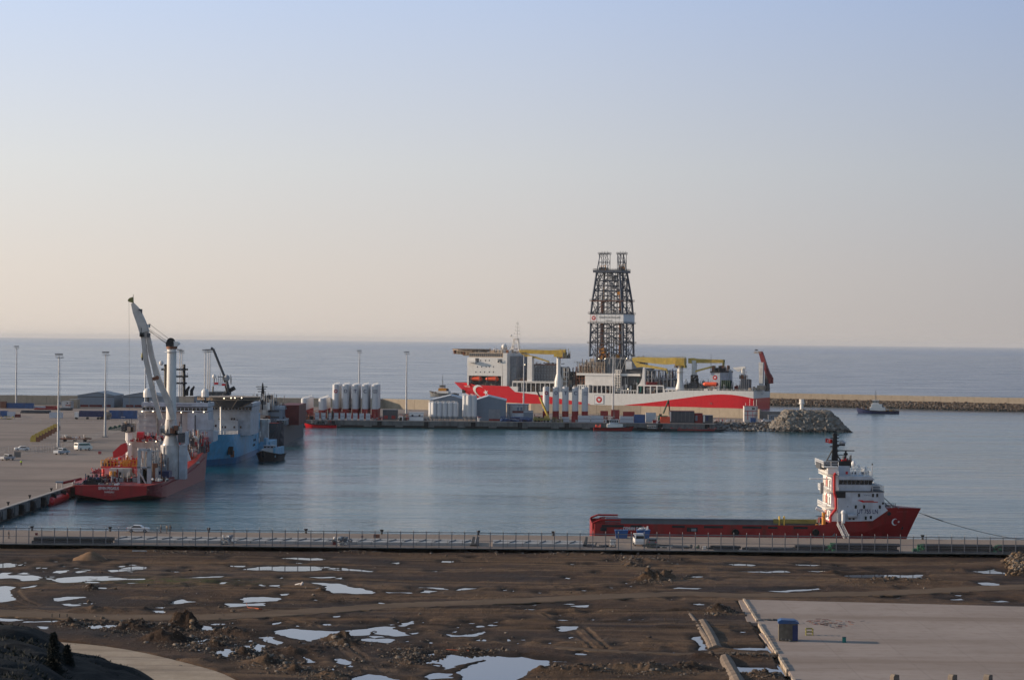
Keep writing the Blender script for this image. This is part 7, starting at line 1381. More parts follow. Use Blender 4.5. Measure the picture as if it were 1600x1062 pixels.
for a in [(938, 950, 641.8, 648.6, 'dullred', 'red container behind the long white stack, nearest the barred silo'), (955, 968, 640.2, 650, 'dullred', 'red container right behind the small tug mast'), (973.5, 991.5, 643, 650, 'dullred', 'red container above the white pair'), (991, 1008, 647.5, 659.5, 'blue', 'blue container with an open end beside the white pair'), (1009, 1025, 644.5, 651, 'contwhite', 'pale grey container behind the green excavator'), (893, 899, 650, 658, 'dullred', 'small dull red container at the foot of the silos'), (1032, 1047, 651, 658, 'orange', 'orange container in front of the green excavator')]:
    container(*a[:5], a[5], Y={647.5: 1190, 651: 1188, 650: 1190, 641.8: 1206, 640.2: 1204, 643: 1204, 644.5: 1206}[a[2]])
container(1173-.5, 1181, 652.5, 655.5, 'blue', 'small blue container beside the control building', Y=1216)
for i, a in enumerate([(10, 52, 629.3, 637.6, 'blue', 'long blue container stack before the wave wall'), (0, 9, 627, 637.5, 'brown', 'rust orange container at the far yard corner'), (10, 20, 624.5, 630.5, 'blue', 'short blue container on top of the long blue stack'), (0, 11, 641.6, 651, 'blue', 'blue container beside the pale grey yard container'), (11, 22.5, 643, 651.2, 'contwhite', 'pale grey container between blue and red ones in the yard'), (23, 31, 647, 651.8, 'hatchred', 'small dark red container in the yard row'), (77, 97, 644, 652.8, 'contwhite', 'lone white container in the middle of the yard'), (169, 190, 641, 654, 'blue', 'blue container beside the parked navy trailer'), (191, 213.5, 641.2, 654.2, 'blue', 'second blue container closer to the crane ship'), (53, 70, 634.5, 637.5, 'contwhite', 'low white container beside the long blue stack'), (70, 88, 634, 637.5, 'dullred', 'low red container far in the yard')]):
    container(*a[:5], a[5], zb=ZQ)
# pipes and stacked goods in the yard
def pipes(px0, px1, py0, py1, zb, m, lab, seed=1, rows=2, name='pipe_heap', endm=None, cat='pipes'):
    Y = G((px0+px1)/2, py1, zb).y; x0 = D(px0, py1, Y).x; x1 = D(px1, py1, Y).x; h = D(px0, py0, Y).z-zb; r = h/(rows*1.8); q = random.Random(seed); b = MB()
    for k in range(rows):
        for j in range(4+rows-k): y = j*r*2+k*r; b.cyl((x0+q.uniform(0, 1.5), Y+y, zb+r+k*r*1.75), (x1-q.uniform(0, 1.5), Y+y, zb+r+k*r*1.75), r, None, m, 8)
    tag(b.build(name), lab, cat)
pipes(31, 78, 641, 645.4, ZQ, 'dkgrey', 'long dark pipe bundle lying in the far yard', 1); pipes(91, 112, 637, 641, ZQ, 'dkgrey', 'short dark pipe bundle before the cream yard office', 2)
pipes(52, 90, 637, 640, ZQ, 'dullred', 'row of dull red pipe supports in the far yard', 3)
def yl(): pass
# yellow spool carriers
p = G(51, 690, ZQ); src = None
for k in range(8):
    px = 52+k*4.7; py = 690-k*2.6; p = G(px, py, ZQ)
    if src is None:
        src = empty('pipe_cradle', tuple(p), 0, 'yellow pipe cradle in the slanting row on the apron', 'cradle', 'yellow cradles in a slanting row'); b = MB(); b.prism([(-2.0, 0), (-2.0, 2.4), (-.9, 4.2), (.7, 4.6), (1.6, 3.8), (1.6, 0)], 0, 1.4, 'ltyellow'); b.build('yellow_frame', src); b = MB(); b.box(1.6, 4.2, 0, 1.6, 0, 3.0, 'brown'); b.cyl((1, .7, 3.6), (1, 2.2, 3.6), .8, None, 'amber', 8); b.build('roller_block', src)
    else: copy_tree(src, tuple(p), scale=(.62, .62, .62))
src.scale = (.62, .62, .62)
rt = empty('flatbed_trailer', tuple(G(116, 690, ZQ)), 0, 'rust brown flatbed trailers loaded with pipes beside the yellow cradles', 'trailer'); b = MB(); b.box(-6, 6.5, 0, 3, 1, 1.5, 'brown'); b.box(-6, 5, -3, -1, 1, 1.4, 'brown'); b.build('bed', rt); b = MB(); b.clutter(-6, 6, 0, 2.5, 1.5, 2.9, 16, ['white', 'brown', 'tan', 'dkgrey'], 4, .4); b.build('load', rt)
for x in (-4, 0, 4): b = MB(); b.cyl((x, -.1, .5), (x, 3.1, .5), .5, None, 'rubber', 10); b.build('axle', rt)
# trailer truck
p = G(142, 655, ZQ); rt = empty('truck', tuple(p), 0, 'navy blue trailer truck with white cab parked in the yard', 'truck'); k_ = p.y/F
b = MB(); b.box(-6*1, 6.3, 0, 2.6, 1.3, 4.4, 'navy'); b.build('trailer_box', rt); b = MB(); b.box(-8.4, -6.3, .1, 2.5, .9, 3.6, 'white'); b.box(-8.5, -8.4, .2, 2.4, 2.2, 3.3, 'glass'); b.build('cab', rt)
for x in (-7.6, -2, 3.5, 5): b = MB(); b.cyl((x, -.05, .55), (x, 2.65, .55), .55, None, 'rubber', 10); b.build('wheel', rt)
b = MB(); q = random.Random(3)
for _ in range(60): b.rock((q.uniform(-2.2, 2.2), q.uniform(0, 3), q.uniform(0, 4)), q.uniform(.5, 1.1), 'tan', q)
tag(b.build('sack_heap', loc=tuple(G(165, 655, ZQ))), 'tan heap of sacks between the navy trailer and blue container', 'sacks')
p = G(181, 672, ZQ); b = MB(); rings = []
for i in range(12): x = -3.4+7*i/11; hgt = (1.6+1.5*i/11)*(.8+.2*math.sin(i*1.9)); rings.append([(x, -.2, 0), (x, .1, hgt*.7), (x, 1, hgt), (x, 3, hgt*.95), (x, 4, 0)])
b.loft(rings, 'dkgreen'); b.add(rings[0], [(0, 1, 2, 3, 4)], 'dkgreen'); tag(b.build('tarpaulin_heap', loc=tuple(p)), 'dark green tarpaulin heap beside a light mast on the apron', 'tarpaulin')
p = G(6, 655, ZQ); b = MB(); b.clutter(-2, 8, 0, 3, 0, 2, 12, ['tan', 'white_stained', 'olive'], 5, .6); tag(b.build('pallet_goods', loc=(p.x, p.y, ZQ)), 'low pile of crates and sacks beside the yard containers', 'goods')
# blue tarpaulins and site clutter on the mole quay
def heap(px0, px1, py0, py1, Y, ms, n, lab, name, seed, cat, k=.5, dep=4, tall=.2):
    x0 = D(px0, 650, Y).x; x1 = D(px1, 650, Y).x; h = D((px0+px1)/2, py0, Y).z-ZM; b = MB(); b.clutter(-(x1-x0)/2, (x1-x0)/2, 0, dep, 0, h, n, ms, seed, k, tall); tag(b.build(name, loc=((x0+x1)/2, Y, ZM)), lab, cat)
heap(782, 832, 651, 657, 1188, ['blue', 'blue', 'navy'], 60, 'crumpled blue tarpaulin covered goods along the quay edge', 'tarpaulin_goods', 1, 'tarpaulin', .7, 4, 0)
heap(622, 639, 645, 655, 1190, ['white', 'tan', 'dkgrey', 'faded', 'midgrey'], 40, 'parked site machines beside the white site cabin', 'site_machines', 2, 'machines', .5)
heap(835, 848, 646, 657, 1192, ['dkgrey', 'dullred', 'brown', 'tan'], 40, 'dark site gear beside the yellow mobile crane', 'site_gear', 3, 'gear')
heap(862, 880, 650, 658, 1188, ['olive', 'dkgrey', 'tan', 'brown'], 40, 'olive and tan site gear in front of the lettered silos', 'site_gear', 4, 'gear')
heap(920, 945, 643, 650, 1204, ['dkgreen', 'dkgrey', 'green', 'white'], 20, 'green and dark plant behind the long white containers', 'site_plant', 5, 'plant', .5)
heap(944, 967, 650, 659, 1190, ['dkgrey', 'white', 'hatchred', 'black'], 40, 'mixed gear between the white container stacks', 'site_gear', 6, 'gear', .5)
heap(661, 671, 648, 655, 1194, ['tan', 'grey', 'brown', 'white'], 16, 'small tan gear between the cabin and the short silos', 'site_gear', 7, 'gear', .4)
heap(745, 752, 649, 656, 1186, ['white', 'faded'], 5, 'small white tank with red base before the grey shed', 'small_tank', 8, 'tank', .5)
heap(1117, 1162, 652, 656, 1224, ['white', 'tan', 'dkgrey', 'faded'], 26, 'scattered light goods on the mole end near the control building', 'site_goods', 9, 'goods', .3)
heap(1020, 1034, 651, 658, 1190, ['white', 'dullred', 'white'], 8, 'white and red cabinets before the green excavator', 'site_cabinets', 10, 'cabinets', .5)
heap(462, 492, 645, 655, 1188, ['dkgrey', 'black', 'dullred', 'brown'], 46, 'dark machinery on the quay corner beside the low silos', 'site_gear', 11, 'gear', .6)
heap(580, 598, 650, 655, 1192, ['dkgrey', 'grey', 'dullred'], 20, 'low dark gear between the silo block and the dark building', 'site_gear', 12, 'gear', .3)
heap(470, 590, 640, 645.5, 1212, ['dullred', 'hatchred', 'faded'], 90, 'red steel manifold along the foot of the silo blocks', 'manifold', 13, 'pipework', .6)
for px in (470, 512, 519): p = D(px, 655, 1186); b = MB(); h_ = D(px, 633 if px == 470 else 640, 1186).z-ZM; b.bar((0, 0, 0), (0, 0, h_), .5, 'black'); b.bar((0, 0, h_*.9), (2 if px < 500 else .9, 0, h_*.6), .3, 'black'); b.box(-.6, .6, -.6, .6, 0, 1.2, 'dkgrey'); tag(b.build('loading_arm', loc=(p.x, 1186, ZM)), {470: 'dark loading arm at the quay corner beside the workboat', 512: 'dark loading arm before the first lettered silo', 519: 'dark loading arm next to the emblem silo row'}[px], 'loading arm')
# yellow mobile crane and green excavator
rt = empty('mobile_crane', (D(846, 657, 1188).x, 1188, ZM), 0, 'yellow mobile crane with raised boom in front of the emblem silo', 'crane'); X = lambda px: D(px, 650, 1188).x-rt.location.x; Zz = lambda py: D(846, py, 1188).z-ZM
b = MB(); b.box(-4.2, 4.6, 0, 2.6, .8, 2, 'olive'); b.box(1.5, 4, .1, 2.5, 2, 3.2, 'ltyellow'); b.clutter(-4, 4, 0, 2.6, 2, 3.4, 16, ['olive', 'dkgrey', 'tan'], 3, .4); b.build('chassis', rt)
for x in (-3.2, -1.4, 1.6, 3.4): b = MB(); b.cyl((x, -.05, .55), (x, 2.65, .55), .55, None, 'rubber', 10); b.build('wheel', rt)
b = MB(); b.bar((X(856), 1.3, Zz(650)), (X(843), 1.3, Zz(620)), .85, 'ltyellow'); b.bar((X(848.5), 1.3, Zz(632)), (X(839.5), 1.3, Zz(611.5)), .6, 'black'); b.bar((X(838), 1.3, Zz(611.5)), (X(846.5), 1.3, Zz(610)), .3, 'dkgrey'); b.build('boom', rt)
rt = empty('excavator', (D(1036, 650, 1202).x, 1202, ZM), 0, 'green long reach excavator among the containers', 'excavator'); X = lambda px: D(px, 650, 1202).x-rt.location.x; Zz = lambda py: D(1036, py, 1202).z-ZM
b = MB(); b.box(-2.4, 2.4, 0, 3, 1, 3.4, 'green'); b.box(-2, -.6, .2, 1.2, 3.4, 4.4, 'glass'); b.build('cab', rt); b = MB(); b.box(-2.2, 2.2, -.3, .5, 0, 1, 'black'); b.box(-2.2, 2.2, 2.5, 3.2, 0, 1, 'black'); b.build('tracks', rt)
b = MB(); b.bar((X(1036.5), 1, Zz(646)), (X(1044.5), 1, Zz(625)), .6, 'dkgreen'); b.bar((X(1044.5), 1, Zz(624.5)), (X(1046.5), 1, Zz(643)), .45, 'dkgreen'); b.bar((X(1046.5), 1, Zz(642)), (X(1046.5), 1, Zz(648)), .7, 'dkgreen'); b.build('boom', rt)
# ---------------- light masts ----------------
def lightmast(px, ptop, Y, zb, lab, src=None, slim=False):
    p = D(px, ptop, Y); h = p.z-zb; base_x = p.x
    if src is not None and abs(src['h']-h) < .9: return copy_tree(src, (base_x, Y, zb), label=lab)
    rt = empty('light_mast', (base_x, Y, zb), 0, lab, 'light mast', 'tall floodlight masts'); rt['h'] = h
    b = MB(); b.cyl((0, 0, 0), (0, 0, h-1.5), .48, .2, 'galv', 10); b.box(-1, 1, -1, 1, 0, .5, 'concrete'); b.build('pole', rt); b = MB(); b.cyl((.7, 0, 0), (.7, 0, h-2), .05, None, 'galv', 5)
    for k in range(int(h/3)): b.bar((.3, 0, 1+k*3), (.7, 0, 1+k*3), .05, 'galv')
    b.build('cable_ladder', rt); b = MB(); b.box(-.9, .9, -.8, .8, h-2, h-1.9, 'dkgrey'); b.bar((-1.4, -.2, h-.8), (1.4, -.2, h-.8), .1, 'dkgrey'); b.bar((.8, 0, h-2), (1.8, 0, h-1.7), .15, 'dkgrey'); b.build('crown_platform', rt)
    for k in range(6): b = MB(); x = -1.25+k*.5; b.box(x-.17, x+.17, -.4, .1, h-.7, h-.3, 'dkgrey'); b.bar((x, -.2, h-1.9), (x, -.2, h-.8), .08, 'dkgrey'); b.build('floodlight', rt)
    return rt
MK = [(92.3, 551, 869, ZQ, 'light mast on the apron beside the yellow pipe cradles'), (165.3, 548, 967, ZQ, 'light mast on the apron beside the green tarpaulin heap'), (25.8, 539.5, 1400, ZQ, 'light mast behind the long blue container stack'), (635.5, 548, 1290, ZM, 'light mast beside the white site cabin on the mole'), (561.5, 546, 1385, ZM, 'light mast rising behind the silo lettered T of the big block'), (818.8, 549.5, 1250, ZM, 'light mast in front of the drillship fore part'), (958.3, 549.5, 1250, ZM, 'light mast in front of the drillship derrick'), (227.5, 548, 1130, ZQ, 'light mast half hidden by the crane boom'), (281, 544.5, 1250, ZQ, 'light mast rising behind the black ship masts beside the crane tower'), (284, 546.5, 1310, ZQ, 'thinner light mast just beside the one behind the crane tower'), (320.5, 545, 1220, ZQ, 'first of the three light masts behind the dark folded crane'), (325, 544.5, 1290, ZQ, 'middle one of the three light masts behind the dark folded crane'), (328, 545, 1370, ZQ, 'third light mast closest to the dark folded crane')]
for px, pt_, Y, zb, lab in MK: lightmast(px, pt_, Y, zb, lab)
# ---------------- vehicles and people ----------------
def car(name, lab, loc, rz, body='white_clean', kind='car', k=1.0):
    rt = empty(name, loc, rz, lab, kind); W2 = .88*k
    if kind == 'van': pr = [(-2.4, .35), (2.35, .35), (2.45, 1.0), (2.0, 1.3), (1.5, 2.05), (-2.3, 2.1), (-2.45, 1.0)]; win = [(-1.9, 1.35), (1.75, 1.35), (1.35, 1.9), (-1.9, 1.95)]
    elif kind == 'pickup': pr = [(-2.6, .45), (2.5, .45), (2.55, 1.05), (1.4, 1.2), (.8, 1.8), (-.5, 1.82), (-.8, 1.15), (-2.6, 1.15)]; win = [(-.5, 1.2), (1.15, 1.2), (.7, 1.68), (-.35, 1.7)]
    else: pr = [(-2.25, .35), (2.2, .35), (2.3, .75), (2.0, .95), (1.05, 1.02), (.45, 1.42), (-1.0, 1.45), (-1.75, 1.05), (-2.25, .98), (-2.3, .6)]; win = [(-1.45, 1.03), (.85, 1.03), (.38, 1.35), (-.95, 1.38)]
    pr = [(x*k, z*k) for x, z in pr]; win = [(x*k, z*k) for x, z in win]
    b = MB(); b.prism(pr, -W2, W2, body); b.build('body', rt)
    b = MB(); b.prism(win, -W2-.02, -W2+.01, 'glass'); b.prism(win, W2-.01, W2+.02, 'glass'); x1 = win[1][0]; b.prism([(-W2*.85, win[0][1]), (W2*.85, win[0][1]), (W2*.75, win[2][1]), (-W2*.75, win[2][1])], x1-.1 if 0 else win[0][0]-.52*k if kind != 'pickup' else win[0][0]-.32, win[0][0]-.4*k if kind != 'pickup' else win[0][0]-.25, 'glass', 'x'); b.build('windows', rt)
    for x in (-1.4*k, 1.4*k):
        for s in (-1, 1): b = MB(); b.cyl((x, s*(W2-.18), .34*k), (x, s*(W2+.03), .34*k), .34*k, None, 'rubber', 12); b.cyl((x, s*(W2-.02), .34*k), (x, s*(W2+.05), .34*k), .2*k, None, 'galv', 8); b.build('wheel', rt)
    for s in (-1, 1): b = MB(); b.box(2.2*k, 2.32*k, s*.6-.15, s*.6+.15, .62*k, .78*k, 'white'); b.build('headlight', rt); b = MB(); b.box(-2.36*k, -2.24*k, s*.65-.12, s*.65+.12, .75*k, .95*k, 'red'); b.build('tail_light', rt)
    return rt
p = G(216.5, 831, ZQ); car('parked_car', 'white saloon car standing at the edge of the near quay', tuple(p), rad(0), k=1.05)
car('parked_car', 'white car beside the fence gate on the far apron', tuple(G(34, 704, ZQ)), rad(200), k=1.2)
car('pickup_truck', 'white pickup by the foot of the mast near the yellow cradles', tuple(G(96.5, 709.5, ZQ)), rad(60), 'white_shade', 'pickup', 1.25)
car('pickup_truck', 'silver pickup standing alone on the open apron', tuple(G(12, 718.5, ZQ)), rad(60), 'galv', 'pickup', 1.1)
car('parked_van', 'white van between the mast and the crane ship', tuple(G(130, 703, ZQ)), rad(45), 'white', 'van', 1.35)
car('parked_van', 'white van seen from the rear behind the fence beside the blue skip', tuple(G(998, 851, ZQ)), rad(92), 'white_clean', 'van', 1.12)
car('parked_car', 'dark car seen from the rear behind the fence beside the white van', tuple(G(1018.5, 852, ZQ)), rad(90), 'midgrey', 'car', 1.1)
car('parked_car', 'small white car near the low grey wall cabin on the mole end', tuple(D(1197, 655, 1222)), rad(20), 'white_clean', 'car', 1.2)
for o in [x for x in bpy.data.objects if x.name == 'parked_car.003']: o.location.z = ZM
def person(lab, loc, rz, top='cloth', legs='cloth', h=1.76, seed=0, hat=None):
    q = random.Random(seed); st_ = .12+.1*q.random(); V = {}
    J = {'pel': (0, 0, .94), 'wa': (0, 0, 1.08), 'ch': (.02, 0, 1.33), 'nk': (.02, 0, 1.48), 'hd': (.04, 0, 1.60), 'ht': (.04, 0, 1.72), 'lh': (0, .1, .90), 'lk': (.05+st_*.4, .11, .50), 'la': (st_, .11, .09), 'lt': (st_+.17, .12, .04), 'rh': (0, -.1, .90), 'rk': (0, -.11, .50), 'ra': (-st_*.6, -.11, .09), 'rt': (-st_*.6+.17, -.12, .04), 'ls': (.02, .19, 1.42), 'le': (.0, .26, 1.15), 'lw': (.14, .24, .92), 'lf': (.18, .23, .83), 'rs': (.02, -.19, 1.42), 're': (.0, -.26, 1.15), 'rw': (.12, -.25, .91), 'rf': (.15, -.24, .82)}
    ed = 'pel-wa wa-ch ch-nk nk-hd hd-ht pel-lh lh-lk lk-la la-lt pel-rh rh-rk rk-ra ra-rt ch-ls ls-le le-lw lw-lf ch-rs rs-re re-rw rw-rf'.split(); rr = dict(pel=.15, wa=.14, ch=.16, nk=.06, hd=.10, ht=.075, lh=.10, lk=.07, la=.045, lt=.035, rh=.10, rk=.07, ra=.045, rt=.035, ls=.075, le=.05, lw=.035, lf=.03, rs=.075, re=.05, rw=.035, rf=.03)
    ks = list(J); me = bpy.data.meshes.new('person'); me.from_pydata([tuple(c*h/1.76 for c in J[k]) for k in ks], [tuple(ks.index(a) for a in e_.split('-')) for e_ in ed], [])
    o = bpy.data.objects.new('person', me); COL.objects.link(o); m_ = o.modifiers.new('s', 'SKIN')
    for i, k in enumerate(ks): me.skin_vertices[0].data[i].radius = (rr[k]*1.3, rr[k]*1.45); 
    me.skin_vertices[0].data[0].use_root = True; s_ = o.modifiers.new('u', 'SUBSURF'); s_.levels = 1; s_.render_levels = 1
    dg = bpy.context.evaluated_depsgraph_get(); dg.update(); m2 = bpy.data.meshes.new_from_object(o.evaluated_get(dg)); bpy.data.objects.remove(o)
    for n in ('skin', top, legs, 'black'): m2.materials.append(MATS[n])
    for f in m2.polygons: z = f.center.z/(h/1.76); f.material_index = 0 if z > 1.5 or (z < .9 and abs(f.center.y) > .19) else (1 if z > .95 else (3 if z < .09 else 2))
    m2.shade_smooth(); o = bpy.data.objects.new('person', m2); COL.objects.link(o); o.location = loc; o.rotation_euler.z = rz; tag(o, lab, 'person')
    b = MB(); b.ball((.03*h/1.76, 0, 1.67*h/1.76), .115, hat or 'black', 8, 6, .8); b.build('helmet' if hat else 'hair', o); return o
person('person in dark clothes at the quay edge nearest the white saloon car', tuple(G(251.5, 832.8, ZQ)), rad(200), h=1.8)
person('person in a tan jacket standing between two others at the quay edge', tuple(G(260.3, 833, ZQ)), rad(60), 'tan', 'tan', 1.82, 1)
person('person in dark clothes beside the one in a tan jacket', tuple(G(266, 833, ZQ)), rad(240), 'cloth', 'cloth', 1.78, 2)
person('person in black walking behind the fence by the dark pipe stack', tuple(G(13.5, 841, ZQ)), rad(10), 'black', 'black', 1.85, 3)
person('person in a bright hi-vis jacket on the apron', tuple(G(33, 727, ZQ)), rad(100), 'hivis', 'cloth', 1.85, 4, 'white')
# ---------------- near quay: fence, slabs, pipes, bollards ----------------
mat('fencegrey', (.19, .19, .20), .6)
FY = 465.6; fz = 3.15
rt = empty('security_fence', (0, FY, 0), 0, 'long grey steel post and rail fence along the near quay', 'fence')
x = D(5, 850, FY).x; dxp = 2.59; post = None; zt_ = D(400, 828.5, FY).z
k = 0
while x < 145:
    if post is None: b = MB(); b.box(-.08, .08, -.08, .08, fz-.4, zt_+.15, 'fencegrey'); b.bar((0, 0, zt_+.15), (0, .25, zt_+.5), .07, 'fencegrey'); post = b.build('post', rt, loc=(x, 0, 0))
    else: copy_tree(post, (x, 0, 0), parent=rt)
    x += dxp
b = MB()
for z, t_ in ((zt_, .06), (zt_-1.65, .035), (fz+.2, .05)): b.box(-115, 147, -.03, .03, z-t_, z+t_, 'fencegrey')
b.build('rail', rt); b = MB()
xx = -115
while xx < 147: b.box(xx, xx+.014, -.01, .01, fz, zt_, 'fencegrey'); xx += .18
for i in range(14): z = fz+.2+i*.23; b.box(-115, 147, -.012, .012, z-.007, z+.007, 'fencegrey')
b.build('wire_mesh', rt)
b = MB(); xx = -340
while xx < 340: b.box(xx, xx+5.96, -.5, .5, 1.6, fz, 'concdark'); xx += 6
tag(b.build('retaining_kerb', loc=(0, FY-.1, 0)), 'dark low retaining kerb below the security fence', 'kerb')
Y = G(500, 846, ZQ).y; src = None; grp = 'pale concrete slabs laid in a row behind the fence'; px = 180; i = 0
mat('slab', (.42, .41, .40), .8, var=.06, dirt=(.32, .30, .28), damt=.4)
x = D(180, 846, 473).x; xe = D(915, 846, 473).x
while x < xe-2.8:
    if src is None:
        src = empty('concrete_slab', (x, 472, ZQ), 0, 'pale concrete slab with a slanting strap in the row behind the fence', 'concrete slab', grp); b = MB(); b.box(0, 3.0, 0, 8.5, 0, .62, 'slab'); b.build('slab', src); b = MB(); b.bar((.3, 1, .66), (1.6, 6, .72), .16, 'dkgrey'); b.build('strap', src)
    elif not (D(735, 846, 473).x < x < D(752, 846, 473).x): copy_tree(src, (x, 472, ZQ))
    x += 3.1
def pipestack(px0, px1, Y, rows, r, lab, grp, green=False, seed=1, m='pipeblack'):
    x0 = D(px0, 850, Y).x; x1 = D(px1, 850, Y).x; L = x1-x0; b = MB(); b.cyl((0, 0, 0), (L, 0, 0), r, None, m, 12)
    src = empty('steel_pipe', (x0, Y, ZQ+r), 0, lab, 'pipe', grp); b.build('pipe_body', src)
    if green: b = MB(); b.cyl((-.25, 0, 0), (.35, 0, 0), r*1.05, None, 'green', 12); b.build('green_cap', src)
    q = random.Random(seed); f = True
    for k in range(rows):
        for j in range(7-k):
            loc = (x0+q.uniform(-.5, .9)+k*.25, Y+j*2*r+k*r, ZQ+r+k*r*1.74)
            if f: src.location = loc; f = False
            else: copy_tree(src, loc)
mat('pipeblack', (.022, .02, .018), .5); 
pipestack(52, 168, 467.5, 2, .33, 'dark steel pipe in the stack before the white car', 'dark pipes stacked before the white car')
pipestack(1296, 1398, 467, 3, .29, 'black steel pipe with green end cap in the stack below the gangway', 'black pipes below the gangway', True, 2)
pipestack(1436, 1545, 467, 3, .29, 'black steel pipe with green end cap in the middle of the three stacks', 'black pipes, middle stack', True, 3)
pipestack(1556, 1640, 467, 3, .29, 'black steel pipe with green end cap in the last of the three stacks', 'black pipes, last stack', True, 4)
pipestack(1112, 1150, 468, 2, .22, 'short dark pipe in a low bundle behind the fence', 'low pipe bundle', False, 5, 'black')
pipestack(1165, 1240, 468, 1, .25, 'long dark pipe in the low bundle next to the black pipes', 'low green pipe bundle', False, 6, 'pipeblack')
pipestack(1245, 1290, 468, 2, .28, 'dark pipe lying next to the green capped stack', 'next low green bundle', False, 7, 'pipeblack')
for i, (px, py) in enumerate([(50, 826.8), (172, 827.3), (326, 830.2), (478, 832.3), (596.5, 832.8), (747.5, 834.6), (864.5, 835.9), (1441.5, 843.2)]):
    p = G(px, py+1.8, ZQ); p.y = 498.9; p = D(px, py, 498.9)
    if i == 0:
        bl = empty('bollard', (p.x, 498.9, ZQ), 0, '', 'bollard', 'black bollards along the near quay edge'); b = MB(); b.cyl((0, 0, 0), (0, 0, .6), .25, .22, 'black', 10); b.build('shaft', bl); b = MB(); b.cyl((0, 0, .6), (0, 0, 1.0), .3, .45, 'black', 10); b.build('head', bl); o = bl
    else: o = copy_tree(bl, (p.x, 498.9, ZQ))
    o['label'] = ['black bollard behind the walking person', 'black bollard beside the white saloon car', 'third black bollard from the walking person along the near quay', 'black bollard midway along the pale slabs', 'black bollard beside the brown box on the quay', 'black bollard above the gap in the pale slabs', 'last black bollard before the supply vessel stern', 'black bollard under the supply vessel bow'][i]
for i, (px, py) in enumerate([(23, 790), (58, 779), (90, 768)]):
    p = G(px, py, ZQ); o = copy_tree(bl, (QX-1, p.y, ZQ), group='black bollards beside the crane ship'); o['label'] = ['black bollard on the apron edge, farthest from the crane ship', 'middle black bollard on the apron edge', 'black bollard on the apron edge next to the crane ship stern'][i]
# skips, boxes and odds on the near quay
def skip(px0, px1, py0, py1, Y, lab, load):
    x0 = D(px0, py1, Y).x; x1 = D(px1, py1, Y).x; z1 = D(px0, py0, Y).z; rt = empty('skip', ((x0+x1)/2, Y, ZQ), 0, lab, 'skip'); w = (x1-x0)/2; h = z1-ZQ; b = MB(); b.prism([(-w*.82, 0), (w*.82, 0), (w, h), (-w, h)], 0, 2.2, 'skipblue'); b.box(-w-.05, w+.05, -.06, 2.26, h-.12, h+.02, 'skipblue'); b.build('skip_body', rt)
    b = MB(); b.clutter(-w*.8, w*.8, .2, 2, h-.2, h+(.9 if load else .15), 14, ['white_clean', 'white', 'white_shade'] if load else ['dkgrey', 'navy'], 3, .25); tag(b.build('load', rt))
mat('skipblue', (.025, .09, .26), .5)
skip(961, 981.5, 828, 838, 494, 'low blue skip in front of the supply vessel stern', False); skip(995, 1016, 828, 838.5, 494, 'blue skip heaped with white bags behind the white van', True)
def obox(name, lab, px, py, w, d, h, m, cat, zb=ZQ, rz=0, Y=None, m2=None):
    p = G(px, py, zb); rt = empty(name, (p.x, p.y, zb), rz, lab, cat); b = MB(); b.box(-w/2, w/2, -d/2, d/2, .06, h, m); b.build('body', rt); b = MB(); b.box(-w/2-.04, w/2+.04, -d/2-.04, d/2+.04, h, h+.07, m2 or m); b.build('lid', rt); return rt
obox('toilet_cabin', 'white portable cabin behind the fence beside the white van', 957.5, 851.5, 1.1, 1.1, 1.25, 'white', 'cabin', m2='dkgrey'); obox('brown_box', 'flat brown crate leaning at the quay beside a bollard', 588.5, 840, 1.3, .5, .7, 'brown', 'crate'); obox('red_box', 'small red box at the foot of the fence', 522.5, 851, .7, .6, .8, 'hatchred', 'box'); obox('red_barrel', 'small red box far on the apron beside the van', 156, 709, 1.0, 1, .9, 'faded', 'box')
obox('red_box', 'tiny dark red box near the brown crate on the quay', 566, 840, .4, .4, .4, 'hatchred', 'box'); obox('red_box', 'tiny dark red box by the dark pipe stack', 57, 836, .5, .4, .45, 'hatchred', 'box'); obox('white_box', 'small white box at the fence foot near the green pipes', 1100.5, 858, .7, .5, .6, 'white', 'box')
for i, (px, py, sc_) in enumerate(((352, 851, 1), (533, 856, 1.1), (1012-0, 0, 0))):
    if not py: continue
    p = G(px, min(py, 853), ZQ); b = MB(); q = random.Random(i)
    for _ in range(26): b.rock((q.gauss(0, .7), q.gauss(1, .4), q.uniform(.1, 1.9)*(1-.1)), q.uniform(.25, .5), q.choice(['grey', 'white', 'dkgrey', 'slate']), q)
    tag(b.build('debris_heap', loc=(p.x, p.y, ZQ)), ['grey and white debris heap behind the fence among the pale slabs', 'tall grey debris heap behind the fence beside the small red box'][i], 'debris')
b = MB(); b.clutter(-3, 3, 0, 2, 0, 1.2, 20, ['dkgrey', 'black', 'midgrey'], 4, .4); tag(b.build('scrap_pile', loc=tuple(G(940, 855, ZQ))), 'dark scrap pile behind the fence below the supply vessel stern', 'scrap')
b = MB(); b.clutter(-8, 8, 0, 1.4, 0, .7, 40, ['dkgreen', 'black', 'dkgrey'], 5, .4); tag(b.build('netting_pile', loc=tuple(G(1065, 856.5, ZQ))), 'long low pile of dark netting behind the fence beyond the dark car', 'netting')
for px, lab in ((738, 'pale concrete barrier on edge at the gap in the slabs'), (742.5+2, 'dark stone barrier on edge at the gap in the slabs'), (914, 'pale concrete barrier at the end of the slab row')):
    p = G(px, 853, ZQ); b = MB(); b.prism([(-.4, 0), (.4, 0), (.6, 1.9), (.1, 2.0)], 0, .5, 'palestone' if 'pale' in lab else 'concdark'); b.box(-.5, .5, 0, .5, 0, .3, 'concdark'); tag(b.build('concrete_barrier', loc=tuple(p)), lab, 'barrier')
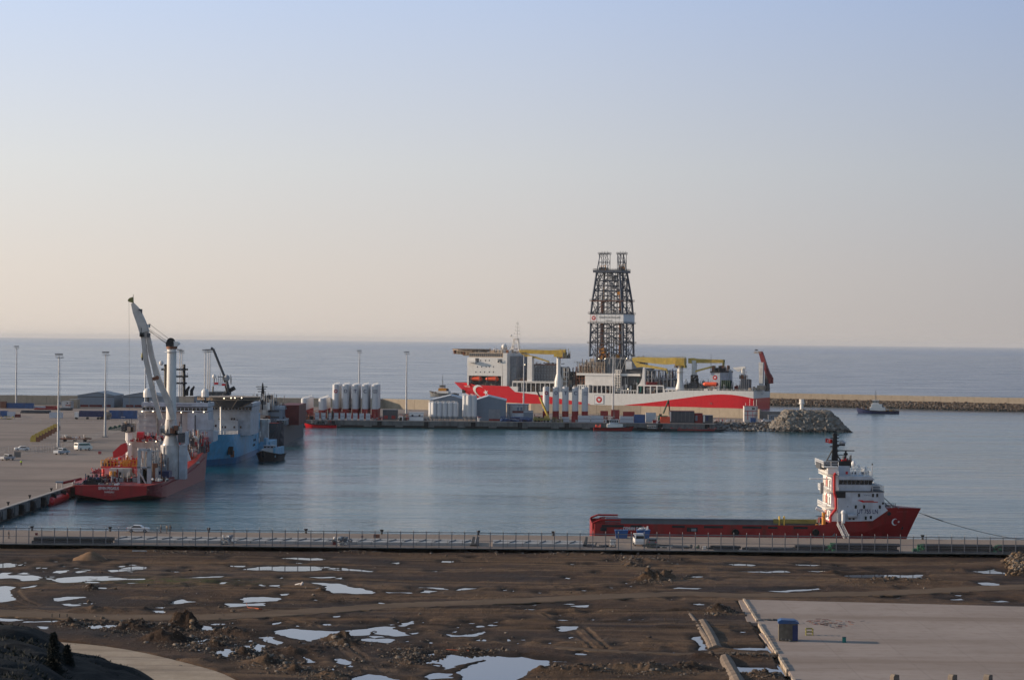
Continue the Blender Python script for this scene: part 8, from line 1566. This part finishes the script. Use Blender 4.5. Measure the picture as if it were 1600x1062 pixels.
# yard fences on the apron
def thinfence(pts, h, lab, step=3.0):
    W_ = [G(a, c, ZQ) for a, c in pts]; rt = empty('yard_fence', tuple(W_[0]), 0, lab, 'fence'); b = MB(); o = W_[0]
    for a, c in zip(W_, W_[1:]):
        a = a-o; c = c-o; n = int((c-a).length/step)
        for i in range(n+1): p = a.lerp(c, i/max(n, 1)); b.bar(p, p+Vector((0, 0, h)), .07, 'grey')
        for z in (.3, h*.5, h): b.bar(a+Vector((0, 0, z)), c+Vector((0, 0, z)), .05, 'grey')
    b.build('fence_panels', rt)
thinfence([(-20, 661), (200, 661)], 2.2, 'thin grey yard fence crossing the far apron', 4); thinfence([(-10, 712), (9, 707), (100, 699), (190, 674), (196, 672)], 2.2, 'thin grey fence slanting between the two light masts', 2); thinfence([(22, 714), (60, 708), (100, 704)], 2.0, 'short thin fence beside the white car', 2)
p = G(26, 714, ZQ); b = MB(); b.box(-.9, 1.4, -.1, .1, 0, 1.9, 'concdark'); b.build('x').name = 'gate_panel'; tag(bpy.data.objects['gate_panel'], 'dark solid gate panel in front of the white car', 'gate'); bpy.data.objects['gate_panel'].location = p
# bollard light / gangway gear near the crane ship
p = G(93, 763, ZQ); rt = empty('shore_gangway', tuple(p), 0, 'small grey shore gangway frame beside the crane ship stern', 'gangway'); b = MB(); b.box(-1, 1, -.8, .8, 1.6, 2.0, 'slate'); b.build('platform', rt)
for x in (-.8, .8): b = MB(); b.bar((x, 0, 0), (x, 0, 1.6), .2, 'galv'); b.build('leg', rt)
b = MB(); b.bar((1, 0, 1.6), (5.5, 3, 2.6), .5, 'dullred'); b.build('ramp', rt)
mat('hutwall', (.15, .125, .095), .8, var=.3, scale=1.5, dirt=(.06, .05, .045), damt=.7)
# ---------------- pad hut and blocks ----------------
p = G(1231, 1000, ZG+.3); rt = empty('site_hut', (p.x, p.y, ZG+.3), rad(-4), 'brown board hut with a blue sheet roof on the big concrete slab', 'hut'); b = MB(); b.box(-1.35, 1.35, -.9, 1.3, 0, 2.55, 'hutwall'); b.build('walls', rt)
b = MB(); b.prism([(-1.45, 2.5), (1.6, 2.5), (1.4, 2.75), (.9, 3.0), (-1.0, 3.05), (-1.45, 2.85)], -1.0, 1.45, 'blue'); b.build('roof', rt); b = MB(); b.box(1.0, 1.38, -.93, 1.2, .1, 2.35, 'navy'); b.box(.62, 1.38, -.95, -.9, .1, 2.3, 'navy'); b.build('door', rt)
b = MB(); b.cyl((0, -.4, 0), (.1, .3, .1), .1, None, 'palestone', 6); b.clutter(-1.0, .3, -1.5, -.95, 0, .6, 8, ['palestone', 'dkgrey'], 2, .2); b.build('boards', rt)
p = G(1265, 992, ZG+.3); b = MB(); b.cage(-.5, .5, 0, .8, 0, .95, 1, 2, .08, 'olive'); b.build('x').name = 'wooden_frame'; o = bpy.data.objects['wooden_frame']; tag(o, 'small open wooden frame beside the hut', 'frame'); o.location = p
p = G(1319, 1003, ZG+.3); rt = empty('cylinder_tank', tuple(p), 0, 'small teal drum standing in the long shadow of the hut', 'drum'); b = MB(); b.cyl((0, 0, 0), (0, 0, .75), .28, None, 'teal', 12); b.cyl((0, 0, .75), (0, 0, .8), .3, None, 'dkgrey', 12); b.build('drum', rt)
b = MB(); q = random.Random(4)
for _ in range(60): x, y = q.gauss(0, 1.8), q.gauss(0, 2.2); a = q.uniform(0, 3.14); l_ = q.uniform(.4, 1.3); b.bar((x, y, .05+q.random()*.25), (x+l_*math.cos(a), y+l_*math.sin(a), .05+q.random()*.2), .05, q.choice(['dkgrey', 'brown', 'hatchred', 'midgrey']))
tag(b.build('rebar_pile', loc=tuple(G(1295, 975, ZG+.3))), 'scattered pile of rusty steel bars on the slab behind the hut', 'steel bars')
b = MB(); q = random.Random(6)
for _ in range(26): x = q.uniform(-2.6, 2); b.bar((x, q.uniform(-.8, .8), .08), (x+q.uniform(.5, 1.5), q.uniform(-.8, .8), .12), .12, q.choice(['dkgrey', 'palestone', 'black']))
tag(b.build('timber_pile', loc=tuple(G(1208, 968.5, ZG+.3))), 'low pile of timbers at the slab kerb behind the hut', 'timber')
for i, (px, lab) in enumerate(((1401, 'weathered concrete block at the bottom edge, nearest the hut'), (1492, 'upright concrete block in the middle at the slab bottom'), (1548, 'upright concrete block farthest from the hut at the slab bottom'))):
    p = G(px, 1068, ZG+.3); b = MB(); b.prism([(-.5, 0), (.45, 0), (.38, 1.15), (-.25, 1.2), (-.45, .95)], 0, .8, 'stone'); tag(b.build('concrete_block', loc=tuple(p), rz=rad(25+i*9)), lab, 'concrete block')
# culvert pipe run and small things in the mud
def culvert(pts, r, lab, m='palestone'):
    b = MB(); P_ = [Vector((G(a, c, ZG).x, G(a, c, ZG).y, ZG-r*.35)) for a, c in pts]
    for a, c in zip(P_, P_[1:]):
        n = max(1, int((c-a).length/2.5))
        for i in range(n): b.cyl(a.lerp(c, i/n), a.lerp(c, (i+.94)/n), r, None, m, 12)
    tag(b.build('culvert_pipe'), lab, 'culvert')
mat('culv', (.19, .145, .11), .9, scale=.6, var=.2)
culvert([(1098, 972), (1106, 985), (1114, 1000), (1120, 1014)], .95, 'grey banked concrete culvert half buried in the mud beside the slab', 'culv'); culvert([(1075, 957), (1084, 968), (1094, 982), (1106, 1000), (1112, 1014)], .55, 'thin concrete drain running beside the big culvert', 'culv'); culvert([(1133, 1029), (1140, 1043), (1150, 1060), (1160, 1080)], 1.1, 'lower stretch of concrete culvert beyond the dirt track', 'culv')
mat('rustor', (.42, .10, .04), .7)
p = G(398, 952, ZG); b = MB(); b.bar((-1.2, 1, .2), (.8, -1.5, .35), .12, 'rustor'); b.bar((.8, -1.5, .35), (1.3, -1, .2), .14, 'rustor'); b.bar((-1.2, 1, .2), (-1.5, 1.4, .9), .05, 'rustor'); tag(b.build('orange_barrier', loc=tuple(p)), 'fallen orange barrier lying on the dirt track', 'barrier')
p = G(468, 915, ZG); b = MB(); b.bar((-.8, .6, .1), (.5, -.6, .5), .25, 'white_stained'); b.bar((.3, -.9, .1), (.6, -.4, .7), .3, 'white_stained'); tag(b.build('broken_pipe', loc=tuple(p)), 'broken white pipe lying in the mud beside a pool', 'pipe')
p = G(218, 862.5, ZG); b = MB(); b.box(-1.4, 1.4, -.3, .3, 0, .18, 'white_stained'); b.box(-1.4, 1.4, -.3, -.25, .18, .25, 'white_stained'); tag(b.build('white_plank', loc=(p.x, p.y, ZG+.2)), 'white plank lying in the mud below the fence', 'plank')
p = G(715, 1018, ZG); b = MB(); b.bar((-1.6, .6, .25), (1.6, -.8, .3), .07, 'rustor'); tag(b.build('orange_pipe', loc=tuple(p)), 'thin orange pipe at the rim of the largest pool', 'pipe')
for i, px in enumerate((81, 93, 104.5)): p = G(px, 966, ZG); b = MB(); b.cyl((0, 0, -.1), (0, 0, .75), .09, None, 'black', 6); tag(b.build('marker_post', loc=tuple(p)), 'short black marker post beside the dirt track above the earth berm', 'post', 'three black marker posts')

# ---------------- thin sea haze ----------------
m = bpy.data.materials.new('haze'); m.use_nodes = True; n = m.node_tree; n.nodes.clear(); o = N(n, 'ShaderNodeOutputMaterial'); p = N(n, 'ShaderNodeVolumePrincipled'); p.inputs['Density'].default_value = HAZE; p.inputs['Color'].default_value = (.90, .92, .96, 1); p.inputs['Anisotropy'].default_value = .1; n.links.new(p.outputs[0], o.inputs['Volume']); MATS['haze'] = m
b = MB(); b.box(-62000, 62000, -1200, 92000, -1.5, 118, 'haze'); tag(b.build('haze'), 'thin pale sea haze over the harbour and the open sea', 'haze', kind='stuff')
